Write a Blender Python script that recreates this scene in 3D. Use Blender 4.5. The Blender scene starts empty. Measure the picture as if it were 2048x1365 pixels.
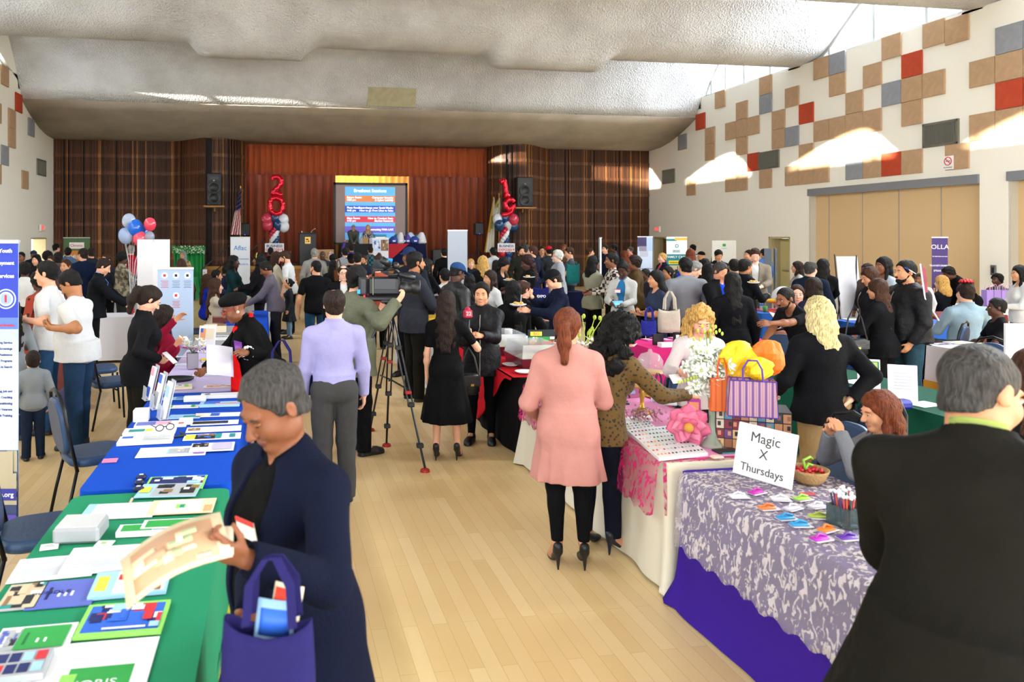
import bpy, bmesh, math, random
import numpy as np
from mathutils import Vector, Matrix, Euler
random.seed(7)
SC = bpy.context.scene
COL = SC.collection
PI = math.pi
# ---------------------------------------------------------------- camera, world, sun, exposure
CAM_H, FPX, PX0, HOR = 2.05, 1500.0, 800.0, 473.0
TH = math.atan(250 / 1500); SN, CS = math.sin(TH), math.cos(TH)
cam_d = bpy.data.cameras.new('camera'); cam = bpy.data.objects.new('camera', cam_d); COL.objects.link(cam)
cam.location = (0, 0, CAM_H); cam.rotation_euler = (PI / 2, 0, -TH)
cam_d.sensor_width = 36; cam_d.lens = 36 * FPX / 2048
cam_d.shift_x = (1024 - PX0) / 2048; cam_d.shift_y = (HOR - 682.5) / 2048
cam_d.clip_start = .05; cam_d.clip_end = 200
cam_d.dof.use_dof = True; cam_d.dof.focus_distance = 7.5; cam_d.dof.aperture_fstop = 3.2
SC.camera = cam
SC.view_settings.view_transform = 'Standard'; SC.view_settings.look = 'None'
SC.view_settings.gamma = 1; SC.view_settings.use_curve_mapping = False
SC.view_settings.exposure = 1.08
try:
    SC.cycles.use_denoising = True; SC.cycles.max_bounces = 7; SC.cycles.diffuse_bounces = 4
    SC.cycles.glossy_bounces = 3; SC.cycles.transmission_bounces = 5; SC.cycles.transparent_max_bounces = 10
    SC.cycles.caustics_reflective = False; SC.cycles.caustics_refractive = False
    SC.cycles.sample_clamp_indirect = 6
except Exception: pass
W = bpy.data.worlds.new('world'); SC.world = W; W.use_nodes = True
W.node_tree.nodes['Background'].inputs[0].default_value = (.86, .93, 1, 1)
W.node_tree.nodes['Background'].inputs[1].default_value = 2.0
RX, LX = 15.3, -7.94
def lamp(name, kind, loc, direction, energy, color=(1, 1, 1), **kw):
    d = bpy.data.lights.new(name, kind); d.energy = energy; d.color = color
    for k, v in kw.items(): setattr(d, k, v)
    o = bpy.data.objects.new(name, d); COL.objects.link(o); o.location = loc
    o.rotation_euler = Vector(direction).to_track_quat('-Z', 'Y').to_euler()
    return o
lamp('sun', 'SUN', (-30, 5, 12), (23.2, 7.25, -3.06), 27, (1, .93, .80), angle=.012)
VAL = [25.4, 20.3, 14.5, 8.7, 2.9, -2.9]
for i in range(5):                                                  # daylight through the clerestory windows
    ym = (VAL[i] + VAL[i + 1]) / 2
    lamp('clerestory_daylight', 'AREA', (RX + .55, ym, 8.1), (-1, 0, -.75), (420, 620, 1500, 1500, 1500)[i], (.80, .90, 1), shape='RECTANGLE', size=4.6, size_y=1.9)
    lamp('clerestory_daylight', 'AREA', (LX - .55, ym, 8.1), (1, 0, -.75), (420, 620, 1500, 1500, 1500)[i], (.82, .91, 1), shape='RECTANGLE', size=4.6, size_y=1.9)
lamp('rear_fill', 'AREA', (3.7, -5.6, 2.6), (0, 1, 0.02), 620, (.90, .95, 1), shape='RECTANGLE', size=20, size_y=4.6)  # unseen soft fill added behind the camera to brighten the near side
# ---------------------------------------------------------------- pixel <-> place (for reading positions off the photograph)
def G(px, py, z):
    Z = (CAM_H - z) * FPX / (py - HOR); xc = (px - PX0) / FPX * Z
    return Z * SN + xc * CS, Z * CS - xc * SN
def D(px, Z):
    xc = (px - PX0) / FPX * Z
    return Z * SN + xc * CS, Z * CS - xc * SN
def ZH(py, Z): return CAM_H - (py - HOR) / FPX * Z
# ---------------------------------------------------------------- materials
MATS = {}
def lin(c):
    if isinstance(c, str):
        c = c.lstrip('#'); c = [int(c[i:i + 2], 16) / 255 for i in (0, 2, 4)]
        return tuple(((v + .055) / 1.055) ** 2.4 if v > .04045 else v / 12.92 for v in c)
    return tuple(c)
def mat(c, rough=.7, metal=0, bump=0, scale=40, var=0, emit=0, sheen=0, alpha=1, trans=0, stretch=None, spec=.5, var_scale=None):
    key = (c, rough, metal, bump, scale, var, emit, sheen, alpha, trans, stretch, spec, var_scale)
    if key in MATS: return MATS[key]
    m = bpy.data.materials.new('surface'); m.use_nodes = True
    nt = m.node_tree; b = nt.nodes['Principled BSDF']
    col = lin(c) + (1,)
    b.inputs['Base Color'].default_value = col; b.inputs['Roughness'].default_value = rough
    b.inputs['Metallic'].default_value = metal; b.inputs['Specular IOR Level'].default_value = spec
    if sheen: b.inputs['Sheen Weight'].default_value = sheen
    if alpha < 1: b.inputs['Alpha'].default_value = alpha
    if trans: b.inputs['Transmission Weight'].default_value = trans
    if emit: b.inputs['Emission Color'].default_value = col; b.inputs['Emission Strength'].default_value = emit
    if bump or var:
        tc = nt.nodes.new('ShaderNodeTexCoord'); mp = nt.nodes.new('ShaderNodeMapping')
        nt.links.new(tc.outputs['Object'], mp.inputs[0])
        if stretch: mp.inputs['Scale'].default_value = stretch
        n = nt.nodes.new('ShaderNodeTexNoise'); n.inputs['Scale'].default_value = scale; n.inputs['Detail'].default_value = 4
        nt.links.new(mp.outputs[0], n.inputs[0])
        if bump:
            bp = nt.nodes.new('ShaderNodeBump'); bp.inputs['Strength'].default_value = min(1, bump); bp.inputs['Distance'].default_value = .02 * max(1, bump)
            nt.links.new(n.outputs['Fac'], bp.inputs['Height']); nt.links.new(bp.outputs[0], b.inputs['Normal'])
        if var:
            if var_scale:
                n = nt.nodes.new('ShaderNodeTexNoise'); n.inputs['Scale'].default_value = var_scale; n.inputs['Detail'].default_value = 5
                nt.links.new(mp.outputs[0], n.inputs[0])
            r = nt.nodes.new('ShaderNodeValToRGB'); nt.links.new(n.outputs['Fac'], r.inputs[0])
            r.color_ramp.elements[0].position = .3; r.color_ramp.elements[1].position = .7
            r.color_ramp.elements[0].color = tuple(v * (1 - var) for v in col[:3]) + (1,)
            r.color_ramp.elements[1].color = tuple(min(1, v * (1 + var)) for v in col[:3]) + (1,)
            nt.links.new(r.outputs[0], b.inputs['Base Color'])
    MATS[key] = m
    return m
def nodes_mat(name):
    m = bpy.data.materials.new(name); m.use_nodes = True
    return m, m.node_tree, m.node_tree.nodes['Principled BSDF']
# ---------------------------------------------------------------- mesh builder
class MB:
    def __init__(s): s.v = []; s.f = []; s.mi = []; s.mats = []; s.M = Matrix.Identity(4); s.m = 0; s.sm = []; s.smooth = False
    def use(s, m, smooth=False):
        if m not in s.mats: s.mats.append(m)
        s.m = s.mats.index(m); s.smooth = smooth; return s
    def at(s, loc=(0, 0, 0), rot=(0, 0, 0)): s.M = Matrix.Translation(loc) @ Euler(rot).to_matrix().to_4x4(); return s
    def add(s, vs, fs):
        b = len(s.v); s.v += [tuple(s.M @ Vector(v)) for v in vs]
        for f in fs: s.f.append([b + i for i in f]); s.mi.append(s.m); s.sm.append(s.smooth)
        return s
    def box(s, c, d, bev=0):
        x, y, z = c; a, b, h = d[0] / 2, d[1] / 2, d[2] / 2
        if bev:
            bev = min(bev, a * .9, b * .9, h * .9); vs = []
            for (sx, sy, sz) in ((i, j, k) for k in (-1, 1) for j in (-1, 1) for i in (-1, 1)):
                vs += [(x + sx * (a - bev), y + sy * (b - bev), z + sz * h), (x + sx * (a - bev), y + sy * b, z + sz * (h - bev)), (x + sx * a, y + sy * (b - bev), z + sz * (h - bev))]
            bm = bmesh.new(); bv = [bm.verts.new(v) for v in vs]
            r = bmesh.ops.convex_hull(bm, input=bv); bm.normal_update(); bm.verts.index_update()
            s.add([v.co[:] for v in bm.verts], [[v.index for v in f.verts] for f in bm.faces]); bm.free(); return s
        vs = [(x + i * a, y + j * b, z + k * h) for k in (-1, 1) for j in (-1, 1) for i in (-1, 1)]
        return s.add(vs, [(0, 2, 3, 1), (4, 5, 7, 6), (0, 1, 5, 4), (2, 6, 7, 3), (0, 4, 6, 2), (1, 3, 7, 5)])
    def quad(s, *p): return s.add(p, [tuple(range(len(p)))])
    def slab(s, p, t):                                              # polygon given flat at one z, thickened upwards by t
        n = len(p); vs = list(p) + [(a, b, c + t) for a, b, c in p]
        return s.add(vs, [tuple(range(n))[::-1], tuple(range(n, 2 * n))] + [(i, (i + 1) % n, n + (i + 1) % n, n + i) for i in range(n)])
    def prism(s, p, axis, t):                                       # polygon of 3d points thickened along the vector axis*t
        n = len(p); ax = Vector(axis) * t; vs = [Vector(q) for q in p] + [Vector(q) + ax for q in p]
        return s.add([tuple(v) for v in vs], [tuple(range(n))[::-1], tuple(range(n, 2 * n))] + [(i, (i + 1) % n, n + (i + 1) % n, n + i) for i in range(n)])
    def tube(s, pts, r, n=8, cap=True, closed=False):
        pts = [Vector(p) for p in pts]; rr = r if isinstance(r, (list, tuple)) else [r] * len(pts)
        vs = []; fs = []; k = len(pts); up = None
        for i, p in enumerate(pts):
            if closed: d = pts[(i + 1) % k] - pts[i - 1]
            else: d = (pts[min(i + 1, k - 1)] - pts[max(i - 1, 0)])
            d.normalize()
            if up is None: up = Vector((0, 0, 1)) if abs(d.z) < .9 else Vector((1, 0, 0))
            a = d.cross(up)
            if a.length < 1e-4: a = d.cross(Vector((.3, .8, .1)))
            a.normalize(); b = a.cross(d); up = b
            for j in range(n):
                t = 2 * PI * j / n; vs.append(tuple(p + (a * math.cos(t) + b * math.sin(t)) * rr[i]))
        for i in range(k if closed else k - 1):
            for j in range(n):
                q = (i + 1) % k; fs.append((i * n + j, i * n + (j + 1) % n, q * n + (j + 1) % n, q * n + j))
        if cap and not closed: fs += [tuple(range(n))[::-1], tuple((k - 1) * n + j for j in range(n))]
        return s.add(vs, fs)
    def cyl(s, a, b, r, r2=None, n=16): return s.tube([a, b], [r, r if r2 is None else r2], n)
    def lathe(s, prof, c=(0, 0, 0), n=20, sx=1, sy=1, jit=None):
        vs = []; fs = []; k = len(prof)
        for i, (r, z) in enumerate(prof):
            for j in range(n):
                t = 2 * PI * j / n; q = r * (jit(t, i) if jit else 1)
                vs.append((c[0] + q * math.cos(t) * sx, c[1] + q * math.sin(t) * sy, c[2] + z))
        for i in range(k - 1):
            for j in range(n): fs.append((i * n + j, i * n + (j + 1) % n, (i + 1) * n + (j + 1) % n, (i + 1) * n + j))
        fs += [tuple(range(n))[::-1], tuple((k - 1) * n + j for j in range(n))]
        return s.add(vs, fs)
    def ball(s, c, r, n=14, m=9):
        r = r if isinstance(r, (tuple, list)) else (r, r, r); vs = []; fs = []
        for i in range(m + 1):
            a = PI * i / m
            for j in range(n):
                t = 2 * PI * j / n; vs.append((c[0] + r[0] * math.sin(a) * math.cos(t), c[1] + r[1] * math.sin(a) * math.sin(t), c[2] + r[2] * math.cos(a)))
        for i in range(m):
            for j in range(n):
                q = (i * n + j, (i + 1) * n + j, (i + 1) * n + (j + 1) % n, i * n + (j + 1) % n)
                fs.append(q)
        return s.add(vs, fs)
    def sheet(s, fn, nu, nv):
        vs = [tuple(fn(i / nu, j / nv)) for j in range(nv + 1) for i in range(nu + 1)]
        return s.add(vs, [(j * (nu + 1) + i, j * (nu + 1) + i + 1, (j + 1) * (nu + 1) + i + 1, (j + 1) * (nu + 1) + i) for j in range(nv) for i in range(nu)])
    def mesh(s, name):
        me = bpy.data.meshes.new(name); me.from_pydata(s.v, [], s.f)
        for m in s.mats: me.materials.append(m)
        me.polygons.foreach_set('material_index', s.mi); me.polygons.foreach_set('use_smooth', s.sm); me.update()
        return me
    def build(s, name, parent=None, label=None, cat=None, group=None, kind=None, loc=None, rz=0, solid=0):
        o = bpy.data.objects.new(name, s.mesh(name)); COL.objects.link(o)
        if parent: o.parent = parent
        if loc: o.location = loc
        if rz: o.rotation_euler = (0, 0, rz)
        if solid:
            m = o.modifiers.new('s', 'SOLIDIFY'); m.thickness = solid; m.offset = 0
        return tag(o, label, cat, group, kind)
def tag(o, label=None, cat=None, group=None, kind=None):
    if label: o['label'] = label
    if cat: o['category'] = cat
    if group: o['group'] = group
    if kind: o['kind'] = kind
    return o
def thing(name, label, cat, loc=(0, 0, 0), rz=0, group=None):
    o = bpy.data.objects.new(name, None); COL.objects.link(o); o.location = loc; o.rotation_euler = (0, 0, rz)
    o.empty_display_size = .1
    return tag(o, label, cat, group)
def dup(root, loc, rz, label, group=None):
    def cp(o, par):
        c = o.copy(); COL.objects.link(c)
        if par: c.parent = par
        for ch in o.children: cp(ch, c)
        return c
    r = cp(root, None); r.location = loc; r.rotation_euler = (0, 0, rz); r['label'] = label
    if group: r['group'] = group
    return r
def MBm(m, smooth=False): return MB().use(m, smooth)
def text(body, size, m, parent, loc, rot=(PI / 2, 0, 0), align='CENTER', name='lettering', ext=.0015, sx=1, bold=0, label=None):
    c = bpy.data.curves.new(name, 'FONT'); c.body = body; c.size = size; c.align_x = align; c.align_y = 'CENTER'
    c.extrude = ext; c.offset = bold; c.resolution_u = 3; c.materials.append(m)
    t = bpy.data.objects.new('tmp', c); me = bpy.data.meshes.new_from_object(t); bpy.data.objects.remove(t); me.name = name
    o = bpy.data.objects.new(name, me); COL.objects.link(o); o.parent = parent; o.location = loc; o.rotation_euler = rot; o.scale = (sx, 1, 1)
    if label: o['label'] = label
    return o
WHITE = mat('#f4f4f2', .5); BLACK = mat('#0b0b0c', .5); CHROME = mat('#c8c8c8', .25, 1)
# ================================================================ THE HALL
YB, YR = 29.0, -6.0
# floor: narrow maple boards running down the hall
m, nt, b = nodes_mat('maple'); L = nt.links.new; N = nt.nodes.new
tc = N('ShaderNodeTexCoord'); mp = N('ShaderNodeMapping'); mp.inputs['Rotation'].default_value = (0, 0, PI / 2)
L(tc.outputs['Object'], mp.inputs[0])
br = N('ShaderNodeTexBrick'); L(mp.outputs[0], br.inputs[0])
br.inputs['Scale'].default_value = 1; br.inputs['Brick Width'].default_value = 1.15; br.inputs['Row Height'].default_value = .082
br.inputs['Mortar Size'].default_value = .0012; br.inputs['Mortar Smooth'].default_value = .3; br.offset = .37
br.inputs['Color1'].default_value = lin('#e2c796') + (1,); br.inputs['Color2'].default_value = lin('#d5b580') + (1,); br.inputs['Mortar'].default_value = lin('#b4935f') + (1,)
n1 = N('ShaderNodeTexNoise'); n1.inputs['Scale'].default_value = 1.3; n1.inputs['Detail'].default_value = 6; L(tc.outputs['Object'], n1.inputs[0])
mx = N('ShaderNodeMix'); mx.data_type = 'RGBA'; mx.blend_type = 'MULTIPLY'; mx.inputs[0].default_value = .35
cr = N('ShaderNodeValToRGB'); cr.color_ramp.elements[0].color = (.78, .72, .62, 1); cr.color_ramp.elements[1].color = (1.0, 1.0, 1.0, 1)
L(n1.outputs['Fac'], cr.inputs[0]); L(br.outputs['Color'], mx.inputs[6]); L(cr.outputs[0], mx.inputs[7]); L(mx.outputs[2], b.inputs['Base Color'])
b.inputs['Roughness'].default_value = .32; b.inputs['Specular IOR Level'].default_value = .4
FLOOR = m
MBm(FLOOR).box(((LX + RX) / 2, 13, -.1), (RX - LX + 1, 40, .2)).build('floor', kind='structure')
# walls
WALL = mat('#f3efe2', .85, bump=.08, scale=60)
STUC = None
m, nt, b = nodes_mat('stucco'); L = nt.links.new; N = nt.nodes.new
tc = N('ShaderNodeTexCoord')
n1 = N('ShaderNodeTexVoronoi'); n1.inputs['Scale'].default_value = 20; n2 = N('ShaderNodeTexNoise'); n2.inputs['Scale'].default_value = 40; n2.inputs['Detail'].default_value = 6
n3 = N('ShaderNodeTexNoise'); n3.inputs['Scale'].default_value = .7; n3.inputs['Detail'].default_value = 6
L(tc.outputs['Object'], n2.inputs[0]); L(tc.outputs['Object'], n1.inputs[0]); L(tc.outputs['Object'], n3.inputs[0])
ad = N('ShaderNodeMath'); ad.operation = 'ADD'; L(n1.outputs['Distance'], ad.inputs[0]); L(n2.outputs['Fac'], ad.inputs[1])
bp = N('ShaderNodeBump'); bp.inputs['Strength'].default_value = .9; bp.inputs['Distance'].default_value = .035; L(ad.outputs[0], bp.inputs['Height']); L(bp.outputs[0], b.inputs['Normal'])
cr = N('ShaderNodeValToRGB'); cr.color_ramp.elements[0].position = .35; cr.color_ramp.elements[1].position = .65
cr.color_ramp.elements[0].color = lin('#c2c2c2') + (1,); cr.color_ramp.elements[1].color = lin('#dcdee0') + (1,); L(n3.outputs['Fac'], cr.inputs[0])
L(cr.outputs[0], b.inputs['Base Color']); b.inputs['Roughness'].default_value = .95; b.inputs['Specular IOR Level'].default_value = .1
STUC = m
SOFF = mat('#a39787', .95, bump=.6, scale=30, var=.12, var_scale=1.1, spec=.1)
# roof profile along the hall (Y, z): the soffit over the stage, then one shell per bay
SOFP = [(29.3, 5.58), (28.6, 5.6), (28.0, 5.63), (27.3, 5.75), (26.5, 5.98), (25.9, 6.2), (25.45, 6.4)]
shell = [(25.45, 6.42), (25.3, 6.75), (25.1, 7.1), (24.75, 7.6), (24.4, 8.0), (23.8, 8.55), (23.0, 8.95), (22.3, 9.0), (21.6, 8.75), (21.1, 8.3), (20.85, 7.8), (20.65, 7.4), (20.45, 7.14)]
bay = [(20.3, 7.07), (20.0, 7.06), (19.65, 7.09), (19.3, 7.16), (18.9, 7.38), (18.3, 7.9), (17.8, 8.27), (17.1, 8.75), (16.4, 9.0), (15.8, 8.8), (15.3, 8.35), (15.05, 7.85), (14.85, 7.4), (14.65, 7.14)]
prof = list(shell)
for k in range(4): prof += [(y - 5.8 * k, z) for y, z in bay]
prof += [(-2.9, 7.07), (-6.4, 7.07)]
def roofz(y, pr=prof):
    for (a, za), (c, zc) in zip(pr, pr[1:]):
        if a >= y >= c: return za + (zc - za) * (a - y) / (a - c + 1e-9)
    return pr[-1][1]
xs = sorted(set([LX - .9, LX, RX, RX + .9] + [round(LX + i * .22, 3) for i in range(1, 106)]))
def sst(a, b, x):
    t = max(0, min(1, (x - a) / (b - a))); return t * t * (3 - 2 * t)
def drop(x, y):                                                     # rounded duct boxes under each valley
    d = 0
    for (a, c) in ((-2.2, 1.0), (5.7, 9.3)): d = max(d, sst(a, a + .3, x) * (1 - sst(c - .3, c, x)))
    q = 0
    for v in (20.0,): q = max(q, sst(v - 1.0, v - .35, y) * (1 - sst(v + .35, v + .8, y)))
    return -.37 * d * q
fine = []
for (a, za), (c, zc) in zip(prof, prof[1:]):
    k = max(1, int((a - c) / .2))
    for i in range(k): fine.append((a + (c - a) * i / k, za + (zc - za) * i / k))
fine.append(prof[-1])
for _ in range(2): fine = [fine[0]] + [((p[0] + 2 * q[0] + r[0]) / 4, (p[1] + 2 * q[1] + r[1]) / 4) for p, q, r in zip(fine, fine[1:], fine[2:])] + [fine[-1]]
mb = MBm(STUC, True); vs = []; nx = len(xs)
for (y, z) in fine: vs += [(x, y, z + drop(x, y)) for x in xs]
mb.add(vs, [(j * nx + i, (j + 1) * nx + i, (j + 1) * nx + i + 1, j * nx + i + 1) for j in range(len(fine) - 1) for i in range(nx - 1)])
o = mb.build('ceiling', kind='structure')
md = o.modifiers.new('s', 'SOLIDIFY'); md.thickness = .16; md.offset = 1; md.use_even_offset = False
mb = MBm(SOFF, True); vs = []; sf = SOFP[:]
for (y, z) in sf: vs += [(LX - .9, y, z), (RX + .9, y, z)]
mb.add(vs, [(j * 2, (j + 1) * 2, (j + 1) * 2 + 1, j * 2 + 1) for j in range(len(sf) - 1)])
o = mb.build('ceiling', kind='structure'); md = o.modifiers.new('s', 'SOLIDIFY'); md.thickness = .12; md.offset = 1
def soffz(y): return roofz(y, SOFP)
# blank access panel in the first shell
px, pz = .52, 0
def on_shell(x, z):
    for (a, za), (c, zc) in zip(fine, fine[1:]):
        if za <= z <= zc and a > 24: return (x, a + (c - a) * (z - za) / (zc - za + 1e-9) - .03, z)
pt = MBm(mat('#aaa487', .6, var=.12, scale=6)); X0, X1 = 3.1, 4.75
q = [on_shell(X0, 6.5), on_shell(X1, 6.5), on_shell(X1, 7.08), on_shell(X0, 7.08)]
pt.prism(q, (0, 1, -.3), .05).build('trim_1', kind='structure')
# side walls: solid to the sill (z 7.11), glazing above it up to the roof
SILL = 7.11
DOORS_R = [(27.54, 28.57, 2.02), (20.35, 21.35, 2.03)]; OPEN_R = [(14.19, 19.55, 3.42), (6.2, 13.54, 3.42)]
def side_wall(name, x, sgn, openings):
    th = .45; mb = MBm(WALL)
    cuts = sorted(openings)
    y = YR
    for (a, c, h) in cuts:
        mb.box((x + sgn * th / 2, (y + a) / 2, 3.55), (th, a - y, 7.1)); mb.box((x + sgn * th / 2, (a + c) / 2, (h + 7.1) / 2), (th, c - a, 7.1 - h)); y = c
    mb.box((x + sgn * th / 2, (y + 25.5) / 2, 3.55), (th, 25.5 - y, 7.1)) if y < 25.5 else None
    y = max(y, 25.5)
    mb.box((x + sgn * th / 2, (y + 31.7) / 2, 3.1), (th, 31.7 - y, 6.2))
    return mb.build(name, kind='structure')
def glazed(x, sgn, bell):
    n = 0
    for k in range(5):
        ya = VAL[k] - (.2 if k == 0 else .35); yb = VAL[k + 1] + .1
        if ya > 25: ya = 25.15
        yf = ya; ya -= .5 * bell
        if bell:
            top = lambda y, a=yb, c=ya: min(roofz(y) - .03, SILL + .02 + .80 * (sst(a, a + 1.35, y) * (1 - sst(a + 1.35, c, y)) ** .8))
        else: top = lambda y: roofz(y) - .02
        ys = [yb + (ya - yb) * i / 30 for i in range(31)]
        fr = MBm(mat('#b9bcbc', .4, .3)); gl = MBm(GLASS)
        poly = [(x + sgn * .2, yb, SILL + .02)] + [(x + sgn * .2, y, max(SILL + .03, top(y))) for y in ys] + [(x + sgn * .2, ya, SILL + .02)]
        w = gl.prism(poly, (sgn, 0, 0), .012).build('window_%d' % (k + 1 + (5 if sgn < 0 else 0)), kind='structure')
        fr.tube([(x + sgn * .15, y, max(SILL + .03, top(y))) for y in ys], .05, 6)
        fr.box((x + sgn * .15, (ya + yb) / 2, SILL + .03), (.08, ya - yb, .07))
        for y in [yb + (ya - yb) * q for q in ((.2, .5, .8) if k else (.22, .5, .72, .9))]:
            if top(y) - SILL > .1: fr.box((x + sgn * .15, y, (SILL + top(y)) / 2), (.07, .09, top(y) - SILL))
        fr.build('window_frame', parent=w)
        if bell:                                                    # added fill above the glazing, shaped to trim the sun patches
            up = MBm(WALL); P = []
            ys2 = ys + [ya + .01, yf + .1]; P = [(x, y, top(y)) for y in ys] + [(x, y, SILL - .02) for y in ys2[-2:]]
            Q = [(x, y, roofz(y) + .05) for y in ys2]
            for i in range(32): up.prism([P[i], P[i + 1], Q[i + 1], Q[i]], (sgn, 0, 0), .3)
            up.build('wall_left_sun_mask', kind='structure')
    # piers of wall under each valley
    pb = MBm(WALL)
    for k in range(1, 6): pb.box((x + sgn * .225, VAL[k] - .13, 7.2), (.45, .5, .3))
    pb.box((x + sgn * .225, 25.33, 7.0), (.45, .36, .6))
    pb.build('trim_%d' % (3 if sgn > 0 else 4), kind='structure')
m, nt, b = nodes_mat('pane'); GLASS = m
tr = nt.nodes.new('ShaderNodeBsdfTransparent'); gs = nt.nodes.new('ShaderNodeBsdfGlossy'); gs.inputs['Roughness'].default_value = .05
mxs = nt.nodes.new('ShaderNodeMixShader'); mxs.inputs[0].default_value = .06
nt.links.new(tr.outputs[0], mxs.inputs[1]); nt.links.new(gs.outputs[0], mxs.inputs[2]); nt.links.new(mxs.outputs[0], nt.nodes['Material Output'].inputs[0])
side_wall('wall_right', RX, 1, [(27.54, 28.57, 2.02), (20.35, 21.35, 2.03), (14.19, 19.55, 3.42), (6.2, 13.54, 3.42)])
side_wall('wall_left', LX, -1, [(26.39, 28.1, 2.0)])
glazed(RX, 1, False); glazed(LX, -1, True)
# rear wall behind the camera, with the added fill lamp in front of it
MBm(WALL).box((3.7, YR, 5.9), (24, .2, 3.0)).build('wall_rear', kind='structure')
# partition doors (tan fabric panels) in the two openings on the right, grey head track
TAN = mat('#d9b98c', .9, bump=.15, scale=200, var=.05); TRACK = mat('#8e9298', .45, .4)
for n_, (a, c, h) in enumerate(((14.19, 19.55, 3.42), (6.2, 13.54, 3.42))):
    w = c - a; k = 0; edges = [a] + ([15.34, 16.56, 17.74, 18.97] if n_ == 0 else [7.4, 8.6, 9.8, 11, 12.2]) + [c]
    d = thing('partition_door', ('tan folding partition wall with four seams, beside the purple banner', 'tan folding partition at the right border of the photo beyond the pier')[n_], 'partition', (RX + .22, 0, 0))
    tag(d, kind='structure'); d.name = 'door_%d' % (n_ + 1)
    for y0, y1 in zip(edges, edges[1:]):
        MBm(TAN).box((0, (y0 + y1) / 2, 1.64), (.06, y1 - y0 - .01, 3.28), .008).build('door_panel', d)
        MBm(mat('#a8a79f', .5, .3)).box((-.01, y1 - .006, 1.62), (.06, .02, 3.2)).build('seam_strip', d)
    MBm(TRACK).box((-.12, (a + c) / 2, 3.32), (.3, w, .2)).build('head_track', d)
    MBm(mat('#c3bfb2', .6)).box((-.1, c - .03, 1.65), (.22, .06, 3.3)).build('jamb', d)
# ordinary doors
def plain_door(n, x, sgn, a, c, h, leaf, open_=False):
    d = thing('door_%d' % n, None, None, (x, 0, 0)); tag(d, kind='structure')
    fm = mat('#b9ab84', .6)
    f = MBm(fm); f.box((sgn * .22, a + .03, h / 2), (.44, .06, h)); f.box((sgn * .22, c - .03, h / 2), (.44, .06, h)); f.box((sgn * .22, (a + c) / 2, h - .02), (.44, c - a, .05)); f.build('door_frame', d)
    if not open_:
        MBm(leaf).box((sgn * .4, (a + c) / 2, h / 2 - .02), (.05, c - a - .1, h - .06)).build('door_leaf', d)
        MBm(CHROME).box((sgn * .35, (a + c) / 2, .98), (.05, .6, .05)).build('push_bar', d)
plain_door(3, RX, 1, 27.54, 28.57, 2.02, mat('#7c5218', .5, var=.2, scale=8))
plain_door(4, RX, 1, 20.35, 21.35, 2.03, mat('#cfc48c', .6))
plain_door(5, LX, -1, 26.39, 28.1, 2.0, BLACK, True)
MBm(mat('#3c4148', .5)).box((LX - .42, 27.15, 1), (.04, .12, 1.98)).build('trim_5', kind='structure')
MBm(mat('#dfe4e8', .8)).box((LX - 1.6, 27.2, 1.2), (.05, 4, 2.6)).build('wall_corridor', kind='structure')
# ---- acoustic panels: a 0.61 x 0.592 m grid, each one a thing
TILEC = {'T': mat('#b59575', .95, bump=.35, scale=25, var=.07, var_scale=9, spec=.1), 'B': mat('#8f9197', .95, bump=.35, scale=25, var=.07, var_scale=9, spec=.1), 'R': mat('#b54a32', .95, bump=.35, scale=25, var=.07, var_scale=9, spec=.1)}
CN = {'T': 'tan', 'B': 'grey', 'R': 'red'}
RT = [(-1,2,'B'),(0,5,'T'),(1,1,'R'),(2,2,'T'),(2,3,'T'),(3,0,'T'),(3,4,'B'),(4,2,'T'),(5,1,'T'),(5,2,'T'),(5,3,'T'),(6,2,'T'),(7,0,'T'),(7,1,'B'),(6,4,'R'),(4,5,'T'),(5,5,'T'),(7,5,'T'),(8,2,'T'),(8,3,'T'),(9,1,'T'),(10,2,'R'),(9,3,'B'),(10,4,'T'),(9,5,'T'),(10,5,'T'),(11,5,'T'),(11,0,'T'),(12,0,'B'),(12,1,'T'),(13,2,'T'),(11,3,'T'),(12,3,'T'),(13,3,'T'),(14,3,'T'),(13,5,'B'),(14,5,'T'),(15,5,'R'),(16,5,'T'),(14,1,'T'),(15,0,'T'),(16,1,'R'),(15,2,'B'),(16,2,'T'),(17,2,'T'),(16,3,'T'),(17,0,'T'),(18,0,'T'),(18,5,'T'),(20,1,'B'),(21,1,'B'),(19,2,'T'),(20,2,'T'),(21,2,'T'),(20,3,'R'),(21,3,'R'),(19,4,'T'),(20,4,'T'),(21,4,'T')]
ORD = 'first second third fourth fifth sixth seventh eighth ninth tenth eleventh twelfth thirteenth fourteenth fifteenth sixteenth seventeenth eighteenth nineteenth twentieth'.split()
ROWN = ['top row', 'second row', 'third row', 'fourth row', 'fifth row', 'lowest row']
tile_me = {}
for k in 'TBR':
    mb = MBm(TILEC[k]); mb.box((0, 0, 0), (.045, .602, .584), .008); tile_me[k] = mb.mesh('acoustic_panel')
def tiles(lst, x, sgn, side):
    byrow = {}
    for c, r, k in sorted(lst): byrow.setdefault((r, k), []).append(c)
    for c, r, k in lst:
        o = bpy.data.objects.new('acoustic_panel', tile_me[k]); COL.objects.link(o)
        o.location = (x + sgn * .024, 26.05 - .6125 * (c + .5), 7.12 - .592 * (r + .5) - (.08 if (c, r) == (18, 0) else 0))
        L_ = byrow[(r, k)]; i = L_.index(c)
        pos = 'the only %s one' % CN[k] if len(L_) == 1 else ('%s %s one from the stage' % (ORD[i], CN[k]))
        tag(o, '%s square acoustic panel, %s wall, %s, %s' % (CN[k], side, ROWN[r], pos), 'panel', 'acoustic panels on the %s wall' % side)
tiles(RT, RX, -1, 'right')
tiles([(-1,2,'B'),(0,5,'T'),(1,1,'R'),(2,2,'T'),(2,3,'T'),(3,0,'T'),(3,4,'B'),(4,2,'T'),(4,5,'T')], LX, 1, 'left')
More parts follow.
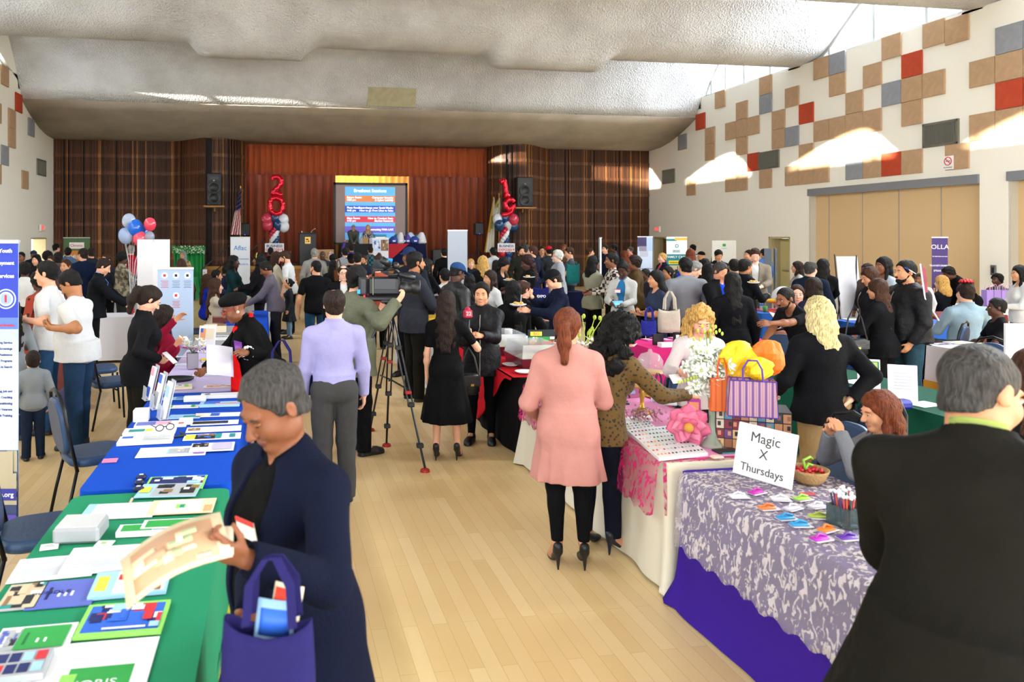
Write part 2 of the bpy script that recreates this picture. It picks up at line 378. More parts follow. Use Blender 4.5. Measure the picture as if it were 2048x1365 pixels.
# vents, exit signs, no-smoking sign, outlets
def vent(x, y0, y1, z0, z1, sgn, label):
    t = thing('wall_vent', label, 'vent', (x + sgn * .02, (y0 + y1) / 2, (z0 + z1) / 2)); w, h = abs(y1 - y0), abs(z1 - z0)
    f = MBm(mat('#7d7a6c', .5, .5)); f.box((0, 0, h / 2 - .02), (.06, w, .05)); f.box((0, 0, -h / 2 + .02), (.06, w, .05)); f.box((0, w / 2 - .02, 0), (.06, .05, h)); f.box((0, -w / 2 + .02, 0), (.06, .05, h)); f.build('frame', t)
    MBm(mat('#45453f', .7)).box((-sgn * .01, 0, 0), (.01, w - .04, h - .04)).build('duct_opening', t)
    g = MBm(mat('#86847a', .5, .2)); n = int(w / .035)
    for i in range(n): g.box((sgn * .01, -w / 2 + (i + .5) * w / n, 0), (.035, .008, h - .06))
    g.build('louvre', t)
vent(RX, 27.83, 26.93, 4.68, 4.14, -1, 'dark louvred wall vent nearest the stage, right wall')
vent(RX, 21.79, 20.82, 4.72, 4.18, -1, 'dark louvred vent beside a red panel, right wall')
vent(RX, 15.62, 14.68, 4.72, 4.16, -1, 'dark louvred vent above the no-smoking sign')
vent(LX, 27.91, 26.97, 4.68, 4.14, 1, 'dark louvred vent on the left wall above the exit door')
def exit_sign(x, y, z, sgn, label):
    t = thing('exit_sign', label, 'sign', (x, y, z)); t.rotation_euler = (0, 0, -sgn * PI / 2)
    MBm(mat('#e9e6df', .5)).box((0, -.04, 0), (.36, .08, .24), .01).build('housing', t)
    text('EXIT', .17, mat('#d8262c', .5, emit=1.2), t, (0, -.084, 0), name='lettering')
    # sign hangs proud of the wall so its face is seen along the wall
exit_sign(RX - .02, 28.16, 2.34, 1, 'small white EXIT sign with red letters above the door by the stage'); 
exit_sign(LX + .02, 27.35, 2.34, -1, 'small white EXIT sign above the doorway on the left wall')
t = thing('no_smoking_sign', 'white no-smoking sign with red ring on the lower right wall panel', 'sign', (RX - .06, 14.91, 3.74)); t.rotation_euler = (0, 0, -PI / 2)
MBm(WHITE).box((0, 0, 0), (.27, .012, .31)).build('plate', t)
r_ = MBm(mat('#c8202a', .5)); r_.tube([(.09 * math.cos(a), -.01, .035 + .09 * math.sin(a)) for a in [i * PI / 12 for i in range(24)]], .01, 6, closed=True); r_.tube([(-.064, -.01, .099), (.064, -.01, -.029)], .009, 6); r_.build('ring', t)
c_ = MBm(BLACK); c_.box((0, -.008, .035), (.11, .004, .016)); c_.build('cigarette', t)
text('NO SMOKING', .035, BLACK, t, (0, -.01, -.11))
for y, z, lb in ((13.85, 1.32, 'grey wall switch plate on the pier between the partitions'), (14.55, .95, 'grey outlet box on the tan partition edge')):
    t = MBm(mat('#6d6f70', .4, .4)).box((0, 0, 0), (.03, .12, .22), .005)
    t.use(BLACK).box((-.016, 0, .0), (.01, .05, .12)); t.build('switch_plate', None, lb, 'switch', loc=(RX - .02, y, z)) if y < 14 else t.build('switch_plate', None, lb, 'switch', loc=(RX + .17, y, z))
# ================================================================ WOOD SCREENS BESIDE THE STAGE
m, nt, b = nodes_mat('walnut_slats'); L = nt.links.new
at_ = nt.nodes.new('ShaderNodeAttribute'); at_.attribute_name = 'tone'
cr = nt.nodes.new('ShaderNodeValToRGB'); L(at_.outputs['Fac'], cr.inputs[0])
e = cr.color_ramp.elements; e[0].color = lin('#3a1f10') + (1,); e[1].color = lin('#63391c') + (1,); e[1].position = .75
for p_, c_ in ((.86, '#87532a'), (.95, '#a0672c')): q = e.new(p_); q.color = lin(c_) + (1,)
L(cr.outputs[0], b.inputs['Base Color']); b.inputs['Roughness'].default_value = .6
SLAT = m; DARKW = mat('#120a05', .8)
def front(x, x_in, s):                                              # plan of the screen: flat, then a rounded swell toward the stage opening
    d = (x - x_in) * -s if s < 0 else (x_in - x)
    d = abs(x - x_in)
    if d > 2.75: return YB
    if d > 1.15: return YB - 1.0 * sst(2.75, 1.15, d) if False else YB - 1.0 * (1 - sst(1.15, 2.75, d))
    return YB - 1.0 * math.sqrt(max(0, 1 - ((1.15 - d) / 1.15) ** 2)) + .0
def screen(name, xa, xb, x_in):
    rnd = random.Random(int(abs(xa) * 10)); mb = MBm(SLAT); tones = []
    x = xa; pts = []
    s = 1 if xb > xa else -1
    while (x - xb) * s < 0:
        y = front(x, x_in, s); dy = (front(x + s * .01, x_in, s) - y) / .01
        pts.append((x, y)); x += s * .052 / math.sqrt(1 + min(dy * dy, 8))
    for i, (x, y) in enumerate(pts):
        ya = front(x - .02, x_in, s); yb = front(x + .02, x_in, s); a = math.atan2(yb - ya, .04)
        a = max(-1.3, min(1.3, a)); top = soffz(min(y, 29.2)) + .02
        t = rnd.random(); t = t * .8; big = rnd.random()
        if big > .93: t = .9 + .1 * rnd.random()
        w = rnd.choice((.022, .028, .034)); dpt = rnd.choice((.042, .046, .05))
        if rnd.random() < .08: continue
        n0 = len(mb.f); mb.at((x, y, 0), (0, 0, a)); mb.box((0, -dpt / 2, top / 2), (w, dpt, top))
        z = .6
        while z < top:
            mb.box((0, -.028, z), (w + .02, .062, .12)); z += .63
        tones += [t] * (len(mb.f) - n0)
    mb.at()
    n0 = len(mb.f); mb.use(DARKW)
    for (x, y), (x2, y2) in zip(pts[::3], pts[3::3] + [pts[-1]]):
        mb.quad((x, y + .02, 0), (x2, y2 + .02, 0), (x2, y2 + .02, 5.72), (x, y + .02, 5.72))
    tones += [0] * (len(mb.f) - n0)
    o = mb.build(name, kind='structure'); me = o.data
    at = me.attributes.new('tone', 'FLOAT', 'FACE'); at.data.foreach_set('value', tones)
screen('wall_back_left', LX, -1.14, -1.14)
screen('wall_back_right', 8.36, RX, 8.36)
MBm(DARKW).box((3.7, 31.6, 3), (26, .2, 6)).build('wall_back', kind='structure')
# stage
STG = mat('#5a3318', .5, var=.15, scale=9)
sx0, sx1, SY, SZ = -2.9, 10.1, 26.5, 1.02
mb = MBm(STG); mb.box(((sx0 + sx1) / 2, (SY + 27.9) / 2, SZ / 2 - .02), (sx1 - sx0, 27.9 - SY, SZ - .04)); mb.box((3.65, 29.65, SZ / 2 - .02), (9.2, 3.5, SZ - .04)); mb.use(mat('#a5752a', .45)).box(((sx0 + sx1) / 2, SY - .02, SZ - .06), (sx1 - sx0, .06, .12)); mb.use(mat('#3a2415', .4)).box(((sx0 + sx1) / 2, (SY + 27.9) / 2, SZ - .01), (sx1 - sx0, 27.9 - SY, .02)).box((3.65, 29.65, SZ - .01), (9.2, 3.5, .02))
mb.use(mat('#8f5a22', .5, var=.2, scale=7)).box(((sx0 + sx1) / 2, SY - .005, .45), (sx1 - sx0 - .02, .02, .88))
mb.build('stage_platform', None, 'raised dark wooden stage with a yellow-brown nosing along its front', 'stage')
# curtains
def curtain(x0, x1, y, z0, z1, m, amp, wl, name, label, rnd=0, gather=0):
    rn = random.Random(rnd); ph = [rn.uniform(0, 6) for _ in range(4)]; n = int((x1 - x0) / wl * 10)
    def f(u, v):
        x = x0 + (x1 - x0) * u; t = x / wl * 2 * PI
        a = amp * (math.sin(t + .6 * math.sin(x * 1.7 + ph[0])) + .4 * math.sin(t * .53 + ph[1])) * (1 - gather * v)
        return x, y + a, z0 + (z1 - z0) * v
    MBm(m, True).sheet(f, n, 3).build(name, None, label, 'curtain', solid=.01)
RUST = mat('#a8470c', .75, sheen=.3, bump=.05, scale=30); RUST2 = mat('#8f3a0a', .75, sheen=.3); GOLDC = mat('#e0a038', .6, sheen=.3)
curtain(-1.25, 8.5, 29.25, 4.42, 5.66, RUST, .05, .23, 'valance', 'pleated rust-orange valance across the top of the stage', 1)
curtain(-1.3, 2.35, 29.6, SZ, 4.7, RUST2, .08, .30, 'stage_curtain', 'rust-red stage curtain behind the balloon 20', 2)
curtain(5.28, 8.6, 29.6, SZ, 4.7, RUST2, .08, .30, 'stage_curtain', 'rust-red stage curtain right of the projection screen', 3)
curtain(2.1, 5.5, 30.6, SZ, 4.75, GOLDC, .06, .25, 'back_curtain', 'golden lit curtain behind the projection screen', 4)
lamp('stage_lamp', 'AREA', (3.0, 29.85, 4.6), (.05, .7, -.6), 35, (1, .72, .35), shape='RECTANGLE', size=2.4, size_y=.2)
# ================================================================ PEOPLE (each body one continuous surface)
class Field:
    def __init__(s, vox): s.vox = vox; s.P = []
    def cone(s, a, b, ra, rb, k=.03, sub=False, lay='b'):           # tapered limb
        s.P.append(('c', np.array(a, float), np.array(b, float), ra, rb, k, sub)); return s
    def ell(s, c, r, R=None, k=.03, sub=False):
        s.P.append(('e', np.array(c, float), np.array(r, float), np.array(R if R is not None else np.eye(3), float), 0, k, sub)); return s
    def fru(s, a, b, ra, rb, flat=.7, k=.02, sub=False, pleat=0, R=None):  # flat-ended elliptical frustum, z axis of R
        s.P.append(('f', np.array(a, float), np.array(b, float), ra, rb, k, sub, flat, pleat, np.array(R if R is not None else np.eye(3), float))); return s
    def cut(s, c, n):                                               # keep only the side the normal points away from
        s.P.append(('p', np.array(c, float), np.array(n, float) / np.linalg.norm(n), 0, 0, 0, True)); return s
    def bounds(s):
        lo = np.full(3, 9.); hi = -lo
        for p in s.P:
            if p[6]: continue
            if p[0] == 'c': r = max(p[3], p[4]); a = np.minimum(p[1], p[2]) - r; b = np.maximum(p[1], p[2]) + r
            elif p[0] == 'e': r = p[2].max(); a = p[1] - r; b = p[1] + r
            else: r = max(p[3], p[4]); a = np.minimum(p[1], p[2]) - r; b = np.maximum(p[1], p[2]) + r
            lo = np.minimum(lo, a); hi = np.maximum(hi, b)
        return lo - .025, hi + .025
    def dist(s, p, Q):
        if p[0] == 'c':
            a, b = p[1], p[2]; ab = b - a; t = np.clip(((Q - a) @ ab) / max(ab @ ab, 1e-9), 0, 1)
            return np.linalg.norm(Q - a - t[..., None] * ab, axis=-1) - (p[3] + t * (p[4] - p[3]))
        if p[0] == 'e':
            q = (Q - p[1]) @ p[3]; k0 = np.linalg.norm(q / p[2], axis=-1); k1 = np.linalg.norm(q / (p[2] ** 2), axis=-1)
            return k0 * (k0 - 1) / np.maximum(k1, 1e-6)
        if p[0] == 'f':
            a, b = p[1], p[2]; R = p[9]; q = (Q - a) @ R; h = ((b - a) @ R)
            t = np.clip(q[..., 2] / h[2], 0, 1); x = q[..., 0] - t * h[0]; y = (q[..., 1] - t * h[1]) / p[7]
            r = np.sqrt(x * x + y * y); rad = p[3] + t * (p[4] - p[3])
            if p[8]: rad = rad * (1 + p[8] * t * np.sin(np.arctan2(y, x) * 11 + 2 * np.sin(np.arctan2(y, x) * 3)))
            z0, z1 = min(0, h[2]), max(0, h[2])
            return np.maximum((r - rad) * (.5 + .5 * p[7]), np.maximum(z0 - q[..., 2], q[..., 2] - z1))
        return (Q - p[1]) @ p[2]
    def mesh(s, name, mats, noise=0, nf=20, pick=None):
        lo, hi = s.bounds(); v = s.vox; n = np.ceil((hi - lo) / v).astype(int) + 1
        D_ = np.full(n, .3, np.float32); ax = [lo[i] + np.arange(n[i]) * v for i in range(3)]
        for p in s.P:
            k = p[5]
            if p[0] == 'p': i0 = np.zeros(3, int); i1 = n
            else:
                if p[0] == 'e': r = p[2].max() + k + 2 * v; a = p[1] - r; b = p[1] + r
                else: r = max(p[3], p[4]) + k + 2 * v; a = np.minimum(p[1], p[2]) - r; b = np.maximum(p[1], p[2]) + r
                i0 = np.clip(((a - lo) / v).astype(int), 0, n); i1 = np.clip(((b - lo) / v).astype(int) + 2, 0, n)
            if (i1 <= i0).any(): continue
            Q = np.stack(np.meshgrid(*[ax[i][i0[i]:i1[i]] for i in range(3)], indexing='ij'), -1)
            d = s.dist(p, Q); sl = tuple(slice(i0[i], i1[i]) for i in range(3)); c = D_[sl]
            if p[6]: d = -d if p[0] != 'p' else d
            if k > 0: h = np.maximum(k - np.abs(c - d), 0) / k; w = h * h * k * .25
            else: w = 0
            D_[sl] = np.maximum(c, d) + w if p[6] else np.minimum(c, d) - w
        if noise:
            X, Y, Z = [a.astype(np.float32) for a in np.meshgrid(*ax, indexing='ij', sparse=True)]
            D_ = D_ + noise * (np.sin(X * nf + 2.1 * np.sin(Y * nf * .7 + Z * 3)) * np.sin(Y * nf * 1.1 + 1.7 * np.sin(Z * nf * .8)) + .6 * np.sin(Z * nf * 1.3 + 2 * np.sin(X * nf * .9) + 1.3 * np.sin(Y * nf * .6)))
        D_[0] = D_[-1] = .3; D_[:, 0] = D_[:, -1] = .3; D_[:, :, 0] = D_[:, :, -1] = .3
        S = D_ < 0; a = S[:-1, :-1, :-1]
        corners = [(i, j, k) for i in (0, 1) for j in (0, 1) for k in (0, 1)]
        sl = lambda A, c: A[c[0]:n[0] - 1 + c[0], c[1]:n[1] - 1 + c[1], c[2]:n[2] - 1 + c[2]]
        tot = sum(sl(S, c).astype(np.int8) for c in corners); act = (tot > 0) & (tot < 8)
        I = np.argwhere(act)
        if len(I) == 0: return None
        idx = np.full(act.shape, -1, np.int64); idx[act] = np.arange(len(I))
        V = {c: D_[I[:, 0] + c[0], I[:, 1] + c[1], I[:, 2] + c[2]] for c in corners}
        acc = np.zeros((len(I), 3)); cnt = np.zeros(len(I))
        for c in corners:
            for axn in range(3):
                if c[axn]: continue
                e = list(c); e[axn] = 1; e = tuple(e); A, B = V[c], V[e]; mk = (A < 0) != (B < 0)
                t = np.where(mk, A / np.where(mk, A - B, 1), 0); p = np.tile(np.array(c, float), (len(I), 1)); p[:, axn] += t
                acc += p * mk[:, None]; cnt += mk
        P = lo + (I + acc / cnt[:, None]) * v
        F = []
        for axn in range(3):
            u, w = (axn + 1) % 3, (axn + 2) % 3
            A = S; s0 = [slice(None)] * 3; s1 = [slice(None)] * 3; s0[axn] = slice(0, -1); s1[axn] = slice(1, None)
            E0, E1 = A[tuple(s0)], A[tuple(s1)]; x = np.argwhere(E0 != E1)
            x = x[(x[:, u] > 0) & (x[:, w] > 0) & (x[:, u] < n[u] - 1) & (x[:, w] < n[w] - 1)]
            if len(x) == 0: continue
            ins = E0[x[:, 0], x[:, 1], x[:, 2]]
            def g(du, dw):
                y = x.copy(); y[:, u] -= du; y[:, w] -= dw; return idx[y[:, 0], y[:, 1], y[:, 2]]
            q = np.stack([g(1, 1), g(0, 1), g(0, 0), g(1, 0)], 1); q[~ins] = q[~ins][:, ::-1]; F.append(q)
        F = np.concatenate(F)
        # one light relaxation pass
        nb = np.zeros_like(P); nc = np.zeros(len(P))
        for i in range(4):
            a, b = F[:, i], F[:, (i + 1) % 4]; np.add.at(nb, a, P[b]); np.add.at(nc, a, 1)
        P = .55 * P + .45 * nb / np.maximum(nc, 1)[:, None]
        me = bpy.data.meshes.new(name); me.vertices.add(len(P)); me.vertices.foreach_set('co', P.astype(np.float32).ravel())
        me.loops.add(len(F) * 4); me.loops.foreach_set('vertex_index', F.ravel().astype(np.int32))
        me.polygons.add(len(F)); me.polygons.foreach_set('loop_start', np.arange(0, len(F) * 4, 4, dtype=np.int32))
        me.polygons.foreach_set('use_smooth', np.ones(len(F), bool))
        for m_ in mats: me.materials.append(m_)
        if pick is not None: me.polygons.foreach_set('material_index', pick(P[F].mean(1)).astype(np.int32))
        me.update(calc_edges=True)
        return me
def rx(a): c, s = math.cos(a), math.sin(a); return np.array([[1, 0, 0], [0, c, -s], [0, s, c]])
def ry(a): c, s = math.cos(a), math.sin(a); return np.array([[c, 0, s], [0, 1, 0], [-s, 0, c]])
def rz_(a): c, s = math.cos(a), math.sin(a); return np.array([[c, -s, 0], [s, c, 0], [0, 0, 1]])
SKIN = {'l': '#d9a184', 'm': '#c48a66', 't': '#a8704a', 'b': '#7a4a31', 'd': '#4e2e20', 'p': '#e0ad95'}
HAIRC = {'k': '#0e0b0a', 'n': '#24160f', 'br': '#3f2416', 'au': '#6b3218', 'bl': '#c79a55', 'pb': '#dcc08a', 'g': '#8d8a86', 'w': '#c9c6c0', 'dg': '#3d3a38'}
def fabric(c, kind=''):
    if kind == 'denim': return mat(c, .85, bump=.2, scale=220, var=.16, var_scale=14, spec=.1)
    if kind == 'leather': return mat(c, .48, bump=.25, scale=35, spec=.35)
    if kind == 'velvet': return mat(c, .8, bump=.15, scale=30, spec=.08)
    if kind == 'satin': return mat(c, .6, bump=1.4, scale=9, spec=.2)
    if kind.startswith('pat'): return pattern(c, kind[3:])
    if kind == 'knit': return mat(c, .9, bump=.35, scale=150, var=.05, spec=.1)
    return mat(c, .85, bump=1.1, scale=7, var=.03, spec=.1)
PATS = {}
def pattern(c, spec):                                               # spec '#rrggbb:scale:kind'
    key = (c, spec)
    if key in PATS: return PATS[key]
    c2, sc, kd = spec.split(':'); m, nt, b = nodes_mat('patterned_cloth'); N = nt.nodes.new; L = nt.links.new
    tc = N('ShaderNodeTexCoord')
    if kd == 'check': t = N('ShaderNodeTexChecker'); t.inputs[1].default_value = lin(c) + (1,); t.inputs[2].default_value = lin(c2) + (1,); t.inputs['Scale'].default_value = float(sc); L(tc.outputs['Object'], t.inputs[0]); L(t.outputs[0], b.inputs['Base Color'])
    else:
        t = N('ShaderNodeTexVoronoi' if kd in ('dot', 'leo') else 'ShaderNodeTexNoise'); t.inputs['Scale'].default_value = float(sc); L(tc.outputs['Object'], t.inputs[0])
        r = N('ShaderNodeValToRGB'); r.color_ramp.elements[0].color = lin(c2) + (1,); r.color_ramp.elements[1].color = lin(c) + (1,)
        p = {'dot': (.30, .34), 'leo': (.22, .42), 'noi': (.47, .53)}[kd]; r.color_ramp.elements[0].position, r.color_ramp.elements[1].position = p
        L(t.outputs[0], r.inputs[0]); L(r.outputs[0], b.inputs['Base Color'])
    b.inputs['Roughness'].default_value = .85; PATS[key] = m; return m
def hairmat(c): return mat(c, .55, bump=1.2, scale=22, var=.6, stretch=(6, 6, .9), spec=.2)
NP_ = 0
def person(px, ytop, Z, face, label, skin='m', hair=('short', 'k'), top=('tee', '#eeeeee'), bot=('trousers', '#111111'), shoes='#111111', la=None, ra=None,
           lean=0, tilt=0, nod=0, turn=0, sit=False, fat=1.0, fem=False, feet=None, inner=None, vox=None, extra=None, group=None, gz=0.0, H0=None, twist=0, curl=(.5, .5), heel=0, tag_=None, gl=0, beard=None, hat=None, legs=True, hipz=None, seatz=.47, name='person'):
    """px,ytop: where the top of the head shows; face: 0 looks to the stage, 90 to the left wall, 180 to the camera, -90 to the right."""
    global NP_; NP_ += 1; rn = random.Random(NP_)
    zt = ZH(ytop, Z) - gz
    lean_, nod_ = math.radians(lean), math.radians(nod)
    hp = 0.90 if not sit else None
    hat_h = {'cap': .02, 'beanie': .02, 'fedora': .06, 'beret': .02}.get(hat[0] if hat else '', 0) + {'afro': .05, 'curly': .02, 'bun': .0, 'bigcurly': .05, 'topbun': .07}.get(hair[0], .008)
    # find the scale so that the crown of the head reaches zt
    def crown(S):
        pel = .95 * S if not sit else (seatz + .09 * S)
        up = (1.612 - .95) * S; R = rx(-lean_); hc = R @ np.array([0, .015 * S, up])
        return pel + hc[2] + .121 * S + hat_h * S
    S = H0 / 1.75 if H0 else 1.0
    if not H0:
        for _ in range(12): S *= 1 + (zt - crown(S)) / crown(S) * (1.0 if not sit else 1.4)
        S = max(.5, min(1.22, S))
    X, Y = D(px, Z)
    if vox is None: vox = min(.0125, max(.0048, 1.55 * Z / FPX)) * (1 if S > .8 else .8)
    hs = 1.0 if S > .85 else (.85 / S) ** .6                        # children have larger heads
    pel = np.array([0, 0, .95 * S if not sit else seatz + .09 * S])
    RL = rz_(math.radians(twist)) @ ry(math.radians(tilt)) @ rx(-lean_)
    def U(x, y, z): return pel + RL @ (np.array([x, y, z - .95]) * S)          # upper body point
    sw = (.185 if not fem else .158) * (1 + .45 * (fat - 1)); fb = fat
    hc = U(0, .02, 1.612); RH = RL @ rz_(math.radians(turn)) @ rx(-nod_)
    if lean_ > 0: RH = RL @ rx(lean_ * .45) @ rz_(math.radians(turn)) @ rx(-nod_)
    K = S * hs * 1.04
    def Hd(x, y, z): return hc + RH @ (np.array([x, y, z]) * K)
    fa = math.radians(face); hx, hy = hc[0], hc[1]
    X -= hx * math.cos(fa) - hy * math.sin(fa); Y -= hx * math.sin(fa) + hy * math.cos(fa)
    # arms
    arms = []
    for sgn, tgt in ((-1, la), (1, ra)):
        sh = U(sgn * sw, -.01, 1.372); L1, L2 = .29 * S, .255 * S
        if tgt is None: tgt = (sgn * (.25 + .05 * (fat - 1) * 3) , .06, .86) if not sit else (sgn * .15, .36, .72 + (seatz - .47))
        if tgt == 'pocket': tgt = (sgn * .21, .07, .98)
        if tgt[0] == 'px':
            wx, wy = D(tgt[1], tgt[3]); dx, dy = wx - X, wy - Y; t = np.array([dx * math.cos(fa) + dy * math.sin(fa), -dx * math.sin(fa) + dy * math.cos(fa), ZH(tgt[2], tgt[3]) - gz])
        else:
            t = np.array(tgt, float) * S
            if lean and tgt[2] < 1.0 and not sit: t = t + np.array([0, .25 * math.sin(lean_) * S, 0])
        d = t - sh; dl = np.linalg.norm(d); mx_ = (L1 + L2) * .995
        if dl > mx_: d *= mx_ / dl; dl = mx_
        wr = sh + d; ca = (L1 * L1 + dl * dl - L2 * L2) / (2 * L1 * dl); ca = max(-1, min(1, ca)); h_ = L1 * math.sqrt(1 - ca * ca)
        hint = np.array([sgn * .55, -.5, -.7]); u = d / dl; hint -= u * (hint @ u); hint /= np.linalg.norm(hint)
        el = sh + u * L1 * ca + hint * h_; arms.append((sh, el, wr))
    # legs
    ft = feet or ((-.10, 0.0), (.11, .04)); lg = []
    for i, sgn in enumerate((-1, 1)):
        hip = pel + np.array([sgn * .088 * S * (1 + .5 * (fb - 1)), -.005, -.04 * S])
        if sit: kn = hip + np.array([sgn * .05, .40 * S, .0]); an = np.array([kn[0], kn[1] + .02, .085]); kn[2] = max(kn[2], .44 * S)
        else:
            an = np.array([ft[i][0] * S, ft[i][1] * S - .03 * S, .085 * S + heel]); d = an - hip; kn = hip + d * .5 + np.array([0, .018 * S, .0])
        lg.append((hip, kn, an))
    tk = top[0]
    # ---- body
    B = Field(vox); e = B.ell; c = B.cone
    k1 = .035 * S
    def torso(F, g, slim=1.0, low=True):                            # g: cloth clearance
        fw = fat * slim
        if low: F.ell(pel + RL @ np.array([0, -.005, .0]) * S, (np.array([.155 * (1 + .4 * (fw - 1)), .115 * fw, .13]) * S + g), RL, .05 * S)
        F.ell(U(0, .008 + .03 * (fw - 1), 1.09), np.array([(.138 if not fem else .125) * fw, .102 * fw ** 1.3, .16]) * S + g, RL, .05 * S)
        F.ell(U(0, 0, 1.28), np.array([(.16 if not fem else .142) * (1 + .6 * (fw - 1)), .112 * (1 + .6 * (fw - 1)), .165]) * S + g, RL, .05 * S)
        F.cone(U(-sw * .80, -.012, 1.362), U(sw * .80, -.012, 1.362), .052 * S + g, .052 * S + g, .05 * S)
        for q in (-1, 1): F.cone(U(q * .025, -.025, 1.455), U(q * sw * .88, -.012, 1.372), .046 * S + g * .7, .040 * S + g * .8, .05 * S)
        if low and tk in ('dress', 'coat', 'cardigan', 'blazer', 'jacket', 'sweater', 'tee', 'blouse', 'hoodie', 'bomber') and g > 0:
            for q in (-1, 1): F.ell(pel + RL @ np.array([q * .07, -.055, -.03]) * S, np.array([.085, .075, .085]) * S + g * .8 + .004, RL, .05 * S)
        if fem:
            for q in (-1, 1): F.ell(U(q * .066, .088 * (1 + .4 * (fw - 1)), 1.265), np.array([.06, .052, .062]) * S * (1 + .5 * (fw - 1)) + g, RL, .04 * S)
        if fw > 1.15: F.ell(U(0, .06 * fw, 1.06), np.array([.135, .10, .14]) * S * fw * .9 + g, RL, .06 * S)
    torso(B, -.004)
    for q in (-1, 1): e(pel + RL @ np.array([q * .07, -.055, -.03]) * S, np.array([.085, .075, .085]) * S, RL, .05 * S)
    nk = .05 * (1.1 if not fem else .92) * (1 + .15 * (fat - 1))
    c(U(0, -.012, 1.42), Hd(0, -.022, -.06), (nk + .012) * S, nk * S, .03 * S)
    # head
    e(Hd(0, -.014, .030), np.array([.075, .094, .087]) * K, RH, .02 * K); e(Hd(0, .020, -.035), np.array([.059 * (1 + .35 * (fat - 1)), .069, .082]) * K, RH, .025 * K)
    e(Hd(0, .062, -.097), np.array([.026, .024, .020]) * K, RH, .02 * K)
    for q in (-1, 1):
        e(Hd(q * .036, .056, -.032), np.array([.026, .026, .028]) * K, RH, .02 * K); e(Hd(q * .046, .0, -.072), np.array([.018, .034, .022]) * K, RH, .02 * K)
    if vox < .0095:
        e(Hd(0, .078, .022), np.array([.048, .013, .012]) * K, RH, .014 * K)
        for q in (-1, 1): e(Hd(q * .031, .101, .002), np.array([.017, .020, .012]) * K, RH, .010 * K, True)
    c(Hd(0, .085, .006), Hd(0, .108, -.034), .008 * K, .0125 * K, .010 * K)
    for q in (-1, 1): e(Hd(q * .010, .100, -.038), np.array([.009, .010, .008]) * K, RH, .006 * K)
    e(Hd(0, .083, -.066), np.array([.022, .011, .0065]) * K, RH, .006 * K); e(Hd(0, .080, -.077), np.array([.018, .011, .0065]) * K, RH, .006 * K)
    for q in (-1, 1):
        e(Hd(q * .077, -.012, -.004), np.array([.010, .019, .031]) * K, RH @ rz_(q * -.35), .006 * K)
        if vox < .008: e(Hd(q * .088, -.006, -.002), np.array([.006, .010, .018]) * K, RH, .004 * K, True)
    # arms + hands
    ar = (1 if not fem else .85) * (1 + .5 * (fat - 1)) * S
    for ai, (sgn, (sh, el, wr)) in enumerate(zip((-1, 1), arms)):
        c(sh, el, .047 * ar, .038 * ar, .03 * S); c(el, wr, .038 * ar, .026 * ar, .02 * S); e(el + (wr - el) * .3, np.array([.040] * 3) * ar, None, .03 * S)
        f = wr - el; f /= np.linalg.norm(f)
        inw = np.array([-sgn, .15, 0.]); inw -= f * (inw @ f); inw /= max(np.linalg.norm(inw), 1e-6)       # toward the body: where the palm looks when the arm hangs
        if abs(f[2]) < .75: pal = np.array([-sgn * .55, .0, -.35 if curl[ai] < .7 else .5]); pal -= f * (pal @ f); pal /= np.linalg.norm(pal)
        else: pal = inw
        wd = np.cross(f, pal)
        if wd @ (np.array([0, 1., .6])) < 0: wd = -wd              # thumb side forward / up
        hsz = S * (.93 if fem else 1.0) * (hs ** .5); Rm = np.stack([wd, pal, f], 1)
        e(wr + f * .047 * hsz, np.array([.040, .0155, .052]) * hsz, Rm, .015 * S)
        if vox < .0115:
            fr = max(.0088, vox * 1.05) if vox > .007 else .0085
            cu = curl[ai]
            for i, (o_, ln) in enumerate(((.029, .066), (.010, .074), (-.010, .069), (-.028, .054))):
                b0 = wr + (f * (.085 if i < 3 else .078) + wd * o_) * hsz; spread = wd * (o_ * .6)
                a1 = cu * .7 + .05 * i; d1 = f * math.cos(a1) + pal * math.sin(a1) + spread * 2; d1 /= np.linalg.norm(d1)
                p1 = b0 + d1 * ln * .48 * hsz; a2 = a1 + cu * 1.1; d2 = f * math.cos(a2) + pal * math.sin(a2); p2 = p1 + d2 * ln * .30 * hsz
                a3 = a2 + cu * .8; d3 = f * math.cos(a3) + pal * math.sin(a3); p3 = p2 + d3 * ln * .24 * hsz
                c(b0 - f * .03 * hsz, p1, fr * hsz, fr * .95 * hsz, .004); c(p1, p2, fr * .95 * hsz, fr * .88 * hsz, .002); c(p2, p3, fr * .88 * hsz, fr * .75 * hsz, .002)
            t0 = wr + (f * .025 + wd * .028) * hsz; t1 = t0 + (f * .6 + wd * .62 + pal * .35) * .042 * hsz; t2 = t1 + (f * .85 + wd * .15 + pal * .45 * (1 + cu)) * .030 * hsz
            c(t0, t1, fr * 1.35 * hsz, fr * 1.1 * hsz, .01); c(t1, t2, fr * 1.1 * hsz, fr * .85 * hsz, .003)
        else: e(wr + f * .115 * hsz + pal * .012, np.array([.036, .014, .035]) * hsz, Rm, .01)
    for sgn, (hip, kn, an) in zip((-1, 1), lg):
        q = 1 + .5 * (fat - 1)
        c(hip, kn, .078 * S * q, .05 * S * q, .03 * S); c(kn, an, .050 * S * q, .034 * S, .02 * S); e(kn + (an - kn) * .3 + np.array([0, -.018 * S, 0]), np.array([.045, .045, .09]) * S, None, .03 * S)
        fo = an + np.array([sgn * .02, .10 * S, -.045 * S - heel * .85]); c(an + np.array([0, -.02 * S, -.04 * S]), fo, .034 * S, .026 * S, .02 * S); c(an, fo, .03 * S, .024 * S, .02)
    sk = mat(SKIN.get(skin, skin), .55, bump=.06, scale=90, var=.05, var_scale=7, spec=.35)
    lip = mat({'l': '#bd7466', 'm': '#a9685a', 't': '#8f5346', 'b': '#6b3f38', 'd': '#4a2b28', 'p': '#c67a6c'}.get(skin, '#a8574c'), .45)
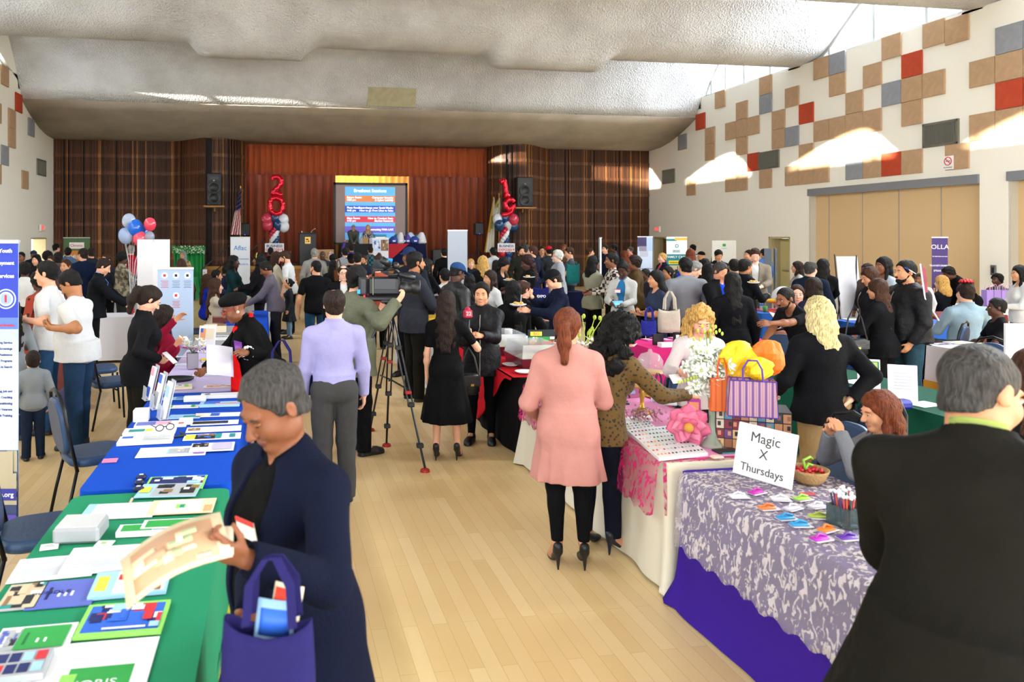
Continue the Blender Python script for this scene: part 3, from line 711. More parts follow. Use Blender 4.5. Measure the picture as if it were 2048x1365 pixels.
    Hc = hc.copy()
    def pick(C):
        q = (C - Hc) @ RH / K
        return ((np.abs(q[:, 0]) < .022 * (1 - ((q[:, 2] + .071) / .02) ** 2).clip(0, 1) + 1e-4) & (np.abs(q[:, 2] + .071) < .0105) & (q[:, 1] > .075)).astype(int)
    root = thing(name, label, 'person', (X, Y, gz), math.radians(face) - TH * 0, group)
    def put(me, nm, lab=None):
        if me is None: return None
        o = bpy.data.objects.new(nm, me); COL.objects.link(o); o.parent = root
        if lab: o['label'] = lab
        return o
    put(B.mesh('body', [sk, lip], pick=pick), 'body')
    # ---- eyes and brows
    if vox < .0125 * 1.01 and abs(((face + 180) % 360) - 180) > 50:
        bm_ = hairmat(HAIRC.get(hair[1], hair[1]) if hair[1] not in ('w', 'g', 'pb', 'bl') else '#6b5238')
        dk = mat('#170f0c', .25); lidm = sk; down = nod > 12
        for q in (-1, 1):
            ey = MBm(mat('#ddd6cf', .3), True); ey.M = Matrix.Translation(tuple(Hd(q * .031, .0795, .001))) @ Matrix(RH.tolist()).to_4x4()
            ey.ball((0, 0, 0), (.0145 * K, .0085 * K, (.0075 if not down else .006) * K), 12, 8)
            ey.use(dk, True).ball((0, .0048 * K, -.001 * K if not down else -.003 * K), (.0062 * K, .0052 * K, .0062 * K), 10, 6)
            ey.use(lidm, True).ball((0, -.0008, .0045 * K if not down else .0012 * K), (.0165 * K, .0112 * K, (.0055 if not down else .0068) * K), 12, 6)
            ey.use(dk, True).tube([(-.014 * K, .004 * K, .0005 * K), (0, .0095 * K, (.0022 if not down else -.0045) * K), (.014 * K, .004 * K, .0005 * K)], .0012 * K, 5)
            ey.build('eye', root)
            br_ = MBm(bm_, True); br_.M = ey.M
            br_.tube([(-q * .016 * K, .010 * K, .017 * K), (0, .013 * K, .0215 * K), (q * .018 * K, .002 * K, .018 * K)], [.0024 * K, .003 * K, .0012 * K], 5)
            br_.build('eyebrow', root)
    # ---- clothes
    tk, tc_ = top[0], top[1]; tkind = top[2] if len(top) > 2 else ''
    bk, bc = bot[0], bot[1]; bkind = bot[2] if len(bot) > 2 else ''
    T = Field(vox); g = {'tee': .010, 'shirt': .011, 'sweater': .017, 'blazer': .026, 'jacket': .034, 'coat': .034, 'dress': .010, 'cardigan': .022, 'blouse': .016, 'hoodie': .030, 'bomber': .036, 'tank': .008}[tk] * (.9 if fem else 1)
    hemz = {'tee': .86, 'shirt': .955, 'sweater': .87, 'blazer': .80, 'jacket': .82, 'coat': .62, 'dress': .52, 'cardigan': .74, 'blouse': .85, 'hoodie': .84, 'bomber': .86, 'tank': .9}[tk]
    for x_ in (extra or []):
        if x_[0] == 'hem': hemz = x_[1]
    torso(T, g, low=tk != 'shirt')
    hw = (.160 * (1 + .5 * (fat - 1)) + (g - .01)) * S if tk != 'shirt' else (.148 * (1 + .5 * (fat - 1))) * S; wv = (.138 if not fem else .126) * fat * S + g
    if not sit:
        flare = {'blazer': .035, 'coat': .07, 'cardigan': .05, 'dress': .10, 'jacket': .03}.get(tk, .012)
        for x_ in (extra or []):
            if x_[0] == 'flare': flare = x_[1]
        T.fru(pel + np.array([0, .0, .10 * S]), np.array([pel[0], pel[1] + (.0 if lean_ == 0 else .01), hemz * S]), wv + .004, hw + flare * S + .012 + (.016 if fat > 1.2 else 0), min(.98, .76 + .5 * max(0, fat - 1.05)), .05 * S, pleat=.02 if tk not in ('dress', 'coat') else .045)
    else:
        T.ell(pel + np.array([0, .02, .0]), np.array([.175 * fat, .14 * fat, .11]) * S + g * .5, None, .04 * S)
    gs = min(g, .011 + g * .38)
    for sgn, (sh, el, wr) in zip((-1, 1), arms):
        if tk == 'tank': continue
        T.cone(sh, el if tk not in ('tee',) and not (extra and ('short',) in extra) else sh + (el - sh) * .62, .049 * ar + gs, .044 * ar + gs * (1.3 if tk == 'tee' else .9), .04 * S)
        if tk != 'tee' and not (extra and ('short',) in extra):
            fr_ = .93 if tk not in ('sweater', 'hoodie') else .97
            if extra and ('roll',) in extra: fr_ = .45
            end = el + (wr - el) * fr_; T.cone(el, end, .043 * ar + gs * .9, .031 * ar + gs * .9, .02 * S)
            if vox < .010:                                          # square off the cuff
                f = (wr - el) / np.linalg.norm(wr - el); rr = .031 * ar + gs * .9
                T.ell(end + f * (rr * .98), np.array([rr * 1.25] * 2 + [rr * .98]), np.stack([np.cross(f, [0.1, .2, 1]) / np.linalg.norm(np.cross(f, [0.1, .2, 1])), np.cross(f, np.cross(f, [0.1, .2, 1])) / np.linalg.norm(np.cross(f, [0.1, .2, 1])), f], 1), .003, True)
    # neck opening
    T.cone(U(0, .01, 1.47), U(0, -.005, 1.6), .058 * S, .09 * S, .008, True)
    openj = tk in ('blazer', 'coat', 'cardigan', 'jacket', 'hoodie') and inner
    if openj:                                                       # open front: cut a wedge that shows the shirt
        wtop, wbot, zb = inner[1] if len(inner) > 1 else (.06, .02, 1.05)
    elif tk in ('tee', 'dress', 'blouse', 'sweater', 'tank'):
        T.ell(U(0, .075, 1.45), np.array([.062, .06, .045 if tk == 'tee' else .06]) * S, RL, .008, True)
    if tk in ('shirt', 'blazer', 'bomber', 'jacket', 'coat'):
        c_k = .004; rr = nk * S + (.016 if tk == 'shirt' else .024); T.fru(U(0, -.012, 1.425), U(0, -.022, 1.507 if tk != 'coat' else 1.49), rr + .012, rr + .002, .95, .008, R=RL)
        T.fru(U(0, -.010, 1.44), U(0, -.02, 1.57), rr - .008, rr - .004, .95, .002, sub=True, R=RL)
        if openj: T.ell(U(0, .085, 1.46), np.array([.045, .075, .07]) * S, RL, .004, True)
        if tk in ('shirt',): T.ell(U(0, .075, 1.47), np.array([.022, .05, .05]) * S, RL, .004, True)
    if openj: T.fru(U(0, .17 * (1 + .6 * (fat - 1)), zb), U(0, .15, 1.47), wbot * S, wtop * S, 2.3 if wtop < .08 else 1.3, .003, sub=True, R=RL)
    if tk in ('hoodie',): T.ell(U(0, -.085, 1.44), np.array([.10, .05, .05]) * S, RL, .03)
    tm = fabric(tc_, tkind)
    nz = {'tee': .0022, 'shirt': .003, 'sweater': .002, 'blazer': .003, 'jacket': .0045, 'coat': .0035, 'dress': .002, 'cardigan': .0025, 'blouse': .0035, 'hoodie': .003, 'bomber': .005, 'tank': .001}[tk]
    nm = {'tee': 't_shirt', 'tank': 'tank_top', 'bomber': 'bomber_jacket'}.get(tk, tk)
    tme = T.mesh(nm, [tm], nz * S, 17); put(tme, nm)
    if tme:
        co = np.empty(len(tme.vertices) * 3, np.float32); tme.vertices.foreach_get('co', co); co = co.reshape(-1, 3)
    def fs(x, z, rx_=.02):                                          # how far forward the garment reaches at (x, z)
        if not tme: return .15
        m_ = (abs(co[:, 0] - x) < rx_) & (abs(co[:, 2] - z) < .02); return float(co[m_, 1].max()) if m_.any() else .15 * fat
    if tk in ('bomber', 'jacket') and not inner and Z < 12:
        zz = [(1.40 - i * (1.40 - hemz - .02) / 10) * S + (pel[2] - .95 * S) for i in range(11)]
        zp = MBm(mat('#9a958c', .35, .8)); zp.tube([(U(0, 0, 1.3)[0], fs(0, z_) + .002, z_) for z_ in zz], .0045, 5); zp.build('zipper', root)
    if inner and openj:
        In = Field(vox); torso(In, .008); In.fru(U(0, -.012, 1.425), U(0, -.02, 1.528), nk * S + .016, nk * S + .006, .95, .006, R=RL); In.cone(U(0, .01, 1.54), U(0, -.005, 1.6), .05 * S, .09 * S, .006, True)
        In.ell(U(0, .075, 1.475), np.array([.02, .05, .045]) * S, RL, .004, True)
        if not sit: In.fru(pel + np.array([0, 0, .10 * S]), np.array([0, 0, max(hemz, .90) * S]), wv - g * .5, hw, .74, .03)
        put(In.mesh('shirt', [fabric(inner[0])], .001, 17), 'shirt')
        if len(inner) > 2:
            t_ = MBm(fabric(inner[2])); pts = [(0, z_) for z_ in (1.43, 1.38, 1.25, 1.10)]; ws = (.016, .02, .028, .036)
            L_ = []
            for w_, (x_, z_) in zip(ws, pts):
                y_ = (.118 if z_ < 1.40 else .095 if z_ < 1.42 else .07) * (1 + .6 * (fat - 1)); L_.append([tuple(U(-w_, y_, z_)), tuple(U(w_, y_, z_))])
            for (a, b_), (c1, d_) in zip(L_, L_[1:]): t_.prism([a, b_, d_, c1], tuple(RL @ np.array([0, 1, 0])), .006)
            t_.build('necktie', root)
    # bottoms
    if bk != 'none' and legs:
        P = Field(vox); bg = {'trousers': .016, 'jeans': .014, 'leggings': .007, 'skirt': .01, 'slacks': .024}[bk]
        q = 1 + .5 * (fat - 1)
        if bk != 'skirt':
            P.ell(pel, np.array([.158 * (1 + .4 * (fat - 1)), .118 * fat, .125]) * S + bg * .5, RL if sit else None, .04 * S)
            for q2 in (-1, 1): P.ell(pel + np.array([q2 * .07, -.055, -.03]) * S, np.array([.085, .075, .085]) * S + bg * .6, None, .05 * S)
            for sgn, (hip, kn, an) in zip((-1, 1), lg):
                wl = .030 if bk in ('trousers', 'slacks') else .018 if bk == 'jeans' else .004
                P.cone(hip, kn, .080 * S * q + bg, .052 * S * q + bg, .025 * S); end = an + np.array([0, 0, -.035 * S if bk != 'leggings' else .01]); P.cone(kn, end, .052 * S * q + bg, .036 * S + wl, .03 * S)
                P.ell(kn + (an - kn) * .3 + np.array([0, -.018 * S, 0]), np.array([.045, .045, .09]) * S + bg * .6, None, .03 * S)
                P.ell(end + np.array([0, 0, -(.036 * S + wl)]), np.array([.09, .09, .036 * S + wl]), None, .002, True)
        else:
            zb = bot[3] if len(bot) > 3 else .45
            P.fru(pel + np.array([0, 0, .10 * S]), np.array([0, 0, zb * S]), wv, .235 * S * q, .75, .02, pleat=.05)
        nm = {'trousers': 'trousers', 'slacks': 'trousers'}.get(bk, bk)
        put(P.mesh(nm, [fabric(bc, bkind)], .003 * S if bk != 'leggings' else .001, 15), nm)
    # shoes
    if legs:
        for sgn, (hip, kn, an) in zip((-1, 1), lg):
            F = Field(min(vox, .011)); cx_ = an[0]; a0 = np.array([an[0], an[1], 0.])
            if heel > .03:
                ball_ = a0 + np.array([sgn * .012, .135 * S, .022]); hl = a0 + np.array([0, -.028 * S, .045 * S + heel * .85])
                F.cone(hl, ball_, .030 * S, .030 * S, .015); F.ell(ball_ + np.array([0, .03 * S, -.002]), np.array([.034, .045, .022]) * S, None, .02); F.cone(hl + np.array([0, -.01, .03]), hl, .033 * S, .033 * S, .01)
                F.cone(hl + np.array([0, -.012, -.01]), a0 + np.array([0, -.045 * S, .006]), .018 * S, .0065, .008)
                if shoes != 'boot': F.ell(a0 + np.array([0, .055 * S, .075 * S + heel]), np.array([.032, .065, .05]) * S, None, .006, True)
            else:
                F.cone(a0 + np.array([0, -.02 * S, .045 * S]), a0 + np.array([sgn * .02, .12 * S, .035 * S]), .042 * S, .040 * S, .02); F.ell(a0 + np.array([sgn * .02, .15 * S, .028 * S]), np.array([.045, .06, .032]) * S, None, .02)
                F.cone(a0 + np.array([0, .0, .06 * S]), a0 + np.array([0, .0, .10 * S]), .042 * S, .040 * S, .02)
                F.cone(a0 + np.array([0, -.02, .008]), a0 + np.array([sgn * .02, .17 * S, .008]), .043 * S, .043 * S, .01)
                F.cut((0, 0, 0.001), (0, 0, -1))
            sc_ = shoes if shoes != 'boot' else '#101010'
            put(F.mesh('shoe', [mat(sc_, .45)]), 'shoe')
    # ---- hair
    st = hair[0]; hcol = HAIRC.get(hair[1], hair[1]); hm = hairmat(hcol)
    Hh = Field(min(vox, .011))
    down_ = np.array([0, 0, -1.0])
    if st not in ('bald', 'none', 'hijab'):
        th_ = {'buzz': .0045, 'short': .010, 'afro': .045, 'curly': .022, 'bigcurly': .05}.get(st, .014)
        Hh.ell(Hd(0, -.016, .033), (np.array([.076, .095, .088]) * K + th_ * K), RH, .01)
        lowc = Hd(0, -.02, -.030 - (.02 if st not in ('buzz', 'short', 'balding') else 0)); nrm = RH @ np.array([0, .62, -.78])
        if st in ('buzz', 'short', 'afro', 'curly', 'balding'): Hh.ell(Hd(0, -.045, -.04), np.array([.062, .055, .055]) * K + th_ * .6 * K, RH, .015)
        if st in ('short', 'buzz', 'balding', 'bun', 'topbun', 'ponytail', 'curly', 'afro'):
            Hh.cut(Hd(0, .02, -.02), RH @ np.array([0, .45, -.89]))
            Hh.cut(Hd(0, .022, -.02), RH @ np.array([0, .88, -.47]))
        else: Hh.cut(Hd(0, .080, .062), RH @ np.array([0, .90, -.42]))
        if st == 'balding': Hh.ell(Hd(0, .012, .115), np.array([.055, .075, .045]) * K, RH, .01, True)
        bk_ = lambda x, y, z: Hd(x, y, z)
        if st in ('long', 'wavy', 'bob', 'longcurly', 'braids'):
            ln = {'long': .36, 'wavy': .30, 'bob': .13, 'longcurly': .26, 'braids': .30}[st] * S; thk = {'longcurly': .05, 'wavy': .035, 'bob': .034}.get(st, .026) * K
            for q in (-1, 1):
                a = bk_(q * .062, -.03, .02); b2 = bk_(q * .072, -.045, -.075); e2 = b2 + down_ * ln * .55 + RL @ np.array([q * .012, -.030, 0]) * S; e3 = b2 + down_ * ln + RL @ np.array([q * .008, -.055, 0]) * S
                Hh.cone(a, b2, thk, thk, .03); Hh.cone(b2, e2, thk, thk * 1.1, .03); Hh.cone(e2, e3, thk * 1.1, thk * .6, .03)
            for xx in (-.035, 0, .035):
                a = bk_(xx, -.075, .0); b2 = bk_(xx, -.075, -.085); e2 = b2 + down_ * ln * .5 + RL @ np.array([0, -.035, 0]) * S; e3 = b2 + down_ * ln * 1.08 + RL @ np.array([0, -.065, 0]) * S
                Hh.cone(a, b2, thk * 1.25, thk * 1.3, .03); Hh.cone(b2, e2, thk * 1.3, thk * 1.25, .04); Hh.cone(e2, e3, thk * 1.25, thk * .6, .04)
            if st in ('long', 'wavy', 'longcurly') and not (extra and ('backhair',) in extra):
                for q in (-1, 1):
                    a = bk_(q * .070, .015, .03); b2 = bk_(q * .078, .012, -.08); e3 = b2 + down_ * ln * .85 + RL @ np.array([q * .01, .04, 0]) * S
                    Hh.cone(a, b2, .016 * K, .020 * K, .02); Hh.cone(b2, e3, .024 * K, .014 * K, .02)
        if st == 'bigcurly':
            for q in range(26):
                u = rn.uniform(-1.5, 1.5); v_ = rn.uniform(-1.0, .9); Hh.ell(Hd(math.sin(u) * .11, -.03 - math.cos(u) * .08, v_ * .13 - .02), np.array([.045] * 3) * K, None, .02)
            for q in range(14): Hh.ell(U(rn.uniform(-.15, .15), -.10 + rn.uniform(-.04, .02), 1.30 + rn.uniform(0, .22)), np.array([.05] * 3) * K, None, .02)
        if st == 'ponytail':
            p0 = Hd(0, -.105, .055); p1 = Hd(0, -.150, .02); p2 = Hd(0, -.145, -.08); p3 = p2 + down_ * .13 * S + RL @ np.array([0, -.02, 0]) * S
            Hh.cone(p0, p1, .024 * K, .032 * K, .02); Hh.cone(p1, p2, .036 * K, .044 * K, .02); Hh.cone(p2, p3, .044 * K, .022 * K, .02); Hh.ell(Hd(0, -.05, -.03), np.array([.066, .055, .06]) * K, RH, .02)
        if st in ('bun', 'topbun'):
            Hh.ell(Hd(0, -.05, -.03), np.array([.066, .055, .055]) * K, RH, .02)
            Hh.ell(Hd(0, -.125, .03) if st == 'bun' else Hd(0, -.055, .135), np.array([.042, .038, .036]) * K, RH, .012)
        if st not in ('bald',):                                     # clear the face
            Hh.ell(Hd(0, .118, -.045), np.array([.066, .088, .100]) * K, RH, .008, True)
            if st in ('short', 'buzz', 'balding', 'bun', 'topbun', 'ponytail'):
                for q in (-1, 1): Hh.ell(Hd(q * .092, -.004, -.012), np.array([.020, .022, .034]) * K, RH, .004, True)
        nzz = {'short': .0035, 'long': .004, 'ponytail': .003, 'curly': .006, 'afro': .006, 'bigcurly': .010, 'longcurly': .009, 'wavy': .005, 'braids': .006}.get(st, .0015)
        put(Hh.mesh('hair', [hm], nzz * K, 75 if nzz > .004 else 55), 'hair')
    if st == 'bald2' : pass
    if beard:
        Bd = Field(min(vox, .009)); 
        Bd.ell(Hd(0, .058, -.092), np.array([.040, .038, .032]) * K, RH, .015)
        for q in (-1, 1): Bd.cone(Hd(q * .040, .040, -.085), Hd(q * .066, .006, -.035), .020 * K, .010 * K, .012)
        Bd.ell(Hd(0, .092, -.054), np.array([.027, .012, .007]) * K, RH, .008)
        Bd.ell(Hd(0, .104, -.072), np.array([.020, .016, .011]) * K, RH, .003, True)
        put(Bd.mesh('beard', [hairmat(HAIRC.get(beard, beard))], .001, 60), 'beard')
    if gl:
        gm = MBm(mat(gl if isinstance(gl, str) else '#151515', .3)); gm.M = Matrix.Translation(tuple(hc)) @ Matrix((RH * K).tolist()).to_4x4()
        for q in (-1, 1):
            gm.tube([(q * .032 + .022 * math.cos(a), .104, .0 + .016 * math.sin(a)) for a in [i * PI / 6 for i in range(12)]], .0022, 5, closed=True); gm.tube([(q * .054, .103, .004), (q * .080, .06, .006), (q * .082, -.005, .006)], .0022, 5)
        gm.tube([(-.010, .106, .004), (.010, .106, .004)], .0022, 5); gm.build('glasses', root)
    if hat:
        hk, hcl = hat[0], hat[1]; Ht = Field(min(vox, .009))
        if hk == 'cap':
            Ht.ell(Hd(0, -.012, .045), np.array([.088, .107, .088]) * K, RH, .01); Ht.cut(Hd(0, 0, .040), RH @ np.array([0, .15, -1]))
            Ht.ell(Hd(0, .105, .046), np.array([.072, .078, .009]) * K, RH @ rx(-.15), .006)
        elif hk == 'beanie': Ht.ell(Hd(0, -.016, .04), np.array([.092, .110, .100]) * K, RH, .01); Ht.cut(Hd(0, 0, .030), RH @ np.array([0, .45, -1])); Ht.cone(Hd(-.05, -.05, .02), Hd(.05, -.05, .02), .055 * K, .055 * K, .02)
        elif hk == 'beret': Ht.ell(Hd(0, -.025, .065), np.array([.118, .125, .068]) * K, RH @ rx(.25), .02); Ht.ell(Hd(0, -.016, .04), np.array([.090, .108, .07]) * K, RH, .02); Ht.cut(Hd(0, 0, .028), RH @ np.array([0, .35, -1]))
        elif hk == 'fedora': Ht.ell(Hd(0, -.01, .07), np.array([.088, .105, .095]) * K, RH, .01); Ht.cut(Hd(0, 0, .048), RH @ np.array([0, 0, -1])); Ht.ell(Hd(0, -.005, .052), np.array([.135, .15, .010]) * K, RH, .01)
        elif hk == 'wrap': Ht.ell(Hd(0, -.03, .05), np.array([.09, .12, .10]) * K, RH, .01); Ht.cut(Hd(0, .0, .02), RH @ np.array([0, .5, -1]))
        elif hk == 'hijab':
            Ht.ell(Hd(0, -.014, .02), np.array([.094, .112, .115]) * K, RH, .02); Ht.cone(Hd(0, -.03, -.05), U(0, 0, 1.40), .088 * K, .125 * S, .04); Ht.ell(Hd(0, .10, -.02), np.array([.056, .07, .085]) * K, RH, .008, True)
        elif hk == 'band': Ht.ell(Hd(0, -.006, .052), np.array([.093, .11, .090]) * K, RH, .0); Ht.cut(Hd(0, .034, 0), RH @ np.array([0, 1, 0])); Ht.cut(Hd(0, .012, 0), RH @ np.array([0, -1, 0])); Ht.cut(Hd(0, 0, .02), RH @ np.array([0, 0, -1]))
        elif hk == 'hood': Ht.ell(Hd(0, -.02, .02), np.array([.10, .125, .125]) * K, RH, .02); Ht.ell(Hd(0, .10, -.01), np.array([.062, .08, .095]) * K, RH, .008, True); Ht.cone(Hd(0, -.06, -.06), U(0, -.06, 1.42), .085 * K, .10 * S, .04)
        put(Ht.mesh({'wrap': 'head_wrap', 'band': 'headband', 'hood': 'hood', 'hijab': 'headscarf'}.get(hk, hk), [fabric(hcl)], .001, 40), {'wrap': 'head_wrap', 'band': 'headband', 'hood': 'hood', 'hijab': 'headscarf'}.get(hk, hk), None)
    root['_'] = 0; del root['_']
    info = dict(fs=fs, root=root, S=S, K=K, U=U, Hd=Hd, RH=RH, RL=RL, arms=arms, pel=pel, X=X, Y=Y, face=face, legs=lg, gz=gz)
    if tag_:                                                        # paper name sticker on the chest
        x_, z_ = tag_[0], tag_[1]; y_ = (.112 + (.032 if fem else 0)) * (1 + .6 * (fat - 1)) + g / S
        mb = MBm(mat('#f3efec', .5)); p_ = U(x_, y_, z_); p_[1] = (fs(p_[0], p_[2], .03) if not inner else p_[1]) + .004; mb.M = Matrix.Translation(tuple(p_)) @ Matrix(RL.tolist()).to_4x4() @ Matrix.Rotation(-.1, 4, 'X')
        mb.box((0, 0, 0), (.085 * S, .004, .06 * S)); mb.use(mat('#d9383a', .5)).box((0, .001, .024 * S), (.085 * S, .004, .014 * S)); mb.build('name_sticker', root)
    return info
def wp(info, p):                                                     # a point of a person's own frame in the hall
    a = math.radians(info['face']); return (info['X'] + p[0] * math.cos(a) - p[1] * math.sin(a), info['Y'] + p[0] * math.sin(a) + p[1] * math.cos(a), p[2] + info['gz'])
def hand(info, i, out=.09):
    sh, el, wr = info['arms'][i]; f = (wr - el) / np.linalg.norm(wr - el); return wp(info, wr + f * out)
# ================================================================ TABLES, CHAIRS, STANDS AND WHAT LIES ON THEM
def cloth_table(name_lab, x0, x1, y0, y1, m, lab, zt=.745, drop=.70, wave=.012, seed=1, flare=0, cat='tablecloth', corner=.05):
    """a folding table (top and legs) and the cloth that hangs over it: two things"""
    t = thing('folding_table', name_lab, 'table', ((x0 + x1) / 2, (y0 + y1) / 2, 0)); w, l = x1 - x0, y1 - y0
    MBm(mat('#c9c4b8', .6)).box((0, 0, zt - .028), (w - .03, l - .03, .035), .01).build('tabletop', t)
    for sx in (-1, 1):
        for sy in (-1, 1): MBm(mat('#5b5f63', .4, .6)).cyl((sx * (w / 2 - .09), sy * (l / 2 - .2), .0), (sx * (w / 2 - .09), sy * (l / 2 - .2), zt - .04), .013, n=8).build('leg', t)
    rn = random.Random(seed); ph = [rn.uniform(0, 6) for _ in range(6)]
    per = []; r = corner; cx = [(x1 - r, y1 - r, 0), (x0 + r, y1 - r, 90), (x0 + r, y0 + r, 180), (x1 - r, y0 + r, 270)]
    pts = []
    for (a, b_, g0) in cx:
        for k in range(5):
            an = math.radians(g0 + k * 22.5); pts.append((a + r * math.cos(an), b_ + r * math.sin(an), math.cos(an), math.sin(an)))
    ring = []
    for i, p in enumerate(pts):
        q = pts[(i + 1) % len(pts)]; d = math.hypot(q[0] - p[0], q[1] - p[1]); n = max(1, int(d / .05))
        for k in range(n):
            f = k / n; nx_, ny_ = p[2] * (1 - f) + q[2] * f, p[3] * (1 - f) + q[3] * f; ring.append((p[0] + (q[0] - p[0]) * f, p[1] + (q[1] - p[1]) * f, nx_, ny_))
    N_ = len(ring); mb = MBm(m, True); vs = []; lev = 12; s = 0
    for j in range(lev + 1):
        v = j / lev; z = zt - (v * drop) if j else zt; s = 0
        for i, (a, b_, nx_, ny_) in enumerate(ring):
            c_ = abs(nx_ * ny_) * 2; u = i * .05
            o = (wave * (1 + 2.2 * c_) * v * (1.3 + math.sin(u * 9 + ph[0]) + .8 * math.sin(u * 4.3 + ph[1] + v) + .5 * math.sin(u * 17 + ph[2]))) + .05 * c_ * v * v + .004 + flare * max(0, v - .82) * 3
            vs.append((a + nx_ * o, b_ + ny_ * o, z if j else zt))
    fs = [(j * N_ + i, (j + 1) * N_ + i, (j + 1) * N_ + (i + 1) % N_, j * N_ + (i + 1) % N_) for j in range(lev) for i in range(N_)]
    mb.add(vs, fs); mb.smooth = False; mb.add([(v[0], v[1], zt) for v in vs[:N_]], [tuple(range(N_))])
    return mb.build('tablecloth', None, lab, cat)
TZ = .747
GREEN = mat('#23815c', .8, bump=.06, scale=14, spec=.12); BLUE = mat('#0a44b0', .8, bump=.06, scale=14, spec=.12); LAV = mat('#c2b6dc', .8, spec=.12)
NAVY = mat('#101638', .8, spec=.12); CREAM = mat('#d8d0bc', .8, bump=.08, scale=12, spec=.12); PURP = mat('#361a84', .8, bump=.06, scale=10, spec=.12); BLK = mat('#0c0c0d', .85, spec=.1); PINK = mat('#d02a78', .8, spec=.12)
WCL = mat('#d4d2da', .8, spec=.12); DGREEN = mat('#0d4a38', .8, spec=.12); RED = mat('#b81020', .8, bump=.2, scale=20, spec=.12)
LROW = (-.99, -.235); RROW = (2.22, 2.98)
cl0 = cloth_table('folding table under the green cloth in the near left corner', *LROW, 1.55, 3.98, GREEN, 'emerald green cloth on the nearest left table, yellow stitching on its side', seed=1, wave=.008)
cloth_table('folding table under the royal blue cloth', *LROW, 4.05, 6.45, BLUE, 'royal blue cloth under heaps of brochures behind the green table', seed=2, wave=.008)
cloth_table('folding table under the pale lavender cloth', *LROW, 6.52, 8.90, LAV, 'pale lavender cloth on the table with the orchid vase', seed=3)
cloth_table('folding table under the grey book stacks', *LROW, 8.97, 11.2, mat('#8f8c90', .8), 'grey cloth under stacks of books beyond the lavender table', seed=4)
cloth_table('folding table in front of the woman in beige', -.74, -.12, 11.3, 13.4, BLUE, 'bright blue cloth in front of the seated woman in beige', seed=5)
cloth_table('folding table by the standing woman in dark green', -.9, -.1, 16.6, 18.8, WCL, 'white and blue cloth on the farthest table of the left row', seed=6)
cloth_table('folding table with the row of water bottles', -4.3, -2.6, 16.6, 17.7, WCL, 'white cloth under the water bottles beside the balloons', seed=7)
cloth_table('folding table before the green photo booth', -4.0, -2.5, 24.7, 25.4, mat('#0f7a3a', .8), 'kelly green cloth in front of the green photo booth', seed=8)
cloth_table('folding table under the purple cloth and white lace', *RROW, 1.35, 3.86, PURP, 'deep purple floor-length cloth on the nearest right table', seed=9, flare=.09, wave=.006, drop=.735)
cloth_table('folding table under the cream cloth and pink lace', *RROW, 3.98, 6.45, CREAM, 'cream floor-length cloth under the hot pink lace', seed=10, wave=.014, drop=.73)
cloth_table('folding table with the catering trays', *RROW, 6.62, 8.75, BLK, 'black floor-length cloth under the catering trays', seed=11, wave=.012, drop=.73)
cloth_table('folding table beyond the catering trays', 1.95, 2.6, 9.75, 11.9, WCL, 'white cloth with yellow boxes behind the interviewed woman', seed=12)
cloth_table('folding table in the middle of the hall far right row', 2.95, 3.5, 13.3, 15.0, NAVY, 'navy cloth behind the man in the dark cap', seed=13)
cloth_table('folding table behind the curly blonde woman', 4.30, 6.1, 8.1, 8.85, PINK, 'hot pink cloth behind the curly blonde woman', seed=14)
cloth_table('folding table under the dark green cloth', 4.78, 5.54, 4.1, 6.6, DGREEN, 'dark green cloth behind the blonde woman in the black blazer', seed=15, wave=.014)
cloth_table('folding table with the red runner and water bottle', 8.1, 9.5, 11.5, 12.3, mat('#0a58b0', .8), 'bright blue cloth behind the reaching man in black', seed=16)
cloth_table('folding table beside the easel board', 8.6, 10.2, 9.7, 10.5, mat('#0a50a8', .8), 'medium blue cloth under white papers by the easel back', seed=17)
cloth_table('folding table with the blue and gold runner', 7.7, 8.5, 5.7, 8.2, BLK, 'black cloth on the table right of the man in the bomber jacket', seed=18)
cloth_table('folding table with the lavender bags', 12.3, 14.4, 11.9, 12.6, WCL, 'white cloth under the lavender gift bags', seed=19)
cloth_table('folding table by the purple banner', 12.2, 13.9, 14.2, 14.9, WCL, 'white cloth between the blonde bob woman and the purple banner', seed=20)
cloth_table('folding table with the maroon cloth', 10.6, 12.0, 10.6, 11.3, mat('#6b1418', .8), 'maroon cloth beside the seated man with the red bow', seed=21)
cloth_table('folding table at the back near the grey banner', 5.5, 7.2, 16.6, 17.3, NAVY, 'dark navy cloth near the teal tote bag', seed=22)
cloth_table('folding table in front of the white poster', 9.2, 11.0, 17.6, 18.3, WCL, 'white cloth at the back of the hall by the white poster', seed=23)
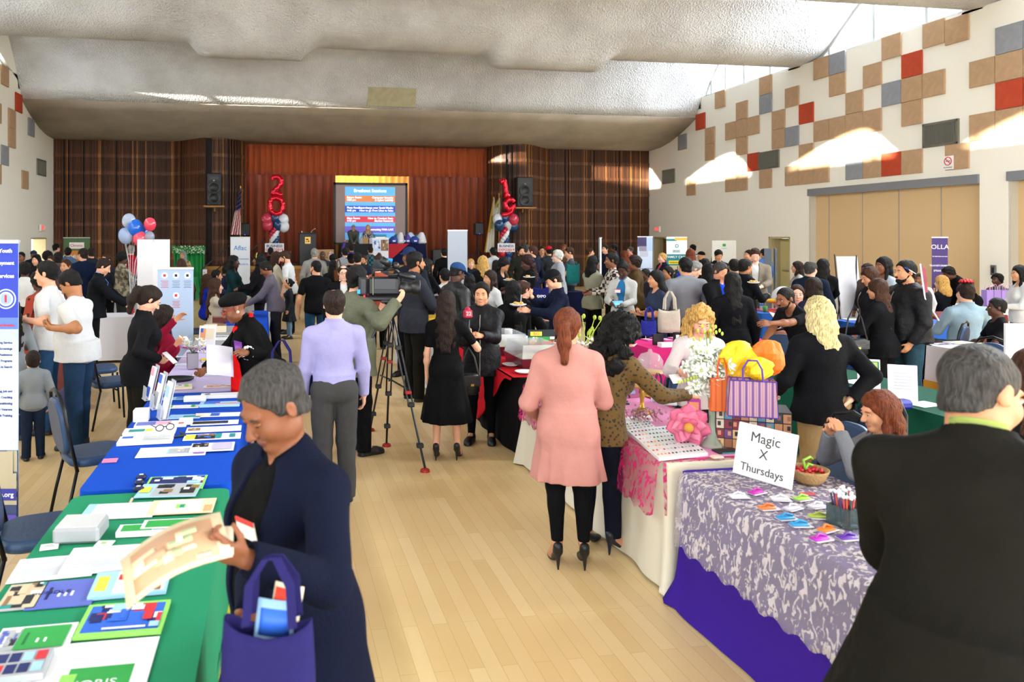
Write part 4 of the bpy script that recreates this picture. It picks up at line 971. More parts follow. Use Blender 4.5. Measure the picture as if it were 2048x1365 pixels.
# --- lace overlays, runners
def lace(c1, sc):
    m, nt, b = nodes_mat('lace'); L = nt.links.new; N = nt.nodes.new; tc = N('ShaderNodeTexCoord'); mp = N('ShaderNodeMapping'); mp.inputs['Scale'].default_value = (1, 1, .6); L(tc.outputs['Object'], mp.inputs[0])
    w = N('ShaderNodeTexNoise'); w.inputs['Scale'].default_value = sc; w.inputs['Detail'].default_value = 2.5; w.inputs['Distortion'].default_value = 1.1; L(mp.outputs[0], w.inputs[0])
    r = N('ShaderNodeValToRGB'); e = r.color_ramp.elements; e[0].position = .545; e[0].color = (.22, .22, .22, 1); e[1].position = .575; e[1].color = (1, 1, 1, 1); L(w.outputs['Fac'], r.inputs[0])
    L(r.outputs[0], b.inputs['Alpha']); b.inputs['Base Color'].default_value = lin(c1) + (1,); b.inputs['Roughness'].default_value = .8
    return m
def overlay(x0, x1, y0, y1, m, dropx, dropy, lab, nm, cat, zt=TZ + .003, sc=.03, off=.03, ends=False, wave=.01, xr=0):
    mb = MBm(m, True); n = int((y1 - y0) / .03)
    rows = [(x1 + off, -xr)] * (1 if xr else 0) + [(x1, 0), (x0, 0), (x0 - .012, -.012)]; k = 9
    prof = []
    if xr: prof += [(x1 + off, -xr), (x1 + off * .7, -xr / 2), (x1 + .012, -.01)]
    prof += [(x1, .0), ((x0 + x1) / 2, 0), (x0, 0), (x0 - .016, -.014)] + [(x0 - .02 - off * (i / k), -dropx * i / k) for i in range(1, k + 1)]
    def f(u, v):
        i = min(len(prof) - 2, int(u * (len(prof) - 1))); t = u * (len(prof) - 1) - i
        x = prof[i][0] * (1 - t) + prof[i + 1][0] * t; z = prof[i][1] * (1 - t) + prof[i + 1][1] * t; y = y0 + (y1 - y0) * v
        if z < -.02: sc_ = -z / dropx; x -= wave * sc_ * (1 + math.sin(y * 11) + .6 * math.sin(y * 23)); z -= sc_ ** 4 * sc * (1 + math.sin(y * 42)) * .5
        return x, y, zt + z
    mb.sheet(f, len(prof) - 1, n)
    if ends:
        def g(u, v):
            x = x0 + (x1 - x0) * u; return x, y0 - .012 - .02 * v, zt - dropy * v - (v ** 4) * sc * (1 + math.sin(x * 42)) * .5
        mb.sheet(g, 24, 8)
    if ends == 2:
        mb.sheet(lambda u, v: (x0 + (x1 - x0) * u, y1 + .012 + .02 * v, zt - dropy * v), 24, 8)
    return mb.build(nm, None, lab, cat, solid=.0015)
overlay(2.20, 2.97, 1.38, 3.80, lace('#c0b6bc', 33), .36, .3, 'white floral lace overlay draped over the purple cloth', 'lace_overlay', 'lace', ends=2, wave=.006)
overlay(2.20, 2.97, 4.02, 6.40, lace('#c02068', 30), .30, .3, 'hot pink floral lace overlay hanging over the cream cloth', 'lace_overlay', 'lace', ends=1, zt=TZ + .004)
mb = MBm(mat('#d98ab8', .5, spec=.3)); mb.box((2.6, 5.2, TZ + .006), (.68, 2.3, .004)); mb.build('satin_runner', None, 'pale pink satin runner under the beauty displays', 'runner')
mb = MBm(RED, True)
def dia(u, v):
    x = 2.17 - .03; y = 6.62 + 2.08 * u; zb = TZ - (.62 * max(0, 1 - abs((y - 7.7) / .95)) + .02) * v; return x - .02 * v - .01 * math.sin(y * 14) * v, y, zb
mb.sheet(dia, 60, 8); mb.smooth = False; mb.quad((2.165, 6.64, TZ + .002), (2.97, 6.64, TZ + .002), (2.97, 8.7, TZ + .002), (2.165, 8.7, TZ + .002)); mb.build('red_overlay', None, 'red satin overlay with a pointed drop on the black catering table', 'tablecloth', solid=.003)
mb = MBm(mat('#d4d2da', .8)); mb.box((8.1, 6.95, TZ + .004), (.82, 1.6, .004)); mb.quad((7.675, 6.1, .748), (7.675, 7.8, .748), (7.645, 7.8, .34), (7.645, 6.1, .34))
mb.use(mat('#c08a20', .7)); 
for k in range(3): mb.use(mat('#c08a20', .7) if k % 2 == 0 else mat('#1c2a78', .7)).quad((7.642, 6.1 + k * .57, .34), (7.642, 6.67 + k * .57, .34), (7.64, 6.67 + k * .57, .25), (7.64, 6.1 + k * .57, .25))
mb.build('table_runner', None, 'white runner with a gold and navy border, right of the bomber jacket man', 'runner', solid=.004)
mb = MBm(mat('#c01830', .7)).box((8.7, 11.9, TZ + .005), (.7, .6, .006)); mb.build('red_runner', None, 'red runner on the blue table beside the water bottle', 'runner')
# --- stitched yellow line on the green cloth's aisle side
mb = MBm(mat('#d8c020', .7)); y = 1.7
while y < 3.9: mb.box((LROW[1] + .022, y, .30), (.012, .05, .022)); y += .066
mb.build('stitching', cl0, 'yellow stitched cord')
# ---------------------------------------------------------------- chairs
VIN = mat('#2b4568', .42, bump=.12, scale=60, spec=.35); FR = mat('#141516', .35, .5)
def make_chair():
    t = thing('banquet_chair', 'x', 'chair')
    def rr(w, h, n=8, r=.12, taper=0):
        P = []
        for (cx, cz, a0) in ((w / 2 - r, h - r, 0), (-w / 2 + r, h - r, 90), (-w / 2 + r, r, 180), (w / 2 - r, r, 270)):
            for k in range(n): a = math.radians(a0 + 90 * k / (n - 1)); P.append((cx + r * math.cos(a), cz + r * math.sin(a)))
        return P
    bk_ = MBm(VIN, True); P = rr(.36, .40, r=.15); z0, tl = .50, .14
    for j, (s_, d_) in enumerate(((.9, -.028), (1, -.015), (1, .015), (.92, .028))): bk_.v += [(x * s_, -.215 + d_ - (z - .0) * tl, z0 + .2 + (z - .2) * s_) for x, z in P]
    n = len(P)
    for j in range(3):
        for i in range(n): bk_.f.append((j * n + i, j * n + (i + 1) % n, (j + 1) * n + (i + 1) % n, (j + 1) * n + i)); bk_.mi.append(0); bk_.sm.append(True)
    bk_.f += [tuple(range(n))[::-1], tuple(range(3 * n, 4 * n))]; bk_.mi += [0, 0]; bk_.sm += [False, False]
    bk_.build('backrest', t)
    st = MBm(VIN, True); Q = rr(.42, .42, r=.13)
    for s_, z in ((.94, .425), (1, .44), (1, .47), (.93, .49)): st.v += [(x * s_, (y - .21) * s_ + .0, z) for x, y in Q]
    for j in range(3):
        for i in range(n): st.f.append((j * n + i, j * n + (i + 1) % n, (j + 1) * n + (i + 1) % n, (j + 1) * n + i)); st.mi.append(0); st.sm.append(True)
    st.f += [tuple(range(n))[::-1], tuple(range(3 * n, 4 * n))]; st.mi += [0, 0]; st.sm += [False, False]; st.build('seat', t)
    hoop = [(-.19, -.17, .40), (-.205, -.205, .55), (-.205, -.235, .70), (-.19, -.255, .84), (-.13, -.272, .93), (0, -.28, .965), (.13, -.272, .93), (.19, -.255, .84), (.205, -.235, .70), (.205, -.205, .55), (.19, -.17, .40)]
    MBm(FR, True).tube(hoop, .013, 8).build('back_frame', t)
    for sx in (-1, 1):
        MBm(FR, True).tube([(sx * .19, -.17, .42), (sx * .20, -.22, .20), (sx * .205, -.26, 0)], .012, 8).build('leg', t)
        MBm(FR, True).tube([(sx * .18, .19, .43), (sx * .195, .20, .22), (sx * .20, .215, 0)], .012, 8).build('leg', t)
    MBm(FR).tube([(-.19, .0, .40), (.19, .0, .40)], .010, 6).build('stretcher', t)
    return t
ch0 = make_chair(); ch_used = []
def chair(px, py_top, Z, face, label, group=None):
    X, Y = D(px, Z)
    if not ch_used: ch_used.append(1); ch0.location = (X, Y, 0); ch0.rotation_euler = (0, 0, math.radians(face)); tag(ch0, label, 'chair', group); return ch0
    return dup(ch0, (X, Y, 0), math.radians(face), label, group)
GC = 'blue banquet chairs'
chair(85, 870, 4.05, -75, 'blue banquet chair with rounded back, beside the green table', GC)
chair(6, 1080, 3.1, -80, 'blue chair cut by the left border, only its seat showing under the banner', GC)
chair(190, 790, 5.5, -62, 'blue banquet chair seen from behind, pushed toward the blue table', GC)
chair(196, 640, 9.0, -70, 'dark blue chair behind the broad man in the white tee', GC)
chair(222, 690, 8.2, -60, 'blue chair with its seat showing behind the woman in the black blazer', GC)
chair(382, 620, 9.6, -80, 'dark blue chair left of the orange and white flyer stand', GC)
chair(398, 590, 12.6, -85, 'dark chair behind the seated woman in beige', GC)
chair(1632, 830, 4.55, 95, 'blue banquet chair with hand-hole back behind the basket of red candy', GC)
chair(1995, 650, 7.2, 60, 'blue chair back beside the white board at the right border', GC)
chair(1880, 640, 9.8, 30, 'dark chair left of the man in the pale blue shirt', GC)
chair(1322, 700, 6.6, 100, 'dark chair between the curly blonde woman and the cake stand', GC)
chair(1545, 700, 8.6, 120, 'black chair under the arm of the reaching man', GC)
chair(1705, 790, 5.15, 100, 'dark chair to the right of the khaki trousers', GC)
chair(1950, 700, 8.0, 100, 'blue chair behind the maroon cloth', GC)
# ---------------------------------------------------------------- printed matter
def paper_mat(c): return mat(c, .45, spec=.3)
PCOL = {'w': '#e9e9ee', 'g': '#2f9a48', 'b': '#2f62c8', 'lb': '#9cc6e8', 'v': '#5a66b8', 'o': '#e8a070', 'y': '#e8d84a', 'p': '#e8a0b8', 'r': '#c8303c', 'k': '#20242c', 't': '#1c8a8a', 'lg': '#8ed060', 'br': '#8a6a4a', 'gy': '#a8acb0', 'vi': '#8a5ab8', 'nv': '#1c2860', 'c': '#e8dcc0', 'm': '#c03090', 'be':'#c8b898'}
def pm(k): return paper_mat(PCOL.get(k, k))
def paper(label, cx, cy, w, l, rot, cols, z=TZ + .002, thick=.004, name='brochure', cat='brochure', group=None, txt=None, frame=None, tilt=0):
    """one sheet, booklet or stack lying flat: body plus printed panels; cols = [(u0,v0,u1,v1,colour)...] in 0..1"""
    mb = MBm(pm(cols[0] if isinstance(cols[0], str) else 'w')); mb.box((0, 0, thick / 2), (w, l, thick))
    n_ = 0
    for q in cols[1:]:
        u0, v0, u1, v1, c = q; n_ += 1
        mb.use(pm(c)).box(((u0 + u1 - 1) / 2 * w, (v0 + v1 - 1) / 2 * l, thick + .0004 + .0002 * n_), ((u1 - u0) * w, (v1 - v0) * l, .0006))
    o = mb.build(name, None, label, cat, group, loc=(cx, cy, z)); o.rotation_euler = (tilt, 0, rot)
    if txt:
        for (s_, sz, u, v, c) in txt: text(s_, sz, pm(c), o, ((u - .5) * w, (v - .5) * l, thick + .0016), (0, 0, 0), ext=.0003)
    return o
def photo(u0, v0, u1, v1, seed, pal=('k', 'br', 'be', 'b', 'gy'), n=14):
    rn = random.Random(seed); out = [(u0, v0, u1, v1, pal[0])]
    for _ in range(n):
        a, b = rn.uniform(u0, u1 - .05), rn.uniform(v0, v1 - .05); w, h = rn.uniform(.04, .22) * (u1 - u0) * 1.6, rn.uniform(.08, .4) * (v1 - v0)
        out.append((a, b, min(u1, a + w), min(v1, b + h), rn.choice(pal)))
    return out
def lines(u0, v0, u1, v1, n, c='gy', fill=.35): return [(u0, v1 - (v1 - v0) * (i + .5) / n, u0 + (u1 - u0) * (1 if i % 3 else .8), v1 - (v1 - v0) * (i + .5 - fill) / n, c) for i in range(n)]
def gp(px, py, label, w, l, rot, cols, **k):
    x, y = G(px, py, TZ); return paper(label, x, y, w, l, math.radians(rot), cols, **k)
# on the green table (all turned to be read from the aisle: text runs across)
R0 = -2
gp(352, 968, 'lime-framed photo flyer at the far end of the green table', .30, .22, R0, ['lg'] + photo(.04, .06, .96, .94, 1, ('nv', 'r', 'lb', 'w', 'b')))
gp(338, 985, 'brochure with a river photo, below the lime-framed flyer', .30, .20, R0 - 3, ['lb'] + photo(.25, .05, .98, .95, 2, ('gy', 'w', 'br', 'lg', 'k')) + [(.03, .3, .2, .7, 'y')], z=TZ + .008)
gp(240, 1024, 'plain white pamphlets with a pale blue edge on the green table', .33, .20, R0, ['w', (0, 0, .12, 1, 'lb')] + lines(.2, .15, .9, .85, 7, '#d4d8e0'))
gp(365, 1017, 'peach envelope with a small green and blue emblem', .30, .19, R0, ['#f0c8a8', (.1, .06, .8, .9, 'w'), (.40, .35, .55, .65, 'lg'), (.46, .4, .53, .6, 't'), (.85, .1, .97, .5, 'o')], z=TZ + .006)
mb = MBm(mat('#a3a6aa', .35, .2)).box((0, 0, .034), (.19, .17, .068), .012); x_, y_ = G(163, 1074, TZ); t = mb.use(mat('#c4c6c8', .35)).box((0, 0, .069), (.17, .15, .003)).build('tin_box', None, 'pale grey square box standing on the green table', 'box', loc=(x_, y_, TZ)); t.rotation_euler = (0, 0, -.06)
gp(300, 1066, 'green and white leaflet stack, the left of two', .27, .09, R0, ['w', (.06, .1, .55, .9, 'g'), (.56, .1, .97, .9, 'gy')], thick=.022)
gp(350, 1058, 'green and white leaflet stack, the right of two', .28, .10, R0, ['w', (.06, .1, .72, .9, 'g'), (.73, .1, .97, .9, 'gy')], thick=.024)
gp(99, 1096, 'small white card at the left edge of the green table', .07, .06, 10, ['w'] + lines(.2, .2, .8, .8, 3))
gp(209, 1090, 'small white card with a green logo below the grey box', .07, .06, -8, ['w', (.3, .4, .6, .7, 'lg')])
gp(110, 1138, 'white printed form, left sheet of the pair on the green table', .30, .21, R0 + 6, ['w'] + lines(.1, .1, .9, .9, 12, '#c8ccd4'))
gp(212, 1124, 'white printed form, right sheet of the pair on the green table', .30, .23, R0 + 2, ['w'] + lines(.1, .1, .9, .9, 12, '#c8ccd4'), z=TZ + .005, thick=.012)
gp(45, 1196, 'street photo brochure at the left edge of the green table', .13, .20, R0 + 4, ['gy'] + photo(.03, .03, .97, .97, 3, ('be', 't', 'w', 'br', 'k')))
gp(130, 1190, 'violet-blue folder with white lettering on the green table', .22, .21, R0 + 3, ['v', (.22, .3, .27, .75, 'nv'), (.4, .38, .44, .5, 'w'), (.5, .38, .54, .52, 'w'), (.6, .38, .64, .55, 'w')], txt=[('BUNDLE', .035, .28, .55, 'nv')])
gp(262, 1172, 'pale blue brochure under the papers the woman in navy holds', .27, .20, R0 + 4, ['lb', (.05, .2, .2, .8, 'y')] + photo(.3, .05, .97, .95, 4, ('w', 'be', 'br', 'r', 'gy')), thick=.014)
gp(248, 1244, 'photo placard in a lime green frame at the front of the green table', .275, .215, R0 + 1, ['lg'] + photo(.06, .10, .95, .92, 5, ('b', 'nv', 'lb', 'w', 'r'), 24) + [(.3, .12, .8, .17, 'w')], thick=.012)
gp(68, 1285, 'white placard with a green panel, left front of the green table', .235, .165, R0 + 3, ['w'] + photo(.02, .08, .3, .9, 6, ('gy', 'w', 'v', 'k')) + [(.3, .08, .93, .9, 'g'), (.38, .25, .42, .7, '#1a6a30'), (.55, .3, .58, .45, 'w'), (.65, .3, .68, .45, 'w')], thick=.01)
gp(180, 1340, 'big white poster sheet with a green emblem, front of the green table', .36, .30, R0 + 2, ['w', (.35, .0, .86, .5, 'g'), (.3, .0, .42, .4, 'lg')], txt=[('NORIS', .05, .56, .2, 'w')])
gp(40, 1345, 'blue and silver badge sheet in the bottom left corner', .16, .14, R0 + 5, ['gy'] + [(.05 + .23 * i, .1 + .45 * j, .24 + .23 * i, .45 + .45 * j, ('r', 'nv', 'nv', 'lb')[(i + j) % 4]) for i in range(4) for j in range(2)], thick=.02, z=TZ + .008)
for k, (px_, py_) in enumerate(((283, 960), (279, 971), (277, 984))):
    x_, y_ = G(px_, py_, TZ); MBm(mat('#141c3c', .3)).box((0, 0, .014), (.055, .042, .028), .012).use(mat('#c8ccd8', .4)).box((.0, 0, .029), (.02, .02, .001)).build('key_fob', None, 'dark blue glossy giveaway fob, %s of three in line' % ('farthest', 'middle', 'nearest')[k], 'giveaway', 'dark blue giveaways on the green table', loc=(x_, y_, TZ))
x_, y_ = G(262, 1005, TZ); MBm(mat('#e8b0a0', .4)).cyl((0, -.03, .006), (0, .03, .006), .006, n=8).build('lip_balm', None, 'small pink-capped tube lying on the green table', 'lip balm', loc=(x_, y_, TZ))
# on the blue table
L_ = [(220, 923, 'pink sticky note at the near corner of the blue table', .08, .07, 3, ['#f080a8'], {}),
 (345, 905, 'white magazine with an oval picture, nearest on the blue table', .40, .20, 0, ['w', (.42, .2, .78, .8, 'lb')] + photo(.45, .25, .75, .75, 11, ('gy', 'w', 'k', 'be')) + [(.82, .1, .98, .9, 'vi')], {}),
 (425, 898, 'brochure with violet text column at the near right of the blue table', .26, .18, 0, ['w'] + photo(.03, .5, .4, .95, 12) + [(.5, .1, .95, .9, '#b8b0d8')], dict(z=TZ + .009)),
 (292, 884, 'stack of white letters with a blue heading, left of the blue table', .33, .16, 2, ['w', (.05, .6, .25, .9, 'b')] + lines(.45, .1, .95, .9, 6), dict(thick=.02)),
 (300, 866, 'newsletter with a teal and yellow strip on the blue table', .33, .13, 2, ['w', (.1, .2, .4, .7, 't'), (.42, .2, .55, .7, 'y')], dict(thick=.018)),
 (425, 875, 'teal and yellow striped leaflets, right side of the blue table', .36, .14, 0, ['w', (.03, .1, .2, .9, 'y')] + photo(.2, .1, .55, .9, 13) + [(.55, .1, .66, .9, 't'), (.8, .2, .9, .8, 't')], {}),
 (428, 860, 'white brochure with a brown portrait on the blue table', .36, .13, 1, ['w'] + photo(.03, .3, .25, .8, 14, ('br', 'be')) + lines(.4, .1, .95, .9, 5, '#c8c0e0'), {}),
 (322, 853, 'violet and pink leaflet near the folded spectacles', .34, .12, 2, ['w', (.03, .1, .4, .9, 'v'), (.4, .1, .7, .9, 'p'), (.85, .1, .95, .9, 'r')], dict(thick=.02)),
 (430, 847, 'dark banner-photo leaflet on the blue table', .32, .11, 0, ['w', (.03, .2, .6, .85, 'k'), (.6, .2, .78, .85, 'nv')], {}),
 (370, 835, 'pale blue leaflet with a teal block mid-table', .22, .12, -2, ['lb', (.45, .3, .85, .7, 't')], {}),
 (435, 831, 'white leaflet with a blue diamond mid-table', .32, .11, -2, ['w', (.35, .1, .55, .9, 'b'), (.02, .2, .2, .8, 'c')], {}),
 (360, 815, 'white and green strip leaflets left of mid-table', .28, .10, -1, ['w'] + photo(.02, .1, .3, .9, 15, ('g', 'lg', 'k')) + [(.8, .1, .9, .9, 'g')], {}),
 (440, 812, 'bright blue and pink magazine at the right edge of the blue table', .30, .11, -1, ['lb', (.1, .3, .5, .9, 'b')] + photo(.4, .0, .95, .4, 16, ('p', 'lg', 'o')), dict(thick=.02)),
 (360, 798, 'blue-tinted leaflet behind the acrylic holders', .28, .10, 0, ['lb'] + lines(.4, .1, .9, .9, 4, 'b'), {}),
 (440, 795, 'white folder with a grey portrait, far end of the blue table', .30, .11, 0, ['w'] + photo(.1, .3, .25, .8, 17, ('gy', 'k')), dict(thick=.024)),
 (350, 778, 'green and white booklet the reaching hand touches', .28, .13, 8, ['c', (.35, .1, .5, .9, 'lg'), (.5, .1, .75, .9, 'w'), (.78, .1, .9, .9, 'lg'), (.6, .6, .7, .8, 'nv')], dict(thick=.02)),
 (440, 774, 'orange and grey strip leaflets at the far edge of the blue table', .28, .09, 0, ['w'] + photo(.1, .1, .9, .9, 18, ('o', 'gy', 'r', 'w')), {}),
 (410, 750, 'white notecard on the lavender cloth, nearest', .22, .12, 0, ['w'] + lines(.1, .1, .9, .9, 3, 'lb'), {}),
 (425, 722, 'white sheet on the lavender cloth right of the vase', .22, .14, 0, ['w'] + lines(.1, .1, .9, .9, 4, '#c0d8f0'), {}),
 (365, 730, 'pale blue card on the lavender cloth left of the vase', .14, .10, 0, ['w', (.1, .2, .9, .4, 'lb')], {}),
 (366, 714, 'white card row on the lavender cloth behind the vase', .14, .10, 0, ['w', (.1, .6, .9, .8, 'b')], {}),
 (440, 703, 'white brochures at the far end of the lavender cloth', .22, .16, 0, ['w', (.1, .1, .4, .9, '#d8e8f4')], {}),
 (443, 680, 'white book with a dark photo on the grey-cloth table', .24, .16, -4, ['w'] + photo(.05, .1, .9, .5, 20, ('k', 'gy', 'w')), dict(thick=.04)),
 (430, 664, 'tall stack of pale books on the grey-cloth table', .30, .22, 3, ['c'] + photo(.6, .0, 1, 1, 21, ('br', 'gy')), dict(thick=.09)),
 (440, 645, 'dark red covered book beyond the tall stack', .22, .18, 3, ['#6b2a2a', (.1, .1, .9, .9, 'br')], dict(thick=.08)),
 (447, 626, 'white sheet at the right end of the bright blue cloth', .3, .3, 10, ['w'] + lines(.1, .1, .9, .9, 5), {}),
]
for (px_, py_, lb, w, l, ro, cols, kw) in L_: gp(px_, py_, lb, w, l, ro, cols, **kw)
# acrylic holders standing on the blue table
def holder(px, pyb, lb, h, w, tilt, rz, cols, seed=0):
    x, y = G(px, pyb, TZ); t = thing('brochure_holder', lb, 'brochure holder', (x, y, TZ), rz)
    a = MBm(mat('#dfe6ee', .15, alpha=.45, spec=.6)); a.box((0, 0, .006), (w, .07, .006)); a.prism([(-w / 2, .02, 0), (w / 2, .02, 0), (w / 2, .02 + math.sin(tilt) * h, h), (-w / 2, .02 + math.sin(tilt) * h, h)], (0, 1, 0), .006); a.prism([(-w / 2, -.03, 0), (w / 2, -.03, 0), (w / 2, -.02, h * .4), (-w / 2, -.02, h * .4)], (0, 1, 0), .004); a.build('acrylic_shell', t)
    p = MBm(pm(cols[0])); p.box((0, 0, h / 2), (w - .015, .018, h * .96)); k = 0
    for (u0, v0, u1, v1, c) in cols[1:]: k += 1; p.use(pm(c)).box(((u0 + u1 - 1) / 2 * w * .9, -.0095 - .0003 * k, (v0 + v1) / 2 * h * .96), ((u1 - u0) * w * .9, .001, (v1 - v0) * h * .95))
    o = p.build('leaflets', t); o.rotation_euler = (-tilt, 0, 0)
    return t
holder(325, 838, 'tall acrylic holder full of white leaflets, the nearest of three', .27, .11, .22, -1.2, ['w', (0, .6, 1, .9, 'lb')])
holder(310, 818, 'acrylic holder with blue-topped leaflets, the middle of three', .27, .11, .22, -1.2, ['w', (0, .75, 1, 1, 'b'), (0, .1, 1, .5, 'gy')])
holder(295, 800, 'acrylic holder with a pink and white leaflet, the farthest of three', .27, .11, .22, -1.2, ['w', (0, .75, 1, 1, 'p'), (0, .1, 1, .4, 'b')])
x_, y_ = G(283, 842, TZ); mb = MBm(pm('w')); mb.box((0, 0, .042), (.10, .09, .084), .003)
for k in range(6): mb.use(pm('#c8c4d4')).box((0, 0, .01 + k * .013), (.102, .092, .0012))
mb.build('card_stack', None, 'block of small white cards at the left edge of the blue table', 'cards', loc=(x_, y_, TZ))
x_, y_ = G(372, 849, TZ); MBm(pm('w')).box((0, 0, .02), (.09, .06, .04), .004).build('card_stack', None, 'small stack of white business cards mid blue table', 'cards', loc=(x_, y_, TZ))
x_, y_ = G(390, 803, TZ); MBm(pm('w')).box((0, 0, .02), (.17, .07, .04), .004).build('card_stack', None, 'long white stack of cards beside the green booklet', 'cards', loc=(x_, y_, TZ))
def specs(px, py, lb, z=.02):
    x, y = G(px, py, TZ + z); t = thing('eyeglasses', lb, 'eyeglasses', (x, y, TZ + z), .4)
    g = MBm(BLACK)
    for q in (-1, 1): g.tube([(q * .034 + .026 * math.cos(a), 0, .022 + .020 * math.sin(a)) for a in [i * PI / 6 for i in range(12)]], .003, 5, closed=True)
    g.tube([(-.01, 0, .028), (.01, 0, .028)], .003, 5); g.build('rim', t)
    for q in (-1, 1): MBm(BLACK).tube([(q * .06, 0, .03), (q * .058, .13, .018)], .0028, 5).build('temple', t)
specs(330, 862, 'black-rimmed reading glasses lying on the newsletters')
x_, y_ = G(357, 876, TZ); mb = MBm(mat('#181a20', .4)); mb.tube([(-.08, -.03, .008), (.04, .02, .008), (.0, .09, .012)], .008, 6); mb.build('lanyard', None, 'black lanyard strap lying on the blue cloth', 'lanyard', loc=(x_, y_, TZ))
x_, y_ = G(352, 762, TZ); mb = MBm(BLACK, True); mb.lathe([(.13, 0), (.155, .012), (.16, .03), (.15, .032), (.14, .014), (.02, .006)], n=28, sy=.6).build('serving_tray', None, 'black oval tray between the blue and lavender tables', 'tray', loc=(x_, y_, TZ))
# vase of orchids on the lavender table
x_, y_ = G(385, 738, TZ); t = thing('flower_vase', 'silver square vase with white and magenta orchids on the lavender cloth', 'vase', (x_, y_, TZ), .2)
MBm(mat('#9d98a0', .3, .7)).box((0, 0, .08), (.105, .105, .16), .006).build('vase_body', t)
def petals(mb, rn, c, r, n, m):
    mb.use(m, True)
    for k in range(n):
        a = 2 * PI * k / n + rn.uniform(-.2, .2); tl = rn.uniform(.1, .7); px_, py_ = math.cos(a), math.sin(a)
        q = [(c[0] + px_ * r * u + -py_ * r * w_, c[1] + py_ * r * u + px_ * r * w_, c[2] + r * (u * tl - .25 * w_ * w_ * 4)) for u, w_ in ((.05, 0), (.5, -.34), (1.0, -.1), (1.0, .1), (.5, .34))]
        mb.add(q, [(0, 1, 2, 3, 4)])
rn = random.Random(3)
for nm, col_, cnt in (('white_blossom', '#eef0e6', 16), ('magenta_blossom', '#c060c8', 9)):
    for k in range(cnt):
        mb = MB(); c = (rn.uniform(-.10, .12), rn.uniform(-.09, .09), .20 + rn.uniform(-.03, .10 if nm[0] == 'w' else .01)); petals(mb, rn, c, .045, 5, mat(col_, .6)); mb.use(mat('#c8d040', .6), True).ball(c, .008, 6, 4); mb.build(nm, t, solid=.001)
for k in range(5): MBm(mat('#3a7a30', .6)).tube([(0, 0, .15), (rn.uniform(-.06, .06), rn.uniform(-.05, .05), .22)], .004, 5).build('stem', t)
x_, y_ = G(408, 722, TZ); MBm(mat('#e0c030', .5)).box((0, 0, .012), (.08, .05, .024), .01).build('yellow_token', None, 'small yellow giveaway beside the orchid vase', 'giveaway', loc=(x_, y_, TZ))
def easel_card(px, pyb, lb, w, h, rz, body, items, tilt=.18, thick=.008, name='table_sign', cat='sign', z=TZ, txt=None, stand=True):
    x, y = G(px, pyb, z); t = thing(name, lb, cat, (x, y, z), rz)
    M_ = Matrix.Rotation(-tilt, 4, 'X')
    p = MBm(body if not isinstance(body, str) else pm(body)); p.M = M_; p.box((0, 0, h / 2), (w, thick, h), .003); k = 0
    for (u0, v0, u1, v1, c) in items: k += 1; p.use(pm(c)).box(((u0 + u1 - 1) / 2 * w, -thick / 2 - .0003 * k, (v0 + v1) / 2 * h), ((u1 - u0) * w, .0008, (v1 - v0) * h))
    p.build('panel', t)
    if stand: MBm(BLACK if isinstance(body, str) else body).prism([(-.02, .012, .0), (.02, .012, .0), (.02, math.sin(tilt) * h * .8 + .01, h * .75), (-.02, math.sin(tilt) * h * .8 + .01, h * .75)], (0, 1, -.1), .01).tube([(0, .01 + math.sin(tilt) * h * .7, h * .7), (0, h * .5, .003)], .005, 5).build('easel_strut', t)
    for (s_, sz, u, v, c) in (txt or []):
        o = text(s_, sz, pm(c), t, tuple(M_ @ Vector(((u - .5) * w, -thick / 2 - .0012 - .0003 * k, v * h))), (PI / 2 - tilt, 0, 0), ext=.0004)
    return t
easel_card(412, 706, 'orange and white flyer in a clear stand with a blue bottom strip', .20, .30, -.35, 'w', [(.08, .45, .4, .9, 'o'), (.4, .5, .9, .9, 'c'), (.1, .05, .95, .25, 'b'), (.1, .75, .25, .9, 'b')])
easel_card(238, 590, 'dark-framed picture board leaning beside the water bottles', .40, .75, -1.25, 'k', [(.08, .06, .92, .94, 'w'), (.2, .5, .8, .85, 'be')], z=.75, tilt=.2)
easel_card(222, 594, 'small violet and white leaflet stand left of the bottles', .2, .28, -.4, 'w', [(.2, .1, .8, .5, 'vi')], z=.75)
easel_card(398, 549, 'small white table sign on the kelly green cloth', .35, .38, 0, 'w', [(.2, .3, .8, .7, '#b8e0c8')], z=.75)
easel_card(409, 551, 'tiny white card stand on the kelly green cloth', .16, .2, 0, 'w', [(.3, .3, .7, .6, 'be')], z=.75)
# water bottles
def bottle(x, y, lb, grp=None, h=.20, r=.031, z=.75, cap='#e8eef4', lab='#3a78c8', body='#c4d8e8'):
    t = thing('water_bottle', lb, 'bottle', (x, y, z), 0, grp)
    MBm(mat(body, .1, alpha=.55, spec=.7), True).lathe([(r * .9, 0), (r, .01), (r, h * .35), (r * .93, h * .4), (r, h * .45), (r, h * .66), (r * .5, h * .84), (r * .38, h * .9), (r * .38, h * .93)], n=12).build('bottle_body', t)
    MBm(mat(lab, .5), True).lathe([(r * 1.02, h * .42), (r * 1.02, h * .64)], n=12).build('bottle_label', t); MBm(mat(cap, .4)).cyl((0, 0, h * .92), (0, 0, h), r * .45, n=10).build('bottle_cap', t)
    return t
bx_, by_ = -3.05, 16.85
b0 = bottle(bx_ - .28, by_ - .1, 'clear water bottle on the white table below the balloons', 'water bottles in rows')
for i in range(6):
    for j in range(3):
        if i or j: dup(b0, (bx_ - .28 + i * .115, by_ - .1 + j * .115, .75), 0, 'clear water bottle on the white table below the balloons', 'water bottles in rows')
# ================================================================ STAGE DRESSING
def on(px, Y):                                                      # X of a pixel column on the plane Y
    u = (px - PX0) / FPX; Z = Y / (CS - u * SN); return Z * (SN + u * CS), Z
def zon(px, py, Y): return CAM_H - (py - HOR) / FPX * on(px, Y)[1]
